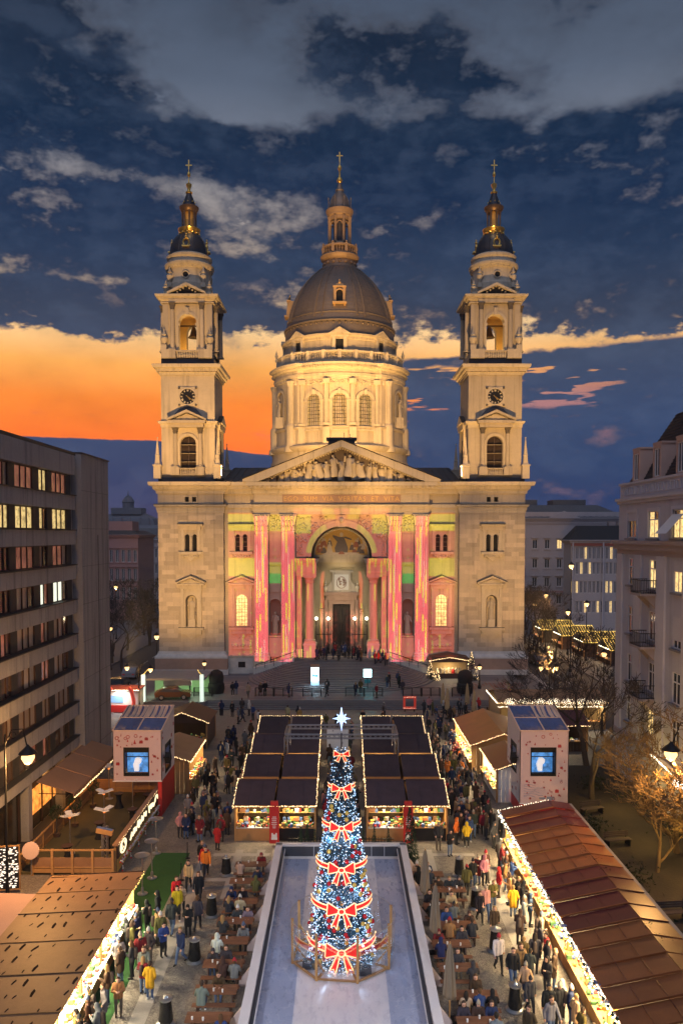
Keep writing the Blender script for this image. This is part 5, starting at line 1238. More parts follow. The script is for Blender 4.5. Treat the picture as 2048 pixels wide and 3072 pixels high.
metal = mat('galvanised_truss', (.45, .45, .47), .4, metal=.8, var=.1); steel = mat('steel', (.5, .5, .5), .3, metal=.9, var=.1)
bulb = glow('warm_bulb', (1., .66, .30), 3.2); bulbw = glow('white_bulb', (1., .82, .56), 3.4); bulby = glow('yellow_bulb', (1., .62, .08), 2.2)
inter = mat('stall_interior', (.62, .45, .24), .7, var=.2, sc=2.)
shine = glow('counter_light_strip', (1., .86, .58), 7.); black = mat('black_cloth', (.012, .012, .014), .9, var=.2)
WARM = (1., .74, .40)
def bulbs(mb, p, q, step=.16, r=.042, sag=.0, mi=0, jit=.03):
    p, q = Vector(p), Vector(q); n = max(1, int((q - p).length / step))
    for i in range(n + 1):
        t = i / n; c = p.lerp(q, t); mb.octa((c.x + U(-jit, jit), c.y + U(-jit, jit), c.z - sag * 4 * t * (1 - t) + U(-jit, jit)), r * U(.7, 1.15), mi)
GOODM = [mat('goods_%s' % n, c, .6, var=.3, sc=6., rnd=.3) for n, c in (('red', (.5, .05, .04)), ('white', (.7, .66, .6)), ('straw', (.5, .33, .12)), ('green', (.08, .2, .07)), ('brown', (.25, .12, .06)), ('gold', (.7, .45, .1)), ('blue', (.1, .18, .4)))]
def goods(seed, w, d, z, n=70):
    rs = random.Random(seed); m = MB()
    for i in range(n):
        x, y = rs.uniform(-w / 2, w / 2), rs.uniform(-d / 2, d / 2); s = rs.uniform(.05, .12); k = rs.randrange(7); zz = z + (rs.choice((0, 0, .3)) * (y + d / 2) if d < 1 else 0)
        if rs.random() < .5: m.box(x - s, x + s, y - s, y + s, zz, zz + s * rs.uniform(1, 2.4), k)
        else: m.sph((x, y, zz + s), s, 7, 5, k)
    return m
def plank_wall(t, x0, x1, y, z0, z1, mtl, n=None, name='plank', axis='x', th=.04):
    n = n or max(2, int(abs(x1 - x0) / .32)); st = (x1 - x0) / n
    for i in range(n):
        a, b = x0 + st * i + .012, x0 + st * (i + 1) - .012
        (MB().box(a, b, y, y + th, z0, z1) if axis == 'x' else MB().box(y, y + th, a, b, z0, z1)).build(name, mtl, t)

# ---- rows of small dark-roofed huts
def hut(front, style):
    t = put('market_hut', None); w, d = 1.3, 2.72
    m = MB(); rp = [(-d - .06, 2.52), (0, 3.42), (d + .06, 2.52)]
    for (ya, za), (yb, zb) in zip(rp[:-1], rp[1:]):
        s = [(-w - .04, ya, za), (w + .04, ya, za), (w + .04, yb, zb), (-w - .04, yb, zb)]; lo = [(x, y, z - .07) for x, y, z in s]
        m.face(s); m.face(lo[::-1])
        for i in range(4): j = (i + 1) % 4; m.face([s[j], s[i], lo[i], lo[j]])
    for x in (-.43, .43): m.bar((x, -d - .05, 2.535), (x, 0, 3.43), .05, .02); m.bar((x, d + .05, 2.535), (x, 0, 3.43), .05, .02)
    m.bar((-w - .04, 0, 3.43), (w + .04, 0, 3.43), .16, .05)
    m.build('roof', felt, t)
    MB().bar((-w - .05, -d - .09, 2.47), (w + .05, -d - .09, 2.47), .04, .16).build('fascia', wood, t)
    for x in (-w + .05, w - .05):
        for y in (-d + .35, d - .35): MB().box(x - .06, x + .06, y - .06, y + .06, 0, 2.55).build('post', wood, t)
    m = MB(); m.box(-w + .02, -w + .06, -d + .4, d - .4, 0, 2.5); m.box(w - .06, w - .02, -d + .4, d - .4, 0, 2.5); m.build('side_wall', wood, t)
    MB().box(-w + .08, w - .08, d - .5, d - .44, 0, 2.5).build('back_wall', inter, t)
    MB().box(-w, w, -d + .3, -d + .9, .86, .92).build('counter', wood if style else whitep, t)
    if front:
        MB().box(-w + .02, w - .02, -d + .34, -d + .38, 0, .86).build('apron', black if style else wood, t)
        MB().box(-w, w, -d + .32, -d + .38, 2.25, 2.5).build('valance', wood, t)
    g = goods(style * 7 + 3, 2.3, .55, .93, 60 if front else 24); o = g.build('goods', GOODM, t); o.location = (0, -d + .6, 0); stuff(o)
    g = MB()
    for z in (1.5, 1.95): g.box(-w + .1, w - .1, -d + 1.5, -d + 1.75, z, z + .03, 2)
    rs = random.Random(style + 9)
    for i in range(40): x = rs.uniform(-1.1, 1.1); z = rs.choice((.95, 1.53, 1.98)); s = rs.uniform(.06, .14); g.box(x - s, x + s, -d + 1.5, -d + 1.7, z, z + s * 2, rs.randrange(7))
    if front: stuff(g.build('shelf_goods', GOODM, t))
    lamp('AREA', (0, -d + .75, 2.42), 150 if front else 90, WARM, 'hut_light', t, .9)
    if not front: lamp('POINT', (0, d - .3, 2.3), 70, WARM, 'hut_light', t, .1)
    return t
hutF = [hut(True, 0), hut(True, 1)]; hutB = hut(False, 0); first = True
xs = [-5.85, -3.02, 2.98, 5.8]; ys = [54.9, 61.2, 67.7, 74.2]
HP = []
rown = ['front row', 'second row', 'third row', 'back row']; coln = ['outer left', 'inner left', 'inner right', 'outer right']
for r, y in enumerate(ys):
    for c, x in enumerate(xs):
        src = hutF[c % 2] if r == 0 else hutB
        fresh = not src.get('used'); src['used'] = 1
        o = src if fresh else copy_thing(src, (0, 0, 0))
        if 'used' in o: pass
        o.location = (x + (.12 * (x / 5) * (r)), y, 0); o.scale = (1., 1., 1.)
        tag(o, '%s dark-roofed market hut in the %s behind the Christmas tree' % (coln[c], rown[r]), 'market hut', 'dark-roofed huts in the middle of the market')
        HP.append((o, r, c))
for o, r, c in HP:
    if True:
        m = MB(); s = 1 if c in (1, 3) else -1; d = 2.8; w = 1.36
        for q in (1, -1):
            if r == 0 or q == 1 or True: bulbs(m, (s * w, -q * d, 2.55), (s * w, 0, 3.47), .15)
        if r == 0: bulbs(m, (-w, -d - .04, 2.5), (w, -d - .04, 2.5), .1, .045)
        if r == 3: bulbs(m, (-w, 0, 3.5), (w, 0, 3.5), .2)
        if c in (0, 3): bulbs(m, (s * w, -d, 2.5), (s * w, -d, 2.5 - .1), .1)
        stuff(m.build('light_string', bulb, o))
for o in hutF + [hutB]:
    if 'used' in o: del o['used']
for o in COL.objects:
    if 'used' in o: del o['used']
for x, lb in ((-4.43, 'red printed board between the front huts left of the tree'), (4.4, 'red printed board between the front huts right of the tree')):
    t = thing('sign_board', lb, 'sign', (x, 51.7, 0), 0, 'red boards of the huts'); MB().box(-.32, .32, 0, .06, .15, 2.6).build('panel', redp, t)
    m = MB(); rs = random.Random(3)
    for k in range(7): wd = rs.uniform(.1, .22); m.box(-wd, wd, -.012, 0, 1.9 - k * .12, 1.94 - k * .12)
    m.box(-.2, .2, -.012, 0, .4, .55); m.box(-.18, -.08, -.012, 0, .55, .85); m.box(.08, .18, -.012, 0, .55, .85); m.box(-.07, .07, -.012, 0, .55, .75); m.build('print', whitep, t)
    MB().box(-.25, .25, .08, .35, 2.62, 2.9).build('top_box', redp, t)
# truss gantry
t = thing('truss_gantry', 'grey metal truss frame spanning the hut roofs behind the star', 'truss', (0, 64.6, 0))
def truss(p, q, s=.3):
    m = MB(); p, q = Vector(p), Vector(q); d = (q - p).normalized(); u = d.cross(Vector((0, 1, 0))).normalized() * s / 2 if abs(d.y) < .9 else Vector((s / 2, 0, 0)); v = d.cross(u).normalized() * s / 2
    cs = [u + v, u - v, -u - v, -u + v]; n = int((q - p).length / .4)
    for c in cs: m.tube([p + c, q + c], .035, 5)
    for i in range(n):
        a, b = p.lerp(q, i / n), p.lerp(q, (i + 1) / n)
        for k in range(4): m.tube([a + cs[k], b + cs[(k + 1) % 4]], .02, 4, 0, False)
    return m
for x in (-4.42, 4.38):
    for y in (-1.6, 1.6): truss((x, y, 0), (x, y, 4.3), .28).build('mast', metal, t)
for y in (-1.6, 1.6): truss((-4.5, y, 4.4), (4.5, y, 4.4)).build('beam', metal, t)
for x in (-4.42, 4.38): truss((x, -1.4, 4.4), (x, 1.4, 4.4), .26).build('cross_beam', metal, t)
t = thing('info_panel', 'white spotted panel in the aisle just behind the star', 'sign', (-.35, 70.5, 0)); MB().box(-.95, .95, 0, .1, .8, 3.2).build('panel', whitep, t); MB().box(-.8, -.7, .1, .2, 0, 3).box(.7, .8, .1, .2, 0, 3).build('stand', iron, t)
m = MB()
for i in range(12): x, z = U(-.8, .8), U(1, 3); m.box(x - .06, x + .06, -.01, 0, z, z + .1)
stuff(m.build('print', mat('grey_print', (.3, .3, .32)), t))

# ---- long hut on the right with sheet roof
t = thing('long_hut', 'long food hut with glossy red-brown panelled roof and bright counter', 'market hut', (0, 0, 0))
rs = random.Random(12); ye = [28.0 + i * 1.38 for i in range(18)]
for i in range(16):
    y0, y1 = 27.6 + i * 1.44, 27.6 + (i + 1) * 1.44 - .02; mm = redroof if i > 12 or 5 <= i <= 8 else brnroof; z = rs.uniform(-.02, .02)
    for (xa, za), (xb, zb), nm in (((10.15, 2.72), (13.3, 3.38), 'roof_sheet'), ((13.32, 3.4), (14.6, 3.22), 'back_sheet')):
        m = MB(); s = [(xa, y0, za + z + .05), (xb, y0, zb + z + .05), (xb, y1, zb + z), (xa, y1, za + z)]; lo = [(x, y, q - .05) for x, y, q in s]
        m.face(s); m.face(lo[::-1]); [m.face([s[(k + 1) % 4], s[k], lo[k], lo[(k + 1) % 4]]) for k in range(4)]; m.build(nm, mm, t)
    m = MB(); m.bar((10.15, y0, 2.8 + z), (13.3, y0, 3.46 + z), .05, .05); m.build('batten', brnroof, t)
    if i % 2 == 0:
        for fx in (.33, .66): MB().bar((10.15 + 3.15 * fx, y0, 2.79 + .66 * fx + z), (10.15 + 3.15 * fx, y1 + 1.2, 2.77 + .66 * fx + z), .02, .02).build('seam', redroof, t)
MB().box(14.58, 14.8, 27.6, 50.6, 2.9, 3.2).build('gutter', mat('grey_gutter', (.3, .28, .26), .6), t)
plank_wall(t, 27.7, 50.6, 14.4, 0, 3.1, wood_d, 40, axis='y'); MB().box(10.6, 14.4, 50.5, 50.6, 0, 2.7).build('end_wall', wood, t)
for i in range(9): MB().box(10.55, 10.67, 28 + i * 2.8, 28.12 + i * 2.8, 0, 2.75).build('post', wood, t)
MB().box(10.35, 11.2, 27.7, 50.4, .95, 1.02).build('counter', wood, t); plank_wall(t, 27.7, 50.4, 10.55, 0, .95, wood, 46, axis='y')
m = MB(); bulbs(m, (10.1, 27.6, 2.7), (10.1, 50.6, 2.7), .09, .05); bulbs(m, (10.06, 27.6, 2.55), (10.06, 50.6, 2.6), .14, .045, 0, 0, .08); bulbs(m, (10.1, 50.7, 2.7), (13.3, 50.7, 3.4), .15); stuff(m.build('light_string', bulbw, t))
m = MB()
for i in range(260): m.sph((U(10.0, 10.2), U(27.6, 50.6), U(2.55, 2.8)), U(.04, .08), 5, 4, random.randrange(3))
stuff(m.build('garland', [mat('tinsel_white', (.6, .58, .55), .5), mat('tinsel_blue', (.15, .18, .35), .5), mat('fir_green', (.03, .06, .03), .8)], t))
g = goods(55, .7, 22, 1.02, 260); o = g.build('goods', GOODM, t); o.location = (10.8, 39, 0); stuff(o)
for i in range(8): lamp('AREA', (10.45, 29.2 + i * 2.8, 2.6), 420, (1., .72, .36), 'counter_light', t, .8)
LEAF = MB(); rs = random.Random(2)
for i in range(26): a, r = rs.uniform(0, 6.28), rs.uniform(0, .5); LEAF.face([(r * cos(a) + rs.uniform(-.08, .08), r * sin(a) + rs.uniform(-.08, .08), rs.uniform(0, .05)) for _ in range(3)])
LEAFM = LEAF.mesh('leaf_litter', mat('dead_leaves', (.05, .03, .015), .9, var=.4))
for x, y in ((13.25, 47.4), (13.4, 46), (13.1, 42.2), (13.3, 41.2), (13.5, 40.), (13.3, 34.2), (13.6, 33.)): o = put('leaf_litter', LEAFM, t, (x, y, 3.45), U(0, 6), (.7, 1.1, 1)); stuff(o)

# ---- bar hut on the left
t = thing('bar_hut', 'orange-lit bar hut with brown board roof and white glowing counter', 'market hut', (0, 0, 0))
rs = random.Random(5)
def slab4(name, s, m_, th=.06, parent=None):
    m = MB(); lo = [(x, y, q - th) for x, y, q in s]; m.face(s); m.face(lo[::-1]); [m.face([s[(k + 1) % 4], s[k], lo[k], lo[(k + 1) % 4]]) for k in range(4)]; return m.build(name, m_, parent or t)
zr_ = lambda x: 2.75 + (x + 10.5) * .05
YB = [26.4, 28.9, 31.6, 34.3, 37.0, 39.2, 41.3]
for i, (y0, y1) in enumerate(zip(YB[:-1], YB[1:])):
    for xa, xb in ((-15.3, -10.45),):
        slab4('roof_board', [(xa, y0, zr_(xa)), (xb, y0, zr_(xb)), (xb, y1 - .03, zr_(xb)), (xa, y1 - .03, zr_(xa))], feltbr)
        MB().bar((xa, y1 - .02, zr_(xa) + .02), (xb, y1 - .02, zr_(xb) + .02), .05, .03).build('roof_batten', wood_d if i % 2 else wood, t)
slab4('lower_roof', [(-19, 26, 2.0), (-15.35, 26, 2.3), (-15.35, 39.6, 2.3), (-19, 40.5, 2.0)], mat('pink_tarpaulin', (.50, .30, .24), .6, var=.12, sc=.6))
TEAR = MB(); TEAR.face([(-.17, -.03, 0), (.1, -.045, 0), (.19, .02, 0), (.02, .045, 0), (-.14, .03, 0)]); TEARM = TEAR.mesh('felt_tear', mat('wet_stain', (.035, .02, .014), .95, spec=.1))
for r in range(15):
    for c in range(8):
        if rs.random() < .82:
            x = -15.0 + c * .62 + rs.uniform(-.15, .15); y = 27.2 + r * .95 + rs.uniform(-.2, .2); sc_ = rs.choice((.8, 1.1, 1.6))
            put('felt_tear', TEARM, t, (x, y, zr_(x) + .008), rs.uniform(1.2, 1.7), (sc_, sc_, 1))
for i in range(6): MB().box(-11.0, -10.9, 27 + i * 2.8, 27.1 + i * 2.8, 0, 2.7).build('post', wood, t)
plank_wall(t, 26.5, 41, -11.02, 0, 1.0, wood, 36, axis='y'); MB().box(-11.5, -10.7, 26.5, 41.1, 1.0, 1.06).build('counter', mat('white_counter', (.8, .76, .66), .5), t)
MB().box(-15.2, -11, 41.0, 41.1, 0, 2.6).build('end_wall', wood, t); MB().box(-15.3, -15.2, 26.5, 41, 0, 2.4).build('back_wall', inter, t)
MB().box(-11.25, -11.05, 26.6, 40.9, 2.45, 2.5).build('light_strip', shine, t)
for i in range(7): lamp('AREA', (-11.05, 27.5 + i * 2.1, 2.42), 260, (1., .83, .52), 'counter_light', t, .5)
g = goods(77, .5, 14, 1.06, 150); o = g.build('goods', GOODM, t); o.location = (-11.1, 33.8, 0); stuff(o)
m = MB(); bulbs(m, (-10.4, 26.4, 2.7), (-10.4, 41.3, 2.7), .2, .04); stuff(m.build('light_string', bulby, t))
carp = mat('green_carpet', (.018, .075, .016), .95, var=.25, sc=1.5, bump=.3, bsc=60.)
struct('green_carpet', MB().box(-11.9, -9.75, 22, 50.5, -.1, .012), carp)

# ---- fenced wooden terrace
t = thing('fenced_terrace', 'raised wooden terrace with olive floor, board fence and glowing side sign', 'terrace', (0, 0, 0))
fl = MB().box(-19.4, -13.75, 47.2, 62.2, 0, .16).build('floor', mat('olive_carpet', (.085, .07, .03), .95, var=.25, sc=1., bump=.2, bsc=50.), t)
def fence(p, q, n, h=1.15, panel=True):
    p, q = Vector(p), Vector(q)
    for i in range(n + 1): c = p.lerp(q, i / n); MB().box(c.x - .07, c.x + .07, c.y - .07, c.y + .07, 0, h + .06).build('fence_post', wood, t)
    MB().bar((p.x, p.y, h), (q.x, q.y, h), .12, .08).build('top_rail', wood, t); MB().bar((p.x, p.y, .5), (q.x, q.y, .5), .08, .08).build('rail', wood, t)
    for i in range(n):
        a, b = p.lerp(q, (i + .04) / n), p.lerp(q, (i + .96) / n); MB().bar((a.x, a.y, .82), (b.x, b.y, .82), .03, .56).build('fence_panel', feltbr, t); MB().bar((a.x, a.y, .3), (b.x, b.y, .3), .03, .26).build('fence_panel', wood, t)
fence((-18.6, 47.1, 0), (-13.75, 47.1, 0), 4, 1.55); fence((-19.4, 47.2, 0), (-19.4, 62.2, 0), 8); fence((-19.3, 62.2, 0), (-13.8, 62.2, 0), 4); 
MB().box(-13.75, -13.6, 47.3, 62.0, .1, 1.75).build('sign_wall', wood, t); MB().box(-13.62, -13.5, 47.4, 61.9, .9, 1.75).build('sign_board', wood_d, t); MB().box(-13.8, -13.45, 47.2, 62.0, 1.75, 1.83).build('sign_coping', feltbr, t)
plank_wall(t, 47.4, 61.9, -13.58, .1, .85, mat('yellow_plank', (.5, .34, .1), .6, var=.2, rnd=.2), 26, axis='y')
sg = glow('sign_neon', (1., .80, .45), 1.6)
for y in (48.4, 60.3):
    m = MB(); m.tube([(-13.46, y + .62 * cos(a), 1.33 + .38 * sin(a)) for a in [i * pi / 12 for i in range(25)]], .05, 5)
    for k in range(5): m.tube([(-13.46, y - .35 + k * .17, 1.33 - .2 * sin(k + 1)), (-13.46, y - .3 + k * .17, 1.33 + .2 * cos(k * 2))], .03, 4)
    m.build('round_emblem', sg, t)
m = MB(); rs = random.Random(31)
for g0, g1 in ((50, 54.2), (54.9, 58.8)):
    y = g0; pts = []
    while y < g1: pts.append((-13.46, y, 1.3 + rs.uniform(-.26, .26))); y += .13
    m.tube(pts, .05, 5)
m.build('sign_script', sg, t)
m = MB(); bulbs(m, (-13.45, 47.3, 1.82), (-13.45, 61.9, 1.82), .2, .025); stuff(m.build('light_string', bulb, t))
m = MB(); bulbs(m, (-13.3, 47.2, .8), (-13.3, 61.9, .8), .08, .07, 0, 0, .06)
for k in range(8): bulbs(m, (-13.3, 47.6 + k * 1.9, .1), (-13.3, 47.6 + k * 1.9, .8), .09, .06)
for i in range(len(m.m)): m.m[i] = 0 if (i // 8) % 4 else 1
stuff(m.build('garland', [mat('garland_silver', (.6, .58, .56), .4, var=.3), redp], t))
bench = mat('bench_wood', (.2, .1, .05), .6, var=.2)
for k in range(2): MB().box(-16.3 + k * 1.3, -15.1 + k * 1.3, 61.1, 61.6, .5, .56).box(-16.2 + k * 1.3, -16.1 + k * 1.3, 61.2, 61.5, .16, .5).box(-15.3 + k * 1.3, -15.2 + k * 1.3, 61.2, 61.5, .16, .5).build('bench', bench, t)
# cocktail tables and heaters
def cocktail():
    t = put('cocktail_table', None); m = MB(); m.lathe([(.36, 0), (.3, .1), (.17, .55), (.2, .9), (.34, 1.06)], 14); m.build('cover', black, t, 40); MB().lathe([(.36, 1.06), (.37, 1.1), (.0001, 1.1)], 18).build('top', wood_d, t, 40); return t
pr_ = cocktail()
for i, (x, y, lb) in enumerate(((-17.0, 48.6, 'black covered cocktail table nearest the front fence of the terrace'), (-16.2, 52.6, 'black covered cocktail table in the middle left of the terrace'), (-15.0, 50.2, 'black covered cocktail table beside the speaker column'), (-16.6, 58.6, 'black covered cocktail table at the far left of the terrace'), (-14.7, 55.2, 'black covered cocktail table under the square heater at the sign side'), (-14.4, 58.4, 'black covered cocktail table at the far right of the terrace'))):
    o = pr_ if i == 0 else copy_thing(pr_, (0, 0, 0)); o.location = (x, y, .16); tag(o, lb, 'table', 'cocktail tables on the terrace')
def heater(round_):
    t = put('patio_heater', None); h = 2.25
    MB().lathe([(.3, 0), (.3, .04), (.1, .1), (.08, .35), (.06, .4)], 14).build('base', steel, t, 40); MB().tube([(0, 0, .3), (0, 0, h)], .035, 8).build('pole', steel, t, 40)
    m = MB()
    if round_: m.lathe([(.05, h - .12), (.12, h - .05), (.42, h - .02), (.44, h + .02), (.1, h + .1), (.0001, h + .11)], 16)
    else:
        for k in range(3): a = 2 * pi * k / 3; m.bar((.06 * cos(a), .06 * sin(a), h), (.62 * cos(a), .62 * sin(a), h + .1), .4, .05)
    m.build('reflector', whitep if not round_ else steel, t, 40)
    m = MB(); m.lathe([(.07, h - .16), (.09, h - .04)], 10); m.build('element', mat('heater_element', (.4, .15, .06), .4, emit=(1., .25, .05), es=1.5), t); return t
ha, hb = heater(True), heater(False)
for i, (x, y, lb) in enumerate(((-11.35, 44.6, 'round-topped patio heater nearest the bar roof on green carpet'), (-11.3, 46.7, 'round-topped patio heater in the middle of the green carpet'), (-11.9, 50.4, 'round-topped patio heater at the far end of the green carpet'))):
    o = ha if i == 0 else copy_thing(ha, (0, 0, 0)); o.location = (x, y, .02); tag(o, lb, 'patio heater', 'round patio heaters')
for i, (x, y, lb) in enumerate(((-17.3, 50.0, 'three-armed white patio heater at the left front of the terrace'), (-16.5, 54.6, 'three-armed white patio heater mid terrace on the left'), (-15.4, 51.0, 'three-armed white patio heater above the speaker column'), (-15.3, 57.6, 'three-armed white patio heater by the far right cocktail table'), (-17.9, 60.6, 'three-armed white patio heater below the printed tower'))):
    o = hb if i == 0 else copy_thing(hb, (0, 0, 0)); o.location = (x, y, .16); o.scale = (1, 1, 1.1); o.rotation_euler.z = i * .5; tag(o, lb, 'patio heater', 'three-armed patio heaters')
t = thing('loudspeaker_mast', 'lattice column with an orange and blue tilted case on terrace', 'loudspeaker', (-14.6, 48.4, .16)); truss((0, 0, 0), (0, 0, 1.9), .3).build('mast', metal, t); m = MB(); m.bar((-.5, 0, 2.15), (.5, 0, 1.95), .3, .3, 0); m.build('case', wood, t); MB().bar((-.48, .03, 2.31), (.48, .03, 2.11), .28, .02).build('lid', mat('blue_sheet', (.1, .16, .35), .4), t)
t = thing('satellite_disc', 'round pale disc lamp on the left front corner of the terrace', 'lamp', (-18.6, 46.9, 1.6)); MB().lathe([(.0001, -.06), (.5, -.04), (.52, 0), (.5, .04), (.0001, .06)], 24).build('disc', mat('pale_disc', (.6, .42, .34), .5), t, 40).rotation_euler = (1.35, .1, 0); MB().tube([(0, .1, -1.5), (0, .1, 0)], .04, 6).build('pole', steel, t)
t = thing('ornament_screen', 'pierced white-dotted screen panel by the lamp post at the left', 'screen', (-19.1, 44.6, .2), .2); MB().plate(rectp(-.75, .75, 0, 2.6), [rectp(-.68, .68, .08, 2.52)], FY(0), .08).build('frame', wood, t); MB().box(-.68, .68, .03, .05, .08, 2.52).build('panel', black, t)
m = MB(); rs = random.Random(3)
for i in range(170): x, z = rs.uniform(-.64, .64), rs.uniform(.12, 2.48); m.box(x - .05, x + .05, .0, .03, z, z + .045)
stuff(m.build('dots', glow('screen_dots', (1., .85, .7), 1.2), t))

# ---- awnings of the restaurant
aw = mat('tan_awning', (.36, .20, .12), .8, var=.15, sc=.6, bump=.1)
for i, (y0, y1, lb) in enumerate(((53.4, 57.0, 'nearest tan awning on the office block'), (57.1, 60.7, 'middle tan awning on the office block'), (60.8, 64.6, 'farthest tan awning, behind the printed tower'))):
    t = thing('awning', lb, 'awning', (0, 0, 0), 0, 'restaurant awnings'); slab4('canvas', [(-20.7, y0, 3.75), (-18.2, y0, 2.95), (-18.2, y1, 2.95), (-20.7, y1, 3.75)], aw, .04, t)
    MB().box(-18.22, -18.16, y0, y1, 2.7, 2.95).build('valance', aw, t)
    for y in (y0 + .1, y1 - .1): MB().tube([(-20.6, y, 2.9), (-18.3, y, 2.85)], .03, 5).build('arm', iron, t)
    m = MB(); bulbs(m, (-18.15, y0, 2.65), (-18.15, y1, 2.65), .14, .045, .06); stuff(m.build('light_string', bulb, t))
lamp('POINT', (-19.4, 56.5, 2.2), 90, (1., .42, .1), 'restaurant_lamp', None, .3); lamp('POINT', (-19.4, 61, 2.2), 90, (1., .42, .1), 'restaurant_lamp', None, .3)
def topiary(loc, lb):
    t = thing('ball_topiary', lb, 'plant', loc, 0, 'ball topiaries at the restaurant'); MB().lathe([(.2, 0), (.26, .4), (.2, .4)], 10).build('pot', wood_d, t); MB().tube([(0, 0, .3), (0, 0, 1.5)], .04, 6).build('stem', bark, t)
    m = MB(); rs = random.Random(1)
    for i in range(500):
        v = Vector((rs.gauss(0, 1), rs.gauss(0, 1), rs.gauss(0, 1))).normalized() * rs.uniform(.36, .52); a = Vector((rs.uniform(-1, 1), rs.uniform(-1, 1), rs.uniform(-1, 1))) * .07; b = Vector((rs.uniform(-1, 1), rs.uniform(-1, 1), rs.uniform(-1, 1))) * .07; c = v + Vector((0, 0, 1.8)); m.face([c - a, c + b, c + a])
    m.build('crown', mat('box_leaf', (.02, .05, .02), .8, rnd=.2), t)
for y, lb in ((52.9, 'ball topiary nearest the lamp at the restaurant'), (54.8, 'ball topiary under the near awning corner'), (58.8, 'dark topiary beside the printed tower')): topiary((-18.6 - (y < 53.5) * .6, y, 0), lb)

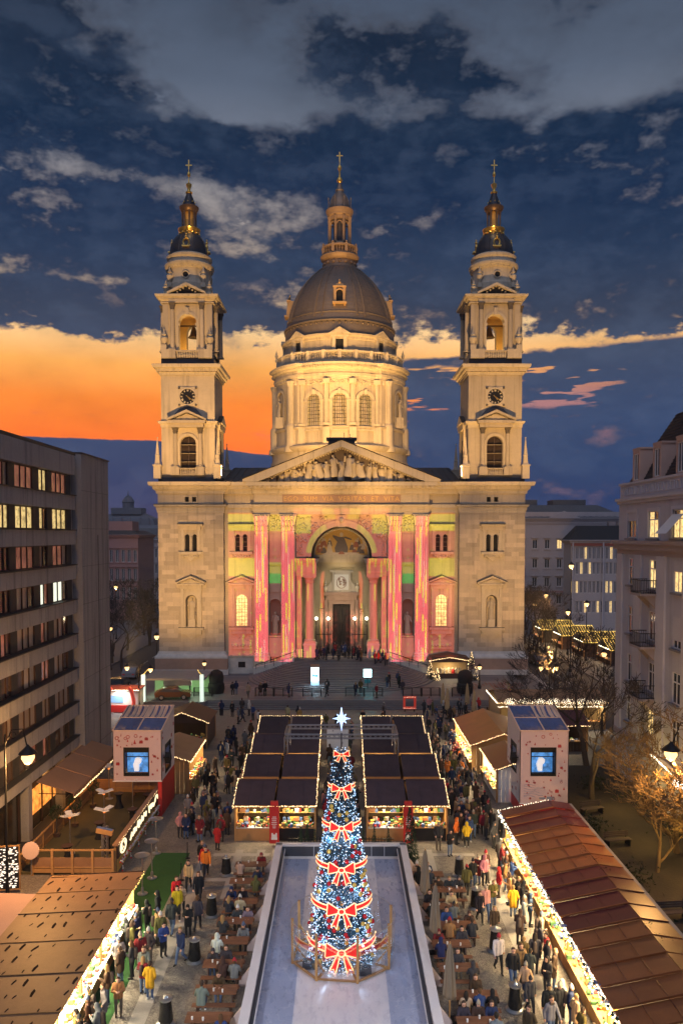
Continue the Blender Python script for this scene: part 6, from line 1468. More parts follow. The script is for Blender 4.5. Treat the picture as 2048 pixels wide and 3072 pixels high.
# ---- printed projector towers
prt = mat('printed_fabric', (.70, .52, .50), .85, var=.07, sc=.7, rnd=0, bump=.25, bsc=1.5); prs = mat('printed_fabric_side', (.66, .60, .60), .85, var=.06, sc=.7, bump=.25, bsc=1.5); ink = mat('red_print', (.42, .04, .04), .8, rnd=.2); inkb = mat('grey_blue_print', (.25, .28, .38), .8)
foil = mat('clear_foil', (.10, .13, .28), .12, var=.4, sc=1., spec=.8); foilp = mat('pale_foil', (.85, .60, .45), .4, var=.2, sc=1.)
def ptower(name, label, x0, x1, y0, y1, zf, zb, side, zlow):
    t = thing(name, label, 'tower', ((x0 + x1) / 2, y0, 0)); hw = (x1 - x0) / 2; d = y1 - y0; f = FY(0)
    MB().plate(rectp(-hw, hw, zlow, zf), [rectp(-.92, .78, 3.05, 5.0)], f, .05).build('front_cloth', prt, t)
    sx = side * hw
    fs = (lambda u, v, w: (sx - side * w, u, v))
    MB().plate([(0, zlow), (d, zlow), (d, zb), (0, zf)], [rectp(1.2, 2.9, 2.9, 4.9)], fs, .05).build('side_cloth', prs, t)
    MB().plate([(0, zlow), (d, zlow), (d, zb), (0, zf)], [], (lambda u, v, w: (-sx + side * w, u, v)), .05).build('side_cloth', prs, t); MB().box(-hw, hw, d - .05, d, zlow, zb).build('back_cloth', prs, t)
    m = MB(); m.loft(rectp(-hw + .02, hw - .02, .02, d - .02) if zlow < 1.2 else rectp(hw - .3, hw - .02, .02, d - .02), [(0, 0), (0, zlow)]); m.build('base_cloth', redp, t)
    MB().box(-hw - .02, hw + .02, -.03, 0, zlow - .04, zlow + .03).build('hem', whitep, t)
    zt2 = lambda y: zf + (zb - zf) * y / d
    for r in range(2):
        for c in range(2):
            a0, a1 = -hw + c * hw, -hw + (c + 1) * hw; b0, b1 = r * d / 2, (r + 1) * d / 2
            pleat = (r == 1 and (c == 1 or side > 0))
            n = 14; m = MB()
            for i in range(n):
                for j in range(4):
                    def q(u, v):
                        x = a0 + (a1 - a0) * u / n; y = b0 + (b1 - b0) * v / 4; sag = .25 * sin(pi * u / n) * sin(pi * v / 4); pl_ = .09 * (1 if u % 2 else -1) * (v / 4) if pleat else .03 * sin(u * 1.7 + v); return (x, y, zt2(y) - sag + pl_)
                    m.face([q(i, j), q(i + 1, j), q(i + 1, j + 1), q(i, j + 1)], 1 if pleat and (i + c) % 3 else 0 if not pleat else 0)
            m.build('foil_roof', [foil, foilp], t, 30 if not pleat else None)
    for c in (-hw, 0, hw): MB().bar((c, 0, zf + .02), (c, d, zb + .02), .09, .05).build('roof_rib', foilp, t)
    for y in (0, d / 2, d): MB().bar((-hw, y, zt2(y) + .02), (hw, y, zt2(y) + .02), .09, .05).build('roof_rib', foilp, t)
    for fr_, c0, c1, z0, z1, o in ((f, -.92, .78, 3.05, 5.0, .0), (fs, 1.2, 2.9, 2.9, 4.9, .0)):
        w = MB().plate(rectp(c0 - .08, c1 + .08, z0 - .08, z1 + .08), [rectp(c0, c1, z0, z1)], lambda u, v, q, fr_=fr_: fr_(u, v, q - .03), .12).build('window', iron, t)
        MB().plate(rectp(c0, c1, z0, z1), [], lambda u, v, q, fr_=fr_: fr_(u, v, q + .75), .02).build('lit_back', mat('blue_lit_interior', (.05, .12, .25), .6, var=.6, sc=1.6, emit=(.1, .36, .85), es=.55), w)
        MB().plate(rectp(c0, c1, z1 - .3, z1), [], lambda u, v, q, fr_=fr_: fr_(u, v, q + .02), .02).build('top_strip', iron, w); MB().plate(rectp(c0, c1, z0, z0 + .14), [], lambda u, v, q, fr_=fr_: fr_(u, v, q + .02), .02).build('bottom_strip', iron, w)
        cx_ = (c0 + c1) / 2 - .1
        m = MB(); pts = [(-.16, 0), (.14, 0), (.16, .5), (.3, .62), (.34, .86), (.12, 1.02), (-.1, .95), (-.18, .7), (-.26, .5)]
        m.plate([(cx_ + a, z0 + .14 + b) for a, b in pts], [], lambda u, v, q, fr_=fr_: fr_(u, v, q + .45), .25); m.build('projector_unit', mat('projector_white', (.75, .75, .78), .5, var=.1, emit=(.9, .93, 1.), es=.55), w)
        MB().plate(rectp(c0, c1, z1 - .72, z1 - .66), [], lambda u, v, q, fr_=fr_: fr_(u, v, q + .3), .05).build('inner_rail', iron, w)
    rs = random.Random(14)
    def motif(x, z, k, s):
        m = MB()
        if k == 0: m.box(x - s, x + s, -.008, -.001, z - s, z + s * .5); m.box(x - s * .2, x + s * .2, -.012, -.008, z - s, z + s * .5); m.tube([(x - s * .7, -.006, z + s * .9), (x, -.006, z + s * .5), (x + s * .7, -.006, z + s * .9)], s * .14, 4)
        elif k == 1: [m.bar((x - s * cos(a) * .6, -.006, z - s * sin(a) * .6), (x + s * cos(a) * .6, -.006, z + s * sin(a) * .6), s * .22, .008, 0, (0, 1, 0)) for a in (0, 1.05, 2.1)]
        elif k == 2: m.bar((x, -.006, z - s), (x, -.006, z + s * .5), s * .25, .008, 0, (0, 1, 0)); m.bar((x - s * .4, -.006, z - s * .7), (x + s * .4, -.006, z - s * .7), s * .25, .008, 0, (0, 1, 0))
        elif k == 3: m.tube([(x + s * .7 * cos(a), -.006, z + s * .7 * sin(a)) for a in [i * .7 for i in range(10)]], s * .14, 4)
        else: m.prism([(x - s * .6, z - s), (x + s * .6, z - s), (x, z + s)], -.008, -.001)
        m.build('printed_motif', ink, t)
    for k in range(60):
        x, z = rs.uniform(-hw + .25, hw - .25), rs.uniform(zlow + .3, zf - .25)
        if -1.15 < x < 1.0 and 2.85 < z < 5.2: continue
        motif(x, z, rs.choice((0, 1, 1, 1, 2, 3, 4, 1)), rs.uniform(.07, .17))
    for k in range(16):
        u, z = rs.uniform(.3, d - .3), rs.uniform(zlow + .3, zf - .2)
        if .9 < u < 3.1 and z > 2.6: continue
        s = rs.uniform(.05, .14); MB().box(sx - .002 * side, sx + .008 * side, u - s, u + s, z - s, z + s).build('printed_motif', ink, t)
    if zlow < 1.2:
        m = MB()
        for k in range(7): m.tube([(-hw + .3 + i * .28, -.006, 2.3 - k * .14 + .08 * sin(i * 1.3 + k)) for i in range(4 + k % 3)], .012, 4)
        m.box(-.35, .1, -.01, 0, 1.25, 1.4); m.box(.2, .75, -.01, 0, 1.2, 1.45); m.build('printed_lines', inkb, t)
    q = put('loudspeaker', None); q.location = ((x0 + x1) / 2 + side * (hw + .35), y0 + .5, 4.2); tag(q, 'black loudspeaker hung on the %s printed tower' % ('left' if side > 0 else 'right'), 'loudspeaker', 'loudspeakers on the printed towers'); MB().bar((0, -.25, -.15), (0, .25, .1), .4, .6).build('cabinet', black, q); MB().tube([(-side * .4, 0, 0), (0, 0, 0)], .04, 5).build('bracket', iron, q)
    return t
ptower('printed_tower', 'pink printed fabric tower with blue window, at the wooden terrace', -16.6, -13.05, 57.2, 61.6, 6.3, 7.2, 1, 2.6)
ptower('printed_tower', 'white printed fabric tower with blue window, in front of the bare trees', 12.95, 16.5, 57.2, 61.6, 6.3, 7.2, -1, .95)

# ---- other huts
def gable_hut(name, label, x0, x1, y0, y1, ze, zr, ridge, roofm, wallm, lit_side, energy, lights=True, strip=True):
    t = thing(name, label, 'market hut', (0, 0, 0)); cx, cy = (x0 + x1) / 2, (y0 + y1) / 2; o = .25
    if ridge == 'y': quads = [[(x0 - o, y0 - o, ze), (cx, y0 - o, zr), (cx, y1 + o, zr), (x0 - o, y1 + o, ze)], [(cx, y0 - o, zr), (x1 + o, y0 - o, ze), (x1 + o, y1 + o, ze), (cx, y1 + o, zr)]]
    else: quads = [[(x0 - o, y0 - o, ze), (x1 + o, y0 - o, ze), (x1 + o, cy, zr), (x0 - o, cy, zr)], [(x0 - o, cy, zr), (x1 + o, cy, zr), (x1 + o, y1 + o, ze), (x0 - o, y1 + o, ze)]]
    for q in quads: slab4('roof', q, roofm, .06, t)
    for xx in (x0, x1 - .08): MB().box(xx, xx + .08, y0, y1, 0, 1.0 if (xx == x0) == (lit_side == '-x') and lit_side in ('-x', '+x') else ze).build('side_wall', wallm, t)
    plank_wall(t, x0, x1, y0, 0, 1.0 if lit_side == '-y' else ze, wallm, None)
    MB().box(x0, x1, y1 - .08, y1, 0, ze).build('back_wall', wallm, t)
    if ridge == 'y': MB().prism([(x0, ze), (x1, ze), (cx, zr - .05)], y0, y0 + .08).build('gable', wallm, t)
    for xx in (x0, x1):
        for yy in (y0, y1): MB().box(xx - .07, xx + .07, yy - .07, yy + .07, 0, ze).build('post', wood, t)
    X = x1 if lit_side == '+x' else x0
    s = 1 if lit_side == '+x' else -1
    m = MB(); edges_ = []
    if lit_side in ('+x', '-x'):
        MB().box(X - .3, X + .3, y0, y1, 1.0, 1.06).build('counter', wood, t)
        g = goods(int(x0 * 10) % 97, .5, y1 - y0 - .3, 1.06, 50); q = g.build('goods', GOODM, t); q.location = (X, cy, 0); stuff(q)
        edges_ = [((X + s * o, y0 - o, ze), (X + s * o, y1 + o, ze))]
        n = max(1, int((y1 - y0) / 2.4))
        for i in range(n): lamp('AREA', (X - s * .3, y0 + (i + .5) * (y1 - y0) / n, ze - .15), energy, WARM, 'hut_light', t, .6)
        if strip: MB().box(X - s * .25, X - s * .15, y0 + .1, y1 - .1, ze - .12, ze - .06).build('light_strip', shine, t)
    else:
        MB().box(x0, x1, y0 - .3, y0 + .3, 1.0, 1.06).build('counter', wood, t); g = goods(int(x0 * 10) % 89, x1 - x0 - .3, .5, 1.06, 40); q = g.build('goods', GOODM, t); q.location = (cx, y0, 0); stuff(q)
        n = max(1, int((x1 - x0) / 2.4))
        for i in range(n): lamp('AREA', (x0 + (i + .5) * (x1 - x0) / n, y0 + .3, ze - .15), energy, WARM, 'hut_light', t, .6)
        if ridge == 'x': edges_ = [((x0 - o, y0 - o, ze), (x1 + o, y0 - o, ze))]
    if ridge == 'y': edges_ += [((x0 - o, y0 - o, ze + .04), (cx, y0 - o, zr + .05)), ((cx, y0 - o, zr + .05), (x1 + o, y0 - o, ze + .04))]
    if lights:
        for a, b in edges_: bulbs(m, a, b, .13, .05)
        stuff(m.build('light_string', bulb, t))
    return t
gable_hut('market_hut', 'dark open hut with four glowing niches left of the hut rows', -17.5, -12.9, 75.5, 80.5, 2.5, 3.5, 'y', wood_d, wood_d, '-y', 60)
gable_hut('market_hut', 'orange plywood-roofed hut with bright counter behind the left printed tower', -16.2, -12.1, 62.2, 68.6, 2.6, 3.3, 'y', feltbr, wood, '+x', 160)
gable_hut('market_hut', 'brown corrugated-roofed hut with white glowing counter right of the hut rows', 11.2, 16.5, 67.4, 77.2, 2.5, 3.5, 'y', brnroof, wood, '-x', 230)
gable_hut('market_hut', 'oxblood-roofed hut with hedge edge beside the right printed tower', 11.9, 15.5, 60.2, 66.2, 2.5, 3.2, 'y', redroof, whitep, '-x', 230)
th_ = gable_hut('market_hut', 'wide hut decked with white light swirls before the church terrace', 16.6, 27.5, 82.5, 88.6, 3.0, 3.8, 'x', feltbr, inter, '-y', 110)
m = MB()
for k in range(7):
    cx_ = 17.6 + k * 1.5
    for i in range(46): a = i * .42; r = .08 + .011 * i; m.octa((cx_ + r * cos(a) * 1.3, 82.1, 3.15 + r * sin(a) * .8), .045)
bulbs(m, (16.3, 82.2, 2.6), (27.7, 82.2, 2.6), .1, .05); bulbs(m, (16.2, 82.2, 3.0), (16.2, 88.6, 3.1), .12, .06); stuff(m.build('light_swirls', bulbw, th_))
gable_hut('market_hut', 'dark brown roofed hut between the right printed tower and the trees', 17.4, 23.2, 74.5, 80, 2.5, 3.4, 'x', redroof, wood_d, '-y', 40)
for i, (x, y) in enumerate(((38, 150), (39.2, 141), (40.4, 132), (41.8, 123))):
    t = gable_hut('net_lit_hut', ['farthest', 'third', 'second', 'nearest'][i] + ' hut under a yellow net of lights right of church', x, x + 6, y, y + 6.5, 2.6, 4., 'x', felt, wood_d, '-x', 60, False)
    m = MB()
    for a in range(15):
        for b in range(9):
            x_, v = x - .2 + a * .46, b / 8; m.octa((x_ + U(-.05, .05), y - .25 + v * 3.5, 2.66 + v * 1.42), .075)
    bulbs(m, (x - .3, y - .3, 2.6), (x + 6.3, y - .3, 2.6), .2, .08); bulbs(m, (x - .3, y + 3.2, 4.05), (x + 6.3, y + 3.2, 4.05), .2, .08); stuff(m.build('light_net', bulby, t))
# show booth with a car, and the red arch booth
t = thing('show_booth', 'open green-lit booth with grey flat roof and bright corner columns', 'booth', (0, 0, 0))
MB().box(-23.6, -16.2, 93.5, 99.5, 3.3, 3.5).build('roof', mat('grey_membrane', (.2, .21, .22), .7, var=.2), t); MB().box(-23.4, -15.4, 99.2, 99.3, .8, 3.3).build('back_wall', mat('green_wall', (.35, .55, .3), .7, var=.3, sc=1.), t)
for x in (-23.4, -16.5): MB().box(x - .2, x + .2, 93.2, 93.6, 0, 4.0).build('column', glow('lit_column', (.8, 1., .85), .9), t)
MB().box(-21.6, -18.2, 96, 96.1, 2.2, 2.9).build('banner', whitep, t); MB().box(-21.5, -21.3, 96, 96.1, .8, 2.2).box(-18.5, -18.3, 96, 96.1, .8, 2.2).build('banner_post', mat('deep_green', (.02, .1, .06)), t)
MB().box(-23.5, -16, 93, 99.3, 0, .82).build('podium', paving, t)
for x in (-22, -18): lamp('AREA', (x, 96.5, 3.2), 110, (.75, 1., .62), 'booth_light', t, 1.)
m = MB(); bulbs(m, (-23.4, 93.1, 4.), (-22.7, 93.1, 4.7), .1, .05); bulbs(m, (-16.5, 93.1, 4.), (-16.9, 93.1, 4.6), .1, .05); stuff(m.build('light_string', bulby, t))
def car(name, label, loc, rz, col, lights=True, sc=1.):
    t = thing(name, label, 'car', loc, rz); t.scale = (sc, sc, sc); cm = mat('car_paint_%d' % int(col[0] * 1000 + col[1] * 100), col, .25, var=.03, spec=.7)
    m = MB(); L = [(-2.1, .35), (2.1, .35), (2.15, .7), (1.9, .9), (1.0, .98), (.45, 1.42), (-1.1, 1.45), (-1.75, 1.02), (-2.1, .9)]
    m.prism(L, -.85, .85); m.build('body', cm, t)
    for s in (-1, 1):
        q = MB(); q.prism([(.9, .98), (.42, 1.36), (-1.05, 1.38), (-1.6, 1.02)], s * .855 - .01, s * .855 + .01); q.build('side_window', gdark, t)
    q = MB(); q.face([(1.02, -.75, 1.0), (1.02, .75, 1.0), (.48, .7, 1.41), (.48, -.7, 1.41)]); q.build('windscreen', gdark, t)
    for x in (-1.3, 1.3):
        for s in (-1, 1):
            w = MB().tube([(x, s * .7, .33), (x, s * .9, .33)], .33, 14).build('wheel', black, t); MB().tube([(x, s * .9, .33), (x, s * .92, .33)], .2, 10).build('rim', steel, w)
    for s in (-1, 1): MB().box(2.08, 2.16, s * .6 - .15, s * .6 + .15, .62, .78).build('headlight', glow('headlight_glow', (1., .9, .7), 4.) if lights else whitep, t); MB().box(-2.13, -2.05, s * .6 - .15, s * .6 + .15, .65, .8).build('tail_light', redp, t)
car('show_car', 'dark green and bronze car on display in the green-lit booth', (-20.2, 94.9, .82), .12, (.12, .05, .02), False)
for i, (x, y, c, lb) in enumerate(((-29.5, 105, (.02, .02, .025), 'black car parked nearest the church on the left street'), (-30.2, 114, (.25, .25, .27), 'silver car beyond the black one on the left street'), (-33.5, 100, (.4, .4, .4), 'pale van-like car at the corner by the office slab'), (31, 126, (.1, .1, .12), 'dark car on the street right of the church'))): car('parked_car', lb, (x, y, 0), 1.57 + .05 * i, c, True, 1.1)
t = thing('arch_booth', 'red and white booth with two inflated red arches beside the office slab', 'booth', (-25.2, 90.5, 0))
MB().box(-1.9, 1.9, 0, 2.5, 0, 2.7).build('body', whitep, t); MB().box(-1.7, 1.7, -.12, 0, .2, 1.0).build('red_front', redp, t); MB().box(-1.2, .2, -.06, 0, 1.3, 2.1).build('screen', mat('booth_screen', (.1, .2, .4), .2, emit=(.4, .7, 1.), es=.6), t); MB().box(-2.1, 2.1, -.4, 2.6, 2.7, 2.85).build('roof', mat('booth_roof', (.25, .06, .05), .7), t)
for s in (-1, 1): MB().tube([(s * 1.5, -.5, 0), (s * 1.55, -.5, 1.6), (s * 1.3, -.5, 2.7), (s * 1.0, -.5, 3.1)], .22, 10).build('inflated_arch', mat('inflated_red', (.7, .08, .06), .4, emit=(1., .1, .06), es=.25), t, 60)
m = MB(); bulbs(m, (-2.1, -.45, 2.8), (2.1, -.45, 2.8), .09, .07); stuff(m.build('light_string', bulbw, t)); lamp('AREA', (0, -.6, 2.6), 120, (1., .9, .75), 'booth_light', t, 1.)
struct('lit_ramp', MB().box(-23.5, -21.2, 72, 89, -.1, .3), paleband)
# nativity hut
t = thing('nativity_hut', 'small lit nativity hut with fairy lights at the church steps', 'market hut', (14.8, 108.4, .8)); MB().prism([(-2.9, 2.3), (2.9, 2.3), (2.6, 2.9), (0, 3.35), (-2.6, 2.9)], -.2, 2.4).build('roof', wood_d, t)
for x in (-2.5, 2.5): MB().box(x - .1, x + .1, 0, .2, 0, 2.4).build('post', wood_d, t)
MB().box(-2.6, 2.6, 2.2, 2.3, 0, 2.4).build('back_wall', inter, t); MB().box(-2.5, 2.5, .1, .2, 0, .7).build('front_board', wood_d, t); rs = random.Random(8)
for k in range(7): o = put('crib_figure', STAT[k % 6], t, (-1.6 + k * .53, 1.0, .5), 0, (.42, .42, .36)); 
MB().lathe([(.3, .5), (.25, .9), (.16, 1.2), (.0001, 1.3)], 10, (.6, .7)).build('red_robe', redp, t)
lamp('AREA', (0, .6, 2.2), 110, WARM, 'crib_light', t, .8)
m = MB(); bulbs(m, (-2.8, -.25, 2.5), (0, -.25, 2.95), .14, .06); bulbs(m, (0, -.25, 2.95), (2.8, -.25, 2.5), .14, .06); stuff(m.build('light_string', bulb, t))
fir = mat('fir_needles', (.012, .03, .016), .85, var=.3, rnd=.2)
def fir_tree(h, r, seed, n=420, nb=70, bm=None):
    rs = random.Random(seed); f = MB(); b = MB()
    for i in range(n):
        z = h * (rs.random() ** 1.5) * .97; rr = r * (1 - z / h) * rs.uniform(.6, 1.); a = rs.uniform(0, 6.28); c = Vector((rr * cos(a), rr * sin(a), z + .05)); d = Vector((cos(a), sin(a), -.35)) * r * .3; s = Vector((-sin(a), cos(a), 0)) * r * .1; f.face([c - s, c + s, c + d])
    for i in range(nb): z = h * rs.random(); rr = r * 1.05 * (1 - z / h); a = rs.uniform(0, 6.28); b.octa((rr * cos(a), rr * sin(a), z + .05), .05)
    return f, b
for x, y, h, lb in ((12.1, 107.6, 2.6, 'small lit fir at the left of the nativity hut'), (17.7, 107.8, 3.8, 'taller lit fir at the right of the nativity hut'), (13.0, 107.2, 1.6, 'tiny lit fir before the nativity hut')):
    t = thing('lit_fir', lb, 'tree', (x, y, .8), 0, 'lit firs at the nativity hut'); f, b = fir_tree(h, h * .26, int(h * 10)); f.build('crown', fir, t); MB().tube([(0, 0, 0), (0, 0, h * .9)], .05, 6).build('trunk', bark, t); stuff(b.build('lights', bulb, t))

# ---- lamps
def lantern(mb, c, s=1., mi=(0, 1)):
    x, y, z = c; mb.lathe([(.02, z + .5 * s), (.1 * s, z + .4 * s), (.3 * s, z + .22 * s), (.34 * s, z + .16 * s)], 10, (x, y), mi[0]); mb.lathe([(.0001, z - .24 * s), (.13 * s, z - .2 * s), (.24 * s, z), (.22 * s, z + .15 * s)], 10, (x, y), mi[1])
LAMPC = (1., .50, .15)
def street_lamp(label, loc, h, arms, e, group, big=1.):
    t = thing('street_lamp', label, 'street lamp', loc, 0, group); m = MB(); m.lathe([(.22, 0), (.24, .3), (.13, .5), (.1, 1.1), (.07, 1.3), (.055, h)], 10); m.build('post', iron, t, 40)
    for ax, dz in arms:
        z = h + dz
        q = MB()
        if ax: q.tube([(0, 0, h - .6), (ax * .3, 0, h + .25), (ax * .8, 0, h + .3), (ax, 0, z + .45)], .035, 6); q.tube([(ax * .35 + .18 * cos(a), 0, h - .05 + .18 * sin(a)) for a in [i * .7 for i in range(9)]], .02, 5)
        lantern(q, (ax, 0, z), big); q.build('lantern', [iron, lampglass], t, 40); lamp('POINT', (ax, 0, z - .32 * big), e, LAMPC, 'lamp_light', t, .15)
    return t
street_lamp('tall black lamp post with hanging lantern beside the bar roof', (-18.4, 43.1, 0), 9.6, ((1.25, -1.3),), 3600, 'tall hanging lanterns', 1.5)
street_lamp('tall lamp at the right edge with hanging lantern before the apartment house', (21.2, 44.5, 0), 9.6, ((-2.6, -1.5),), 1900, 'tall hanging lanterns', 1.5)
street_lamp('double-armed lamp on tall pole left, near the green-lit booth', (-23.3, 91, 0), 5.6, ((-1.35, -.4), (1.35, -.6)), 300, 'double lamps', 1.1)
street_lamp('double-armed lamp on tall pole right, among the bare twigs', (23.9, 91, 0), 5.6, ((-.95, -.4), (.8, -.4)), 240, 'double lamps', 1.1)
street_lamp('short lantern on the terrace before the left bell tower', (-18.1, 104.5, .8), 2.4, ((0, .3),), 110, 'short terrace lanterns', 1.1)
street_lamp('short lantern on the terrace before the right bell tower', (17.7, 101.5, .8), 2.4, ((0, .3),), 110, 'short terrace lanterns', 1.1)
for i, (x, y, h, lb) in enumerate(((-44, 155, 10, 'orange street lamp glowing inside the left tree clump'), (-35, 120, 6, 'orange street lamp low among the left trees'), (-27.5, 118, 5, 'street lamp close to the left flank of the church'), (-52, 200, 10, 'far lamp before the grey house left of church'), (36, 140, 9.5, 'warm street lamp above the right tree row'), (36.5, 150, 7, 'lower warm lamp in the right tree row'), (38.5, 135, 7, 'lamp beside the net-lit huts'), (39.5, 128, 9, 'lamp before the corner house'), (34.2, 118.5, 15.5, 'very tall lamp at the left edge of the corner house'), (38, 108, 5, 'bright lamp by the corner of the apartment house'), (34.8, 105, 4.4, 'bright lamp just below the nearest net-lit hut'))):
    street_lamp(lb, (x, y, 0), h, ((0, .3),), 1300 if h > 6 else 260, 'lamps in the side streets', 1.5)
# shop glow along the right building
t = thing('shop_sign', 'small white glowing shop sign on the apartment house at right edge', 'sign', (23.6, 54.6, 3.2)); MB().box(-.5, 0, -.3, .3, -.25, .25).build('box', glow('shop_sign_white', (1., .98, .9), 5.), t); MB().box(-.02, .3, -.35, .35, .25, .3).build('bracket', iron, t)
for y in (45, 52, 58.5): lamp('POINT', (20.6, y, 2.6), 330, (1., .62, .14), 'shop_light', None, .2)
t = thing('shop_string', 'lit garland above the shop front behind the yellow tree', 'garland', (23.3, 57, 3.2)); m = MB(); bulbs(m, (0, -1.5, .4), (0, 2.5, .8), .06, .07); stuff(m.build('lights', bulbw, t))

# ---- totem, lit screen, barriers, red frame, parasols
t = thing('light_totem', 'tall white and cyan lit advertising column on the church steps', 'sign', (-3.4, 101.5, .8)); MB().box(-.55, .55, -.2, .2, 0, 3.0).build('case', mat('totem_case', (.3, .3, .32)), t); MB().box(-.5, .5, -.22, -.2, .1, 2.75).build('screen', glow('totem_white', (.75, .93, 1.), 3.2), t)
m = MB(); m.box(-.5, .5, -.235, -.222, .3, 1.1); m.prism([(-.4, 1.5), (.45, 1.5), (.3, 1.9), (0, 1.75), (-.3, 1.95)], -.235, -.222); m.build('print', glow('totem_cyan', (.1, .5, .75), 1.2), t); MB().box(-.58, .58, -.24, .24, 2.78, 3.05).build('cap', mat('totem_cap', (.5, .25, .15)), t)
lamp('AREA', (-3.4, 101.1, 2.3), 70, (.6, .85, 1.), 'totem_light', t, .8).location = (0, -.4, 1.5)
t = thing('lit_screen', 'square white screen with cyan glow on a stand before the church steps', 'sign', (3.3, 100.2, .8)); MB().box(-.5, .5, -.08, .08, 1.7, 2.7).build('screen', glow('screen_cyan', (.7, 1., 1.), 4.5), t); MB().box(-.42, .42, -.05, .05, .9, 1.4).build('plate', mat('screen_plate', (.03, .06, .07), .4), t); MB().tube([(0, 0, 0), (0, 0, 1.7)], .06, 8).build('stand', iron, t); lamp('POINT', (0, -.5, 2.2), 130, (.05, .75, .85), 'screen_light', t, .3)
def barrier():
    t = put('barrier', None); m = MB(); m.box(-1.15, 1.15, -.03, .03, 1.0, 1.06); m.box(-1.15, 1.15, -.03, .03, .1, .16)
    for k in range(19): m.box(-1.14 + k * .126, -1.11 + k * .126, -.015, .015, .1, 1.0)
    m.build('grille', iron, t); 
    for x in (-1.1, 0, 1.1): MB().box(x - .04, x + .04, -.25, .25, 0, 1.06).build('leg', iron, t)
    return t
b0 = barrier()
for i, (x, lb) in enumerate(((-16.9, 'iron barrier at the left end of the terrace edge'), (-9.4, 'iron barrier left of centre on the terrace edge, first of a pair'), (-7.1, 'iron barrier left of centre on the terrace edge, second of a pair'), (-3.6, 'iron barrier in front of the cyan lit column'), (1.6, 'iron barrier left below the cyan screen'), (3.9, 'iron barrier right below the cyan screen'), (8.6, 'iron barrier right of centre on the terrace edge, first of a pair'), (10.9, 'iron barrier right of centre on the terrace edge, second of a pair'), (14.6, 'iron barrier by the closed parasols'))):
    o = b0 if i == 0 else copy_thing(b0, (0, 0, 0)); o.location = (x, 96.6, .8); tag(o, lb, 'barrier', 'iron barriers along the terrace')
for x, lb in ((-15.6, 'dark wrapped statue block on the terrace left'), (15.4, 'dark wrapped statue block on the terrace right')):
    t = thing('wrapped_bush', lb, 'bush', (x, 98.6, .8)); m = MB(); m.lathe([(.9, 0), (1.05, .5), (1., 1.2), (.85, 1.3), (.95, 2.0), (.8, 2.6), (.3, 2.9), (.0001, 2.95)], 14); o = m.build('wrap', mat('dark_sacking', (.02, .017, .015), .9, var=.4, sc=3., bump=.5), t, 50)
t = thing('photo_frame', 'red fairy-lit standing photo frame at the plaza steps', 'frame', (7.9, 91.6, 0)); MB().plate(rectp(-.75, .75, .3, 1.8), [rectp(-.48, .48, .57, 1.53)], FY(0), .12).build('frame', mat('frame_red', (.7, .06, .04), .5, emit=(1., .08, .04), es=.15), t); MB().box(-.6, -.5, 0, .6, 0, .3).box(.5, .6, 0, .6, 0, .3).build('stand', iron, t); m = MB(); bulbs(m, (-.65, -.03, 1.7), (.65, -.03, 1.7), .15, .03); bulbs(m, (-.65, -.03, .4), (.65, -.03, .4), .15, .03); stuff(m.build('lights', bulbw, t))
def parasol(canvas):
    t = put('closed_parasol', None); m = MB(); n = 14; lv = [(.06, 3.35), (.12, 3.1), (.2, 2.4), (.27, 1.6), (.3, 1.15), (.2, 1.0)]; o = 0
    for r, z in lv:
        for k in range(n): a = 2 * pi * k / n; q = r * (1 if k % 2 else .68); m.v.append((q * cos(a), q * sin(a), z))
    for i in range(len(lv) - 1):
        for k in range(n): a, b = i * n + k, i * n + (k + 1) % n; m.f.append((a, a + n, b + n, b)); m.m.append(0)
    m.build('canopy', canvas, t); MB().tube([(0, 0, 0), (0, 0, 3.45)], .03, 6).build('pole', wood, t); MB().box(-.3, .3, -.3, .3, 0, .08).build('foot', iron, t); return t
pa = parasol(mat('beige_canvas', (.42, .30, .16), .85, var=.15)); pb = parasol(mat('taupe_canvas', (.2, .15, .1), .85, var=.15))
for i, (x, y, lb) in enumerate(((11.7, 91.2, 'beige closed parasol, left of the back pair'), (11.8, 88, 'beige closed parasol, left of the front pair'), (14.5, 91.2, 'beige closed parasol, right of the back pair'), (14.65, 87.3, 'beige closed parasol, right of the front pair'))):
    o = pa if i == 0 else copy_thing(pa, (0, 0, 0)); o.location = (x, y, 0); tag(o, lb, 'parasol', 'beige closed parasols near the terrace')
for i, (x, y, lb) in enumerate(((4.55, 42.6, 'taupe closed parasol farthest along the right rink side'), (4.6, 38.3, 'taupe closed parasol in the middle of the right rink side'), (4.55, 32.7, 'taupe closed parasol nearest along the right rink side'))):
    o = pb if i == 0 else copy_thing(pb, (0, 0, 0)); o.location = (x, y, 0); tag(o, lb, 'parasol', 'taupe closed parasols beside the rink')
def bin_():
    t = put('litter_bin', None); MB().lathe([(.34, 0), (.36, .05), (.24, .12), (.24, .16)], 16).build('foot', steel, t, 40); MB().lathe([(.24, .12), (.27, .2), (.2, 1.0), (.2, 1.02)], 16).build('body', mat('gloss_black', (.012, .012, .012), .25, spec=.6), t, 40); m = MB(); m.lathe([(.21, 1.0), (.25, 1.03), (.24, 1.08), (.1, 1.1), (.03, 1.18), (.0001, 1.2)], 16); m.build('lid', steel, t, 40); return t
bb = bin_()
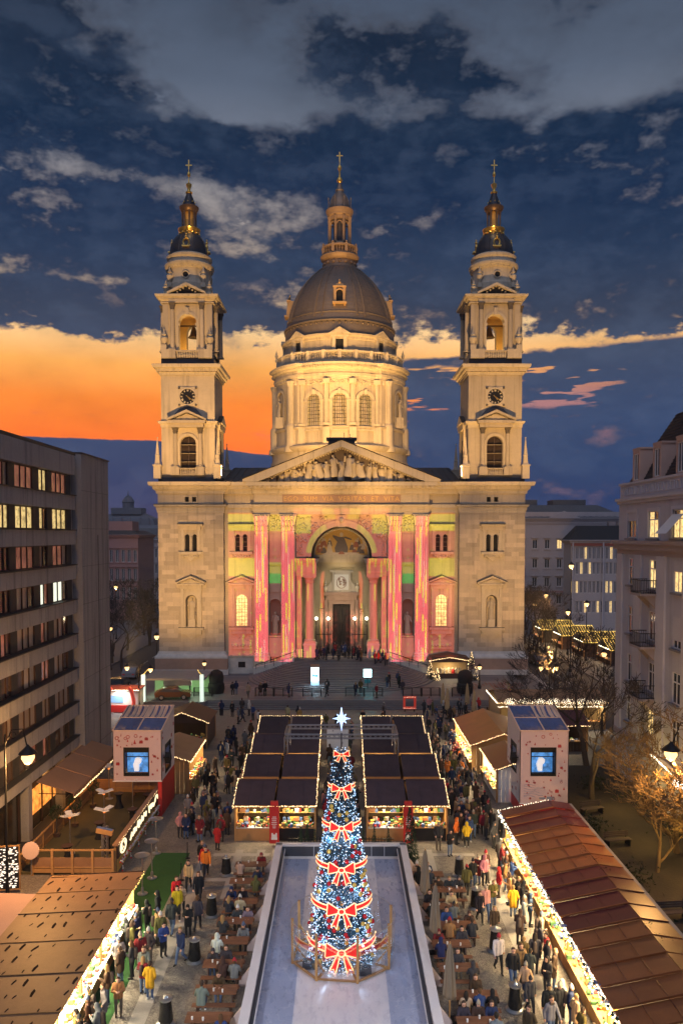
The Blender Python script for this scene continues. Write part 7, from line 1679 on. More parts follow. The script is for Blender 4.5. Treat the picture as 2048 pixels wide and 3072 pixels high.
for i, (x, y, lb) in enumerate(((-7.05, 37.4, 'black bin with steel lid left of the tables, nearest of the left three'), (-6.98, 42, 'black bin with steel lid left of the tables, middle of the left three'), (-6.94, 47.2, 'black bin at the far end of the left tables'), (-7.35, 32.5, 'black bin at the bottom edge on the left'), (7.08, 47.1, 'black bin at the far end of the right tables'), (7.37, 42.9, 'black bin behind a walker right of the right tables'), (7.58, 38.4, 'black bin beside the white-coated walker on the right'), (7.48, 33.5, 'black bin nearest on the right with ring badge'), (-9.3, 57.8, 'black bin near the left printed tower'))):
    o = bb if i == 0 else copy_thing(bb, (0, 0, 0)); o.location = (x, y, 0); o.scale = (1.15, 1.15, 1.05); tag(o, lb, 'litter bin', 'black litter bins')
# ---- tables with benches
def tabl():
    t = put('beer_table', None)
    for k in range(4): MB().box(-.92, .92, -.37 + k * .185, -.2 + k * .185, .72, .76).build('table_board', table_w, t)
    for x in (-.7, .7): m = MB(); m.bar((x, -.3, 0), (x, .1, .72), .06); m.bar((x, .3, 0), (x, -.1, .72), .06); m.build('trestle', wood_d, t)
    for y in (-.66, .66):
        MB().box(-.92, .92, y - .14, y + .14, .42, .46).build('bench_seat', table_w, t)
        for x in (-.7, .7): MB().box(x - .03, x + .03, y - .12, y + .12, 0, .42).build('bench_leg', wood_d, t)
    return t
tb = tabl(); TBL = []
ordn = ['first', 'second', 'third', 'fourth', 'fifth', 'sixth', 'seventh', 'eighth']
YL = [47.0, 44.7, 42.2, 40.0, 38.0, 35.9, 33.8, 31.8]; XR = [(5.0, 45.6), (6.0, 43.6), (5.3, 41.6), (5.95, 39.6), (5.3, 37.7), (5.35, 35.6), (5.8, 33.4), (5.6, 31.5)]
for i, y in enumerate(YL): TBL.append((-5.45, y, '%s beer table from the huts, left of the rink' % ordn[i], 'beer tables left of the rink'))
for i, (x, y) in enumerate(XR): TBL.append((x, y, '%s beer table from the huts, right of the rink' % ordn[i], 'beer tables right of the rink'))
CUP = MB().lathe([(.035, 0), (.045, .13), (.0001, .13)], 8).mesh('paper_cup', whitep)
for i, (x, y, lb, g) in enumerate(TBL):
    o = tb if i == 0 else copy_thing(tb, (0, 0, 0)); o.location = (x, y, 0); tag(o, lb, 'table', g)
    for k in range(2 if i % 3 else 3): tag(put('paper_cup', CUP, None, (x - .6 + k * .5 + U(-.15, .15), y + U(-.25, .25), .76)), '%s small white paper cup on the %s' % (('left', 'middle', 'right')[k], lb.replace(' from the huts,', ',')), 'cup', 'paper cups on the tables')

# ---- ice rink, glass ring and the Christmas tree
def icemat():
    global T
    m = bpy.data.materials.new('rink_ice'); m.use_nodes = True; T = m.node_tree; b = T.nodes['Principled BSDF']; g = S(T.nodes.new('ShaderNodeNewGeometry').outputs['Position']); x, y, z = sep(g)
    n = noise(comb(x, y * .35, z), 3., 6., .65); f = noise(g, 22., 3.)
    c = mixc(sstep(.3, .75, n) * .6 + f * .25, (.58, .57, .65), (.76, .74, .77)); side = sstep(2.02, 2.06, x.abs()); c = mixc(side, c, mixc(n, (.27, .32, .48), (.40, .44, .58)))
    l1 = sstep(.012, .0, (noise(g, .9, 2., .4) - .5).abs()) + sstep(.01, .0, (noise(g, 1.7, 2., .4, 1.) - .47).abs()) + sstep(.008, .0, (noise(g, 2.6, 1., .4, .5) - .53).abs()); c = mixc(l1.sat() * .3, c, (.8, .8, .82)); c = mixc(sstep(.5, .7, noise(g, .5, 5., .65)) * .3, c, (.38, .40, .48))
    T.links.new(c.k, b.inputs['Base Color']); setin(b.inputs['Roughness'], n * .35 + .12); return m
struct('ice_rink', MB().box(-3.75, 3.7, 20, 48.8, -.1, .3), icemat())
t = thing('rink_barrier', 'white barrier around the ice rink with black inner stripe', 'barrier', (0, 0, 0))
lav = mat('barrier_white', (.66, .64, .66), .5, var=.08); strp = mat('barrier_stripe', (.05, .055, .07), .5)
for s, x in ((-1, -3.9), (1, 3.85)):
    for k in range(6): y0 = 20.0 + k * 4.9; MB().box(x - .12, x + .12, y0, y0 + 4.88, 0, 1.1).build('side_panel', lav, t)
    MB().box(x - .2, x + .2, 20, 49.2, 1.1, 1.16).build('side_rail', lav, t); MB().box(x - s * .2, x - s * .36, 20, 49.0, .9, .94).build('stripe', strp, t)
    MB().box(x - s * .12, x - s * .4, 20, 49.0, .78, .9).build('kick_ledge', lav, t)
    for k in range(7): yy = 29.2 + k * 3.05; m = MB(); pts = [(x + s * .12, 0), (x + s * .75, 0), (x + s * .75, .25), (x + s * .12, 1.05)]; m.prism(pts if s > 0 else pts[::-1], yy, yy + .1); m.build('buttress', mat('buttress_pink', (.62, .5, .47), .6, var=.1), t)
MB().box(-4.1, 4.05, 49.0, 49.2, 0, 1.1).build('end_panel', lav, t); MB().box(-4.1, 4.05, 48.95, 49.3, 1.1, 1.16).build('end_rail', lav, t)
for a, b in ((-3.7, -1.75), (-1.7, .3), (.35, 1.85), (1.9, 2.65), (2.7, 3.55)): MB().box(a, b, 48.95, 48.99, .42, 1.02).build('black_panel', strp, t)
t = thing('glass_ring', 'low round glass fence on timber posts around the Christmas tree', 'fence', (0.05, 37.4, .3)); NP = 8
glas = mat('clear_glass', (.9, .92, .95), .03, var=0, rnd=0, trans=1., spec=.5, alpha=.22)
pp_ = [(2.45 * cos(2 * pi * k / NP + .28), 2.45 * sin(2 * pi * k / NP + .28)) for k in range(NP)]
for k in range(NP):
    x, y = pp_[k]; x2, y2 = pp_[(k + 1) % NP]; MB().box(x - .06, x + .06, y - .06, y + .06, 0, 2.15).build('post', wood, t)
    n = 5; m = MB(); pr2 = None
    for i in range(n + 1):
        a = 2 * pi * (k + i / n) / NP + .28; q = (2.5 * cos(a), 2.5 * sin(a))
        if pr2: m.face([(*pr2, .08), (*q, .08), (*q, 2.1), (*pr2, 2.1)])
        pr2 = q
    m.build('glass_pane', glas, t); MB().bar((x, y, .08), (x2, y2, .08), .08).build('floor_rail', wood, t); ux, uy = x * .72, y * .72; MB().bar((ux, uy, .06), (x, y, 1.0), .07).build('brace', wood, t); MB().bar((ux, uy, .06), (x, y, .06), .08).build('strut', wood, t)
m = MB(); m.tube([(2.5 * cos(a), 2.5 * sin(a), 2.1) for a in [i * pi / 24 for i in range(49)]], .015, 5); m.build('top_edge', steel, t)
for k in range(4): a = k * 1.6 + .5; MB().box(1.85 * cos(a) - .3, 1.85 * cos(a) + .3, 1.85 * sin(a) - .3, 1.85 * sin(a) + .3, .02, .25).build('ballast', strp, t)
# tree
XT = thing('christmas_tree', 'tall narrow lit Christmas tree with red bows and a star', 'Christmas tree', (0, 37.4, .3))
prf = [(0, 1.52), (1.6, 1.42), (3.0, 1.27), (4.4, 1.12), (6.2, .86), (8.4, .54), (9.6, .36), (10.9, .06)]
def tr_(z):
    for (a, ra), (b, rb) in zip(prf[:-1], prf[1:]):
        if a <= z <= b: return ra + (rb - ra) * (z - a) / (b - a)
    return .05
MB().tube([(0, 0, 0), (0, 0, 10.8)], [.14, .03], 8).build('trunk', bark, XT)
m = MB(); rs = random.Random(19); TI = [0, 1.55, 3.15, 4.75, 6.3, 7.7, 9.0, 10.1, 11]
def tierr(z):
    k = max(i for i in range(8) if TI[i] <= z); t = (z - TI[k]) / (TI[k + 1] - TI[k]); return tr_(z) * (1.04 - .2 * t)
for i in range(19000):
    z = 10.85 * (1 - sqrt(1 - rs.random() * .995)); r = tierr(z) * rs.uniform(.62, 1.02); a = rs.uniform(0, 6.28); c = Vector((r * cos(a), r * sin(a), z)); d = Vector((cos(a), sin(a), rs.uniform(-.5, .3))) * rs.uniform(.1, .2); s = Vector((-sin(a), cos(a), rs.uniform(-.5, .5))) * .035; m.face([c - s, c + s, c + d])
stuff(m.build('crown', mat('blue_fir_needles', (.03, .10, .16), .7, var=.3, rnd=0), XT))
m = MB()
for i in range(3600):
    z = 10.9 * (1 - sqrt(1 - rs.random() * .995)); a = rs.uniform(0, 6.28); r = tierr(z) + rs.uniform(-.02, .1); m.octa((r * cos(a), r * sin(a), z), rs.uniform(.018, .034), 0 if rs.random() < .8 else 1)
stuff(m.build('fairy_lights', [glow('cool_bulb', (.40, .66, 1.), 2.2), glow('soft_bulb', (1., .9, .75), 2.0)], XT))
BAU = [MB().sph((0, 0, 0), .1, 12, 8).mesh('bauble', mat('bauble_%s' % n, c, .2, metal=.4, var=.05, emit=c, es=.15), 60) for n, c in (('red', (.55, .02, .03)), ('gold', (.7, .48, .12)))]
for i in range(105):
    z = .3 + 9.8 * (1 - sqrt(1 - rs.random() * .97)); a = rs.uniform(pi * .95, pi * 2.05); r = tierr(z) + .06; put('bauble', BAU[rs.random() < .45], XT, (r * cos(a), r * sin(a), z), None, (1.05,) * 3)
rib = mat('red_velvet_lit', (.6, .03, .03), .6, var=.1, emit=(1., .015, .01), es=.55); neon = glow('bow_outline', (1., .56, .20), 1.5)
def bow(z, s):
    r = tr_(z) * 1.08; t = put('bow', None, XT, (0, 0, z)); m = MB(); o = MB()
    def P2(u, v, d=.04): a = -pi / 2 + u / max(r, .3); q = r + d; return (q * cos(a), q * sin(a), v)
    lp = [(.1, .08), (.52, .33), (.56, .3), (.6, -.2), (.56, -.26), (.1, -.08)]
    for sg_ in (-1, 1):
        L = [(sg_ * u * s, v * s) for u, v in lp]; m.face([P2(u, v, .14) for u, v in L]); o.tube([P2(u, v, .16) for u, v in L + [L[0]]], .02 * s + .006, 5, 0)
        L = [(sg_ * .04 * s, -.06 * s), (sg_ * .16 * s, -.08 * s), (sg_ * .42 * s, -.72 * s), (sg_ * .28 * s, -.66 * s), (sg_ * .2 * s, -.8 * s)]; m.face([P2(u, v, .12) for u, v in L]); o.tube([P2(u, v, .14) for u, v in L + [L[0]]], .018 * s + .006, 5)
        n = 12
        for k in range(n):
            u0, u1 = sg_ * (.5 * s + k * (r * 1.5 - .5 * s) / n), sg_ * (.5 * s + (k + 1) * (r * 1.5 - .5 * s) / n); dz = lambda u: .05 * s
            if abs(u0) > r * 1.9: continue
            m.face([P2(u0, dz(u0) - .1 * s), P2(u1, dz(u1) - .1 * s), P2(u1, dz(u1) + .12 * s), P2(u0, dz(u0) + .12 * s)])
        for e in (-.1, .12): o.tube([P2(sg_ * (.5 * s + k * (r * 1.5 - .5 * s) / n), .05 * s + e * s, .06) for k in range(n + 1)], .022 * s + .006, 4)
    c = [(.13 * s * cos(a), .13 * s * sin(a)) for a in [i * pi / 4 for i in range(9)]]; m.face([P2(u, v, .18) for u, v in c[:-1]]); o.tube([P2(u, v, .2) for u, v in c], .03 * s, 5)
    m.build('ribbon', rib, t); o.build('outline', neon, t)
for z, s in ((1.05, 1.2), (2.9, 1.06), (4.75, .96), (6.6, .82), (8.35, .68), (9.9, .48)): bow(z, s)
st = put('star', None, XT, (0, 0, 11.5), None, (.92, .92, .86)); m = MB(); pts = []
for k in range(16):
    a = pi / 2 + k * pi / 8; r = (.62 if k % 8 == 0 else .46 if k % 4 == 0 else .36) if k % 2 == 0 else .17
    if k == 8: r = .72
    pts.append((r * cos(a), 0, r * sin(a)))
m.tube(pts + [pts[0]], .016, 6); m.build('outline', glow('star_white', (.5, .7, 1.), 2.2), st); m = MB(); m.prism([(x * .93, z * .93) for x, _, z in pts], -.01, .01); m.build('plate', glow('star_blue', (.03, .09, 1.), .55), st)
lamp('POINT', (0, -.5, 11.5), 40, (.4, .55, 1.), 'star_light', XT, .3)
for z in (1.2, 3.6, 6.):
    for k in range(4): a = pi / 4 + k * pi / 2; lamp('POINT', (.75 * tr_(z) * cos(a), .75 * tr_(z) * sin(a), z), 60, (.5, .72, 1.), 'tree_glow', XT, .03)
# potted cypresses and low fence behind the rink
cyp = mat('cypress_leaf', (.02, .045, .018), .85, rnd=.3); fm, _ = fir_tree(1., .26, 4, 700, 0); CYP = fm.mesh('crown', cyp)
for i, (x, y, h) in enumerate(((-2.6, 50.2, 1.5), (-2.2, 50.1, 1.7), (-1.7, 50.2, 1.4), (1.4, 50.1, 1.4), (2.1, 50.2, 1.5), (3.0, 50.3, 1.4), (4.3, 49.5, 3.0), (4.45, 48.8, 2.6), (-1.0, 50.3, 1.3), (.9, 50.3, 1.3))):
    t = thing('potted_cypress', ['small potted cypress behind the rink end, %s from the left', 'tall dark cypress at the right far corner of the rink, %s'][i in (6, 7)] % (('back one' if i == 6 else 'front one') if i in (6, 7) else ordn[(0, 1, 2, 5, 6, 7, 0, 0, 3, 4)[i]]), 'plant', (x, y, 0), i * .7, 'cypresses behind the rink'); put('crown', CYP, t, (0, 0, .3), 0, (h * .55, h * .55, h)); MB().lathe([(.16, 0), (.2, .35), (.15, .35)], 10).build('pot', black, t)
t = thing('picket_fence', 'black low picket fence behind the rink end board', 'fence', (0, 51.0, 0)); m = MB()
for k in range(34): x = -3.4 + k * .2; MB().box(x - .02, x + .02, -.02, .02, 0, .85).build('picket', iron, t)
MB().box(-3.5, 3.4, -.03, .03, .7, .75).build('rail', iron, t)
# rope posts by the green carpet
for i, (x, y) in enumerate(((-9.6, 52.5), (-9.75, 49.6), (-9.5, 46.4), (-9.35, 43.4))):
    t = thing('rope_post', ['farthest', 'third', 'second', 'nearest'][i] + ' black rope post along the green carpet', 'post', (x, y, 0), 0, 'rope posts'); MB().lathe([(.17, 0), (.17, .03), (.03, .06), (.025, 1.0), (.04, 1.05), (.0001, 1.07)], 10).build('post', iron, t, 40)
# unseen white spots added to brighten the ice, no masts built
for x in (-7, 7): lamp('SPOT', (x, 18, 10), 4600, (.92, .93, 1.), 'rink_fill_spot', None, .4, 62, .8, aim=(0, 36, .3))
# ================================================================ PEOPLE
def rampmat(name, cols, rough=.8, k=1.):
    global T
    m = bpy.data.materials.new(name); m.use_nodes = True; T = m.node_tree; b = T.nodes['Principled BSDF']
    r = M('FRACT', S(T.nodes.new('ShaderNodeObjectInfo').outputs['Random']) * (7.13 * k))
    n = T.nodes.new('ShaderNodeValToRGB'); n.color_ramp.interpolation = 'CONSTANT'; setin(n.inputs[0], r); e = n.color_ramp.elements
    while len(e) < len(cols): e.new(.5)
    for i, (q, c) in enumerate(zip(e, cols)): q.position = i / len(cols); q.color = (*c, 1)
    T.links.new(n.outputs[0], b.inputs['Base Color']); b.inputs['Roughness'].default_value = rough; b.inputs['Specular IOR Level'].default_value = .25; return m
PM = [mat('coat_cloth', rough=.85, objcol=True, var=.18, sc=6., rnd=0, spec=.2), rampmat('trouser_cloth', [(.015, .016, .02), (.05, .08, .16), (.02, .02, .022), (.09, .13, .22), (.03, .028, .025), (.12, .1, .08)]),
      rampmat('shoe_leather', [(.02, .018, .016), (.5, .5, .48), (.06, .035, .02)], .6, 2.), mat('skin', (.52, .29, .2), .6, var=.06, rnd=.12), rampmat('hair', [(.02, .014, .01), (.09, .045, .02), (.28, .17, .07), (.05, .03, .02)], .7, 3.),
      rampmat('knit_hat', [(.03, .03, .035), (.5, .48, .45), (.35, .03, .04), (.08, .1, .16), (.3, .26, .2)], .95, 5.), mat('scarf_bag', (.05, .035, .03), .8)]
COAT, TROU, SHOE, SKIN, HAIR, HAT, BAG = range(7)
def capsule(mb, p, q, r0, r1, n=9):
    p, q = Vector(p), Vector(q); d = q - p; L = max(d.length, 1e-4); d = d / L; pts = []; rs = []
    for a in (-75, -40, 0): pts.append(p + d * r0 * sin(radians(a))); rs.append(max(.001, r0 * cos(radians(a))))
    for a in (0, 40, 75): pts.append(q + d * (r1 * sin(radians(a)) + 1e-4)); rs.append(max(.001, r1 * cos(radians(a))))
    mb.tube(pts, rs, n)
def limb(c, part, pts, rs):
    for i in range(len(pts) - 1): c.append((Vector(pts[i]), Vector(pts[i + 1]), rs[i], rs[i + 1], part))
def hand(c, w, d, s):
    """palm, four bent fingers of unequal length and a thumb; w wrist, d direction, s side"""
    d = Vector(d).normalized(); sd = d.cross(Vector((0, -1, .2))).normalized() * s; pm = Vector(w) + d * .085; limb(c, SKIN, [w, pm], [.03, .036])
    nrm = d.cross(sd).normalized()
    for i, (o, L) in enumerate(((-.03, .055), (-.01, .068), (.01, .072), (.03, .062))):
        k = pm + sd * o; m_ = k + d * L * .6 + nrm * .004; limb(c, SKIN, [k, m_, m_ + d * L * .4 + nrm * .018], [.0115, .011, .009])
    t = Vector(w) + d * .04; limb(c, SKIN, [t, t + (d * .5 + sd * -.8) * .055, t + (d * .9 - sd * .8) * .08], [.014, .013, .01])
def person_mesh(pose, head, long_, seed):
    rs = random.Random(seed); c = []; sit = pose.startswith('sit'); pz = .50 if sit else .93; lean = .12 if pose == 'sit_lean' else .02
    f = -1.
    hipz = pz; ch = Vector((0, -lean * 1.1, pz + .46)); nk = Vector((0, -lean * 1.4, pz + .58))
    for sx in (-1, 1):
        limb(c, COAT, [(sx * .07, 0, hipz), (sx * .065, -lean * .4, hipz + .2), (sx * .085, ch.y, ch.z)], [.135, .125, .125])
        limb(c, COAT, [(sx * .085, ch.y, ch.z), (sx * .17, ch.y + .01, ch.z + .04)], [.12, .085])
        hp = Vector((sx * .095, 0, hipz - .02)); st = 0.
        if sit: kn = Vector((sx * .11, -.43, .52)); an = Vector((sx * .11, -.40, .09))
        elif pose == 'walk': q = sx * (1 if seed % 2 else -1); kn = Vector((sx * .1, -.16 * (q > 0) - .02, .51)); an = Vector((sx * .09, -.27 if q > 0 else .30, .1 if q > 0 else .16))
        else: kn = Vector((sx * (.1 + .02 * rs.random()), -.03, .5)); an = Vector((sx * .11, 0, .09))
        limb(c, TROU, [hp, kn, an], [.105, .072, .052]); limb(c, SHOE, [an + Vector((0, .03, -.035)), an + Vector((0, -.15, -.045))], [.05, .042])
        sh = Vector((sx * .19, ch.y + .01, ch.z + .03))
        if pose == 'walk': el, wr = sh + Vector((sx * .06, .1 * sx * (1 if seed % 2 else -1), -.27)), sh + Vector((sx * .06, -.1 + .16 * sx * (1 if seed % 2 else -1), -.5))
        elif pose == 'cup': el, wr = sh + Vector((sx * .05, -.04, -.27)), (sh + Vector((-sx * .02, -.27, -.16)) if sx > 0 else sh + Vector((sx * .05, -.06, -.5)))
        elif pose == 'phone': el, wr = sh + Vector((sx * .06, -.06, -.26)), sh + Vector((-sx * .1, -.27, -.2))
        elif sit: el, wr = sh + Vector((sx * .07, -.12, -.24)), sh + Vector((-sx * .06, -.36, -.20 if pose == 'sit_lean' else -.27))
        else: el, wr = sh + Vector((sx * .09, .06, -.26)), sh + Vector((sx * .02, -.07, -.46))
        limb(c, COAT, [sh, el, wr], [.075, .066, .052]); hand(c, wr, (wr - el), sx)
    if long_ and not sit:
        for sx in (-1, 1): limb(c, COAT, [(sx * .07, 0, hipz), (sx * .085, .0, .62)], [.14, .125])
    elif not sit:
        for sx in (-1, 1): limb(c, COAT, [(sx * .07, 0, hipz + .04), (sx * .08, 0, hipz - .06)], [.135, .13])
    limb(c, COAT, [(0, ch.y, ch.z + .08), (0, nk.y, nk.z)], [.1, .075])
    tl = -.05 if pose in ('phone', 'sit_lean') else 0.; hd = nk + Vector((0, -.03 + tl, .13))
    limb(c, SKIN, [nk, hd], [.055, .06]); limb(c, SKIN, [hd + Vector((0, -.01, -.035)), hd + Vector((0, .01, .05))], [.078, .092]); limb(c, SKIN, [hd + Vector((0, -.085, -.005)), hd + Vector((0, -.1, -.025))], [.014, .018])
    for sx in (-1, 1): limb(c, SKIN, [hd + Vector((sx * .088, .01, .0)), hd + Vector((sx * .09, .015, .025))], [.017, .018]); limb(c, BAG, [hd + Vector((sx * .033, -.083, .02)), hd + Vector((sx * .033, -.085, .02))], [.012, .012])
    limb(c, BAG, [hd + Vector((-.018, -.078, -.055)), hd + Vector((.018, -.078, -.055))], [.008, .008])
    if head == 'hat': limb(c, HAT, [hd + Vector((0, .012, .06)), hd + Vector((0, .02, .1))], [.104, .085]); limb(c, HAT, [hd + Vector((0, .02, .185)), hd + Vector((0, .02, .19))], [.035, .035]); limb(c, HAIR, [hd + Vector((0, .05, -.02)), hd + Vector((0, .05, .03))], [.075, .08])
    elif head == 'long': limb(c, HAIR, [hd + Vector((0, .03, .07)), hd + Vector((0, .055, -.05)), hd + Vector((0, .085, -.2))], [.1, .1, .08]); [limb(c, HAIR, [hd + Vector((sx * .06, .02, .03)), hd + Vector((sx * .085, .02, -.14))], [.05, .035]) for sx in (-1, 1)]
    elif head == 'hood': limb(c, COAT, [hd + Vector((0, .03, .065)), hd + Vector((0, .05, -.06)), nk + Vector((0, .05, 0))], [.112, .11, .1])
    else: limb(c, HAIR, [hd + Vector((0, .022, .065)), hd + Vector((0, .045, .0))], [.096, .085])
    if seed % 3 == 0 and not sit: limb(c, BAG, [(.0, .17, pz + .45), (0, .18, pz + .12)], [.1, .11])
    if seed % 3 == 1: limb(c, BAG, [(-.06, nk.y - .05, nk.z - .02), (.06, nk.y - .05, nk.z - .02)], [.06, .06])
    mb = MB()
    for p, q, a, b, _ in c: capsule(mb, p, q, a, b)
    me = mb.mesh('person', PM[0]); o = bpy.data.objects.new('person', me); COL.objects.link(o); md = o.modifiers.new('r', 'REMESH'); md.mode = 'VOXEL'; md.voxel_size = .0165; md.use_smooth_shade = True
    bpy.context.view_layer.update(); out = bpy.data.meshes.new_from_object(o.evaluated_get(bpy.context.evaluated_depsgraph_get())); bpy.data.objects.remove(o)
    import numpy as np
    n = len(out.polygons); ce = np.empty(n * 3); out.polygons.foreach_get('center', ce); ce = ce.reshape(-1, 3); best = np.full(n, 9.); idx = np.zeros(n, int)
    for p, q, a, b, part in c:
        d = np.array(q - p); L2 = max(1e-9, d @ d); t = np.clip(((ce - np.array(p)) @ d) / L2, 0, 1); dd = np.linalg.norm(ce - (np.array(p) + t[:, None] * d), axis=1) - (a + (b - a) * t)
        if part == BAG and a < .02: dd = dd - .004
        k = dd < best; best[k] = dd[k]; idx[k] = part
    out.materials.clear(); [out.materials.append(q) for q in PM]; out.polygons.foreach_set('material_index', idx); out.polygons.foreach_set('use_smooth', [True] * n); out.update(); out.name = 'person'; return out
PW = {'stand': 'standing', 'walk': 'walking', 'cup': 'arm raised', 'phone': 'head down', 'sit': 'upright', 'sit_lean': 'leaning'}
HW = {'hat': 'hat', 'long': 'long hair', 'hood': 'hood', 'short': 'bare head'}
PROT = {}
for i, (ps, hd, lg) in enumerate((('stand', 'hat', 0), ('stand', 'short', 1), ('stand', 'hood', 0), ('walk', 'long', 1), ('walk', 'short', 0), ('walk', 'hat', 0), ('cup', 'long', 0), ('cup', 'hat', 1), ('phone', 'short', 0), ('phone', 'hood', 1), ('sit', 'hat', 0), ('sit', 'long', 0), ('sit_lean', 'short', 0), ('sit_lean', 'hood', 0))): PROT[(ps, hd)] = (person_mesh(ps, hd, lg, i), lg)
CC = {'black': (.014, .014, .016), 'charcoal': (.04, .04, .045), 'navy': (.018, .028, .075), 'dark brown': (.06, .035, .022), 'grey': (.16, .16, .17), 'beige': (.42, .31, .19), 'olive': (.10, .09, .03), 'red': (.4, .02, .025), 'yellow': (.55, .33, .02), 'white': (.55, .52, .48), 'pink': (.45, .2, .2), 'blue': (.03, .06, .17), 'burgundy': (.16, .018, .025), 'tan': (.3, .17, .07), 'orange': (.62, .18, .03), 'green': (.05, .14, .05)}
DARK = ['black'] * 6 + ['charcoal'] * 4 + ['navy'] * 3 + ['dark brown'] * 3 + ['grey', 'olive', 'burgundy', 'tan', 'beige', 'grey', 'blue']
PRS = random.Random(77); USED = {}; POS = []; NP_ = [0]
def person(x, y, z, rz, zone, poses, col=None, sc=None, gap=.42):
    if any((x - a) ** 2 + (y - b) ** 2 < gap * gap for a, b in POS): return None
    for tr in range(60):
        ps = PRS.choice(poses); key = PRS.choice([k for k in PROT if k[0] == ps]); cn = col or PRS.choice(DARK if tr < 30 else list(CC)); k = (zone, key, cn)
        if k not in USED: break
    if k in USED: return None
    USED[k] = 1; me, lg = PROT[key]; sc = sc or PRS.uniform(.94, 1.06); o = put('person', me, None, (x, y, z), rz, (sc, sc, sc)); o.color = (*[q * PRS.uniform(.85, 1.15) for q in CC[cn]], 1)
    coat = 'coat' if lg else 'jacket'
    tag(o, 'person in %s %s, %s, %s, %s' % (cn, coat, HW[key[1]], PW[key[0]], zone), 'person', 'people ' + zone); POS.append((x, y)); NP_[0] += 1; return o
ST3 = ['stand', 'cup', 'phone', 'stand']; WK = ['walk', 'walk', 'stand', 'phone']
zl, zq, zr2, zqr = 'left of the tables', 'on the green carpet', 'right of the tables', 'at the long right counter'
# people picked out from the photograph
for x, y, col, ps, zone, rz in ((-8.05, 50.9, 'red', 'stand', zl, 2.6), (-9.05, 42.9, 'red', 'walk', zl, .4), (-8.75, 41.6, 'yellow', 'walk', zl, .3), (-8.45, 34.3, 'yellow', 'stand', zl, 3.0), (-8.85, 34.7, 'burgundy', 'cup', zl, 2.9), (-10.35, 36.2, 'grey', 'stand', zq, .4), (-10.15, 37.8, 'olive', 'cup', zq, 1.9), (-8.8, 45.1, 'beige', 'walk', zl, 0), (-8.5, 47.9, 'black', 'walk', zl, .2), (-7.45, 40.4, 'charcoal', 'walk', zl, 3.1), (-7.95, 43.5, 'black', 'walk', zl, .1), (-8.1, 46.8, 'orange', 'walk', zl, .1), (-8.25, 47.3, 'red', 'walk', zl, -.2), (-9.45, 36.6, 'burgundy', 'cup', zl, .5), (-9.15, 37.1, 'charcoal', 'stand', zl, -.5), (-8.95, 38.6, 'olive', 'walk', zl, .3), (-9.5, 33.1, 'tan', 'phone', zl, .2), (-9.2, 38.9, 'tan', 'stand', zl, 2.), (-8.7, 40.0, 'charcoal', 'walk', zl, 3.), (-9.0, 35.5, 'grey', 'walk', zl, .1),
    (9.35, 32.9, 'white', 'stand', zqr, -1.2), (9.2, 41.9, 'yellow', 'stand', zqr, 3.0), (8.35, 45.7, 'pink', 'stand', zr2, .5), (8.5, 36.4, 'olive', 'walk', zr2, 2.7), (9.05, 36.5, 'charcoal', 'walk', zr2, 2.9), (7.35, 36.5, 'white', 'walk', zr2, .1), (7.75, 35.2, 'black', 'walk', zr2, 0), (8.2, 35.7, 'tan', 'walk', zr2, .2), (8.05, 33.2, 'charcoal', 'walk', zr2, .1), (8.6, 32.2, 'black', 'walk', zr2, 3.0), (9.05, 32.4, 'black', 'stand', zqr, .4), (9.15, 34.6, 'black', 'cup', zqr, -1.), (7.3, 41.3, 'black', 'walk', zr2, .1), (7.65, 41.6, 'pink', 'walk', zr2, .2), (8.25, 41.4, 'black', 'walk', zr2, 0), (7.75, 39.6, 'dark brown', 'walk', zr2, 0), (8.2, 51.4, 'yellow', 'stand', zr2, 3.), (6.9, 50.0, 'black', 'phone', zr2, .5), (6.3, 51.0, 'charcoal', 'stand', zr2, 0), (7.6, 51.9, 'orange', 'stand', zr2, 1.), (7.1, 44.4, 'olive', 'walk', zr2, 2.9), (7.6, 45.4, 'black', 'stand', zr2, .3), (8.0, 45.9, 'burgundy', 'cup', zr2, -.6), (8.9, 44.2, 'red', 'stand', zqr, -1.5), (9.3, 43.3, 'tan', 'cup', zqr, -1.6), (9.7, 36.8, 'red', 'stand', zqr, -1.5)):
    person(x, y, .01, rz, zone, [ps], col, None, .2)
def fill(n, x0, x1, y0, y1, zone, poses, face=None, z=.01, gap=.45, col=None):
    k = 0
    for _ in range(n * 6):
        if k >= n: break
        x, y = PRS.uniform(x0, x1), PRS.uniform(y0, y1); rz = (face + PRS.uniform(-.5, .5)) if face is not None else PRS.choice((PRS.uniform(-.5, .5), PRS.uniform(2.6, 3.7), PRS.uniform(0, 6.28)))
        if person(x, y, z, rz, zone, poses, PRS.choice(col) if col else None, None, gap): k += 1
fill(16, -10.55, -9.6, 27.5, 41.5, zq, ST3, -1.6); fill(4, -9.3, -7.6, 31, 48, zl, WK)
fill(17, 9.4, 9.95, 29.5, 49.5, zqr, ST3, 1.6); fill(7, 7.2, 9.2, 29.5, 49.5, zr2, WK)
fill(26, -11.3, -7.7, 51.5, 71, 'left of the hut rows', WK + ST3); fill(12, -11.3, -7.9, 71, 80, 'by the dark left hut', WK + ST3)
fill(30, -1.25, 1.25, 52, 79, 'between the hut rows', WK); fill(34, 7.7, 10.6, 51, 78, 'right of the hut rows', WK + ST3, None, .01, .4, DARK + DARK + list(CC))
SEATS = []
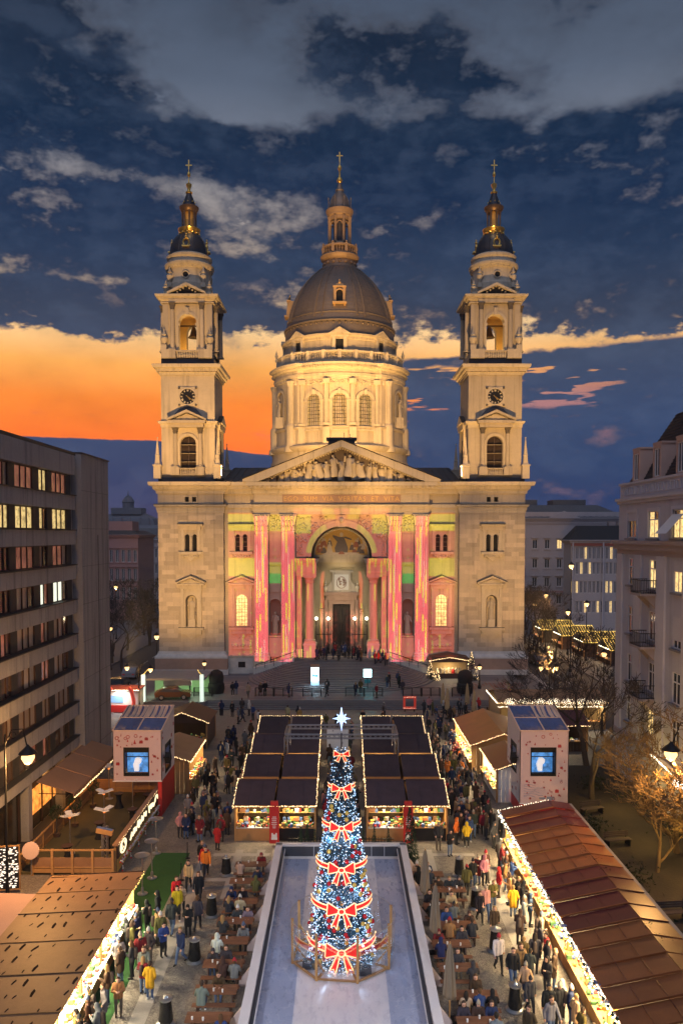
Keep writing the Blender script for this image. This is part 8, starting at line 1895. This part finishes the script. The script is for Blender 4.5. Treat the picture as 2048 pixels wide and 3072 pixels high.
for i, (tx, ty, lb, g) in enumerate(TBL):
    zone = 'at %s table %s rink' % (ordn[i % 8], 'left of' if i < 8 else 'right of')
    n = (2, 2, 4, 3, 2, 4, 2, 1, 4, 3, 4, 4, 3, 2, 4, 4)[i]
    sp = [(dx, s) for dx in (-.55, .05, .6) for s in (-1, 1)]; PRS.shuffle(sp)
    for dx, s in sp[:n]: person(tx + dx, ty + s * .64, -.05, 0 if s > 0 else pi, zone, ['sit', 'sit_lean'], 'white' if (i == 4 and dx < 0) else None, None, .1)
fill(7, -10, 10, 95.2, 98.6, 'on the church terrace', WK, None, .81); fill(5, -14, -9, 95.3, 97.5, 'left of the barriers', WK, None, .81); fill(4, 4.5, 8.5, 99.5, 103.5, 'on the lower church steps', WK, None, 1.15, .5)
fill(12, -8, 8, 80, 91, 'on plaza below terrace', WK)
# dense far crowd: one mass
CR = MB(); rs = random.Random(41); lows = []
for key in (('stand', 'hat'), ('walk', 'long'), ('cup', 'hat'), ('stand', 'hood')):
    o = bpy.data.objects.new('person', PROT[key][0]); COL.objects.link(o); md = o.modifiers.new('d', 'DECIMATE'); md.ratio = .035; bpy.context.view_layer.update(); me = bpy.data.meshes.new_from_object(o.evaluated_get(bpy.context.evaluated_depsgraph_get())); bpy.data.objects.remove(o)
    q = MB(); q.v = [tuple(v.co) for v in me.vertices]; q.f = [tuple(p.vertices) for p in me.polygons]; q.m = [p.material_index for p in me.polygons]; lows.append(q)
CCM = [mat('crowd_' + n.replace(' ', '_'), c, .85, var=.15, sc=5.) for n, c in CC.items()]; NC = len(CCM)
CRM = CCM + [mat('crowd_trouser', (.02, .022, .03), .85), mat('crowd_shoe', (.03, .03, .03)), PM[SKIN], mat('crowd_hair', (.05, .03, .018)), mat('crowd_hat', (.2, .1, .09)), PM[BAG]]
names = list(CC)
for (n, x0, x1, y0, y1, z) in ((34, 8.2, 16, 79.5, 91.5, 0), (14, 8.5, 10.8, 66, 79, 0), (40, 7.7, 10.8, 52, 72, 0), (26, -11.4, -7.8, 52, 75, 0), (10, -1.2, 1.2, 52, 62, 0), (10, -1.2, 1.2, 60, 80, 0), (16, -3.6, 3.6, 108.8, 112.6, 3.08), (12, -2.6, 2.6, 113.3, 116.2, 3.08), (5, 4.4, 6.8, 107, 110, 2.7), (9, -15, -8, 84, 91, 0)):
    for i in range(n):
        q = lows[rs.randrange(4)]; ci = names.index(rs.choice(DARK + ['red', 'pink', 'white', 'orange'])); mt = Matrix.Translation((rs.uniform(x0, x1), rs.uniform(y0, y1), z)) @ Matrix.Rotation(rs.uniform(0, 6.28), 4, 'Z'); k = len(CR.v)
        CR.v += [tuple(mt @ Vector(p)) for p in q.v]; CR.f += [tuple(k + j for j in f) for f in q.f]; CR.m += [ci if a == 0 else NC + a - 1 for a in q.m]
tag(CR.build('crowd', CRM, None, 80), 'dense far crowd at the church door and before the terrace', 'crowd', None, 'stuff')
# ================================================================ floodlights on the basilica (masts on the neighbouring roofs and roof ledges)
FL = (1., .55, .17)
for loc, e, aim, sp in (((-19.6, 73, 8), 62000, (-22., 112, 15), 34), ((19.6, 73, 8), 62000, (22., 112, 15), 34), ((-19.6, 73, 9), 150000, (-22.5, 112, 42), 38), ((19.6, 73, 9), 150000, (22.5, 112, 42), 38),
                        ((-22, 80, 5), 3000, (-20, 112, 22), 50), ((22, 80, 5), 3000, (20, 112, 22), 50),
                        ((-5, 78, 5), 66000, (-9.5, 112, 28.8), 27), ((0, 78, 5), 66000, (0, 112, 29.), 27), ((5, 78, 5), 66000, (9.5, 112, 28.8), 27)):
    lamp('SPOT', loc, e, FL, 'floodlight', None, .3, sp, .8, aim=aim)
for s in (-1, 1):
    lamp('SPOT', (s * 15.5, 124, 32.3), 15000, FL, 'drum_floodlight', None, .3, 90, .6, aim=(s * 6, 152, 46))
    lamp('SPOT', (s * 6, 129, 32.), 13000, FL, 'drum_floodlight', None, .3, 100, .6, aim=(s * 4, 146, 46))
    lamp('SPOT', (s * 12, 120, 32.), 42000, FL, 'dome_floodlight', None, .3, 50, .7, aim=(0, 150, 64))
    lamp('SPOT', (s * 16.8, 112.3, 28.8), 9000, FL, 'tower_floodlight', None, .2, 80, .7, aim=(s * 21, 114, 46))
    lamp('SPOT', (s * 15.6, 121., 29.2), 8000, FL, 'tower_floodlight', None, .2, 80, .7, aim=(s * 18, 118, 44))
# ---- light show projectors (in the two printed towers): pattern thrown on the facade
def projector(px, py, pz, aim, energy, sp, half):
    global T
    o = lamp('SPOT', (px, py, pz), energy, (1, 1, 1), 'show_projector', None, .03, sp, .02, aim=aim); l = o.data; l.use_nodes = True; T = l.node_tree
    for n in list(T.nodes): T.nodes.remove(n)
    x, y, z = sep(S(T.nodes.new('ShaderNodeNewGeometry').outputs['Incoming'])); D = 112.4 - py
    X = x / y * D + px; Z = z / y * D + pz; A = X.abs()
    rng = lambda v, a, b, e=.04: sstep(a - e, a + e, v) * sstep(b + e, b - e, v)
    side = rng(A, 12.25, 16.0); mid = rng(A, 6.6, 12.25); arch = rng(A, -1., 6.6)
    full = (side * rng(Z, 3.4, 24.4) + mid * rng(Z, 2.6, 23.4) + arch * rng(Z, 17.3, 23.4)).sat() if False else side * rng(Z, 3.4, 23.6) + mid * rng(Z, 2.6, 23.4) + arch * rng(Z, 17.3, 24.4)
    porch = rng(A, 3.6, 6.6) * rng(Z, 3.1, 17.3)
    pil = rng(A, 6.6, 8.4) + rng(A, 10.35, 12.15)
    v3 = comb(X, Z, 0.); nz = noise(v3, .35, 4.); nf = noise(v3, 2.2, 3.)
    col = mixc(nz, (1., .10, .07), (.9, .20, .10)); col = mixc(pil, col, mixc(nf, (1., .05, .12), (1., .17, .22)))
    def stripes(freq, ph, zf, thr, w):
        cell = M('FLOOR', Z * zf + M('FLOOR', A * freq) * 7.3 + ph); wn = T.nodes.new('ShaderNodeTexWhiteNoise'); T.links.new(comb(M('FLOOR', A * freq), cell, ph).k, wn.inputs['Vector']); fr = M('FRACT', A * freq)
        return (S(wn.outputs['Value']) > thr) * rng(fr, .5 - w, .5 + w)
    yel = stripes(2.4, 1., .42, .62, .24) * (pil + porch) + stripes(1.9, 3., .5, .86, .16) * side * rng(Z, 3.4, 6.4)
    wht = stripes(2.9, 5., .3, .72, .12) * pil
    # dots
    dx_ = M('FRACT', A * .9) - .5; dz_ = M('FRACT', Z * .9) - .5; wn = T.nodes.new('ShaderNodeTexWhiteNoise'); T.links.new(comb(M('FLOOR', A * .9), M('FLOOR', Z * .9), 2.).k, wn.inputs['Vector'])
    dots = (dx_ * dx_ + dz_ * dz_ < .02) * (S(wn.outputs['Value']) > .45) * (side + rng(A, 8.5, 10.3) + rng(A, 5.5, 6.6))
    # yellow bands and arch ray
    bandz = side * (rng(Z, 21.0 , 23.4) + rng(Z, 14.6 + .0, 17.2))
    cap = rng(A, 8.4, 10.35) * rng(Z, 20.9, 23.4) + rng(A, 4.4, 6.6) * rng(Z, 20.6, 23.4)
    r = M('SQRT', X * X + (Z - 17.45) * (Z - 17.45)); ang = M('ARCTAN2', Z - 17.45, A) * 57.3
    ray = rng(r, 4.35, 5.1) * rng(ang, 6., 62.) + rng(A, 1.0, 2.6) * rng(Z, 22.6, 24.6) * .9
    gre = rng(A, 8.5, 10.3) * rng(Z, 13.6, 15.0); yb = rng(A, 8.5, 10.3) * rng(Z, 15.0, 16.6)
    col = mixc(yel.sat(), col, (1., .85, .02)); col = mixc(wht.sat() * .8, col, (1., .7, .7)); col = mixc(dots * .8, col, (1., .72, .05))
    col = mixc(bandz.sat() * .92, col, (.80, .80, .02)); col = mixc(cap.sat() * .85, col, (.55, .62, .03)); col = mixc(ray.sat() * .9, col, (1., .82, .02)); col = mixc(gre.sat(), col, (.05, .75, .05)); col = mixc(yb.sat() * .9, col, (.8, .75, .02))
    dark = rng(A, 8.5, 10.3) * rng(Z, 6.5, 13.6); door = rng(A, 1.9, 3.3) * rng(Z, 3.2, 9.2) * (nf > .5)
    f = full * (pil * .55 + .45 + bandz * .2 + cap * .3) * (1. - dark * .8) * (1. - sstep(4.35, 4.25, r) * arch) + porch * .75 + door * .7
    f = f * ((X * half > 0.)*1.0)
    e = T.nodes.new('ShaderNodeEmission'); T.links.new(col.k, e.inputs[0]); setin(e.inputs[1], f); q = T.nodes.new('ShaderNodeOutputLight'); T.links.new(e.outputs[0], q.inputs[0])
projector(-13.4, 62.2, 8.2, (-6, 112, 14), 165000, 46, -1.)
projector(13.4, 62.2, 8.2, (6, 112, 14), 165000, 46, 1.)
# ================================================================ haze
hz = MB().box(-260, 260, -60, 720, -3.2, 97).build('haze', None); hz['kind'] = 'stuff'
hm = bpy.data.materials.new('haze_air'); hm.use_nodes = True; T = hm.node_tree
for n in list(T.nodes): T.nodes.remove(n)
pv = T.nodes.new('ShaderNodeVolumePrincipled'); pv.inputs['Density'].default_value = .00028; pv.inputs['Color'].default_value = (.75, .85, 1., 1); pv.inputs['Anisotropy'].default_value = .2
ou = T.nodes.new('ShaderNodeOutputMaterial'); T.links.new(pv.outputs[0], ou.inputs['Volume'])
hz.data.materials.clear(); hz.data.materials.append(hm)
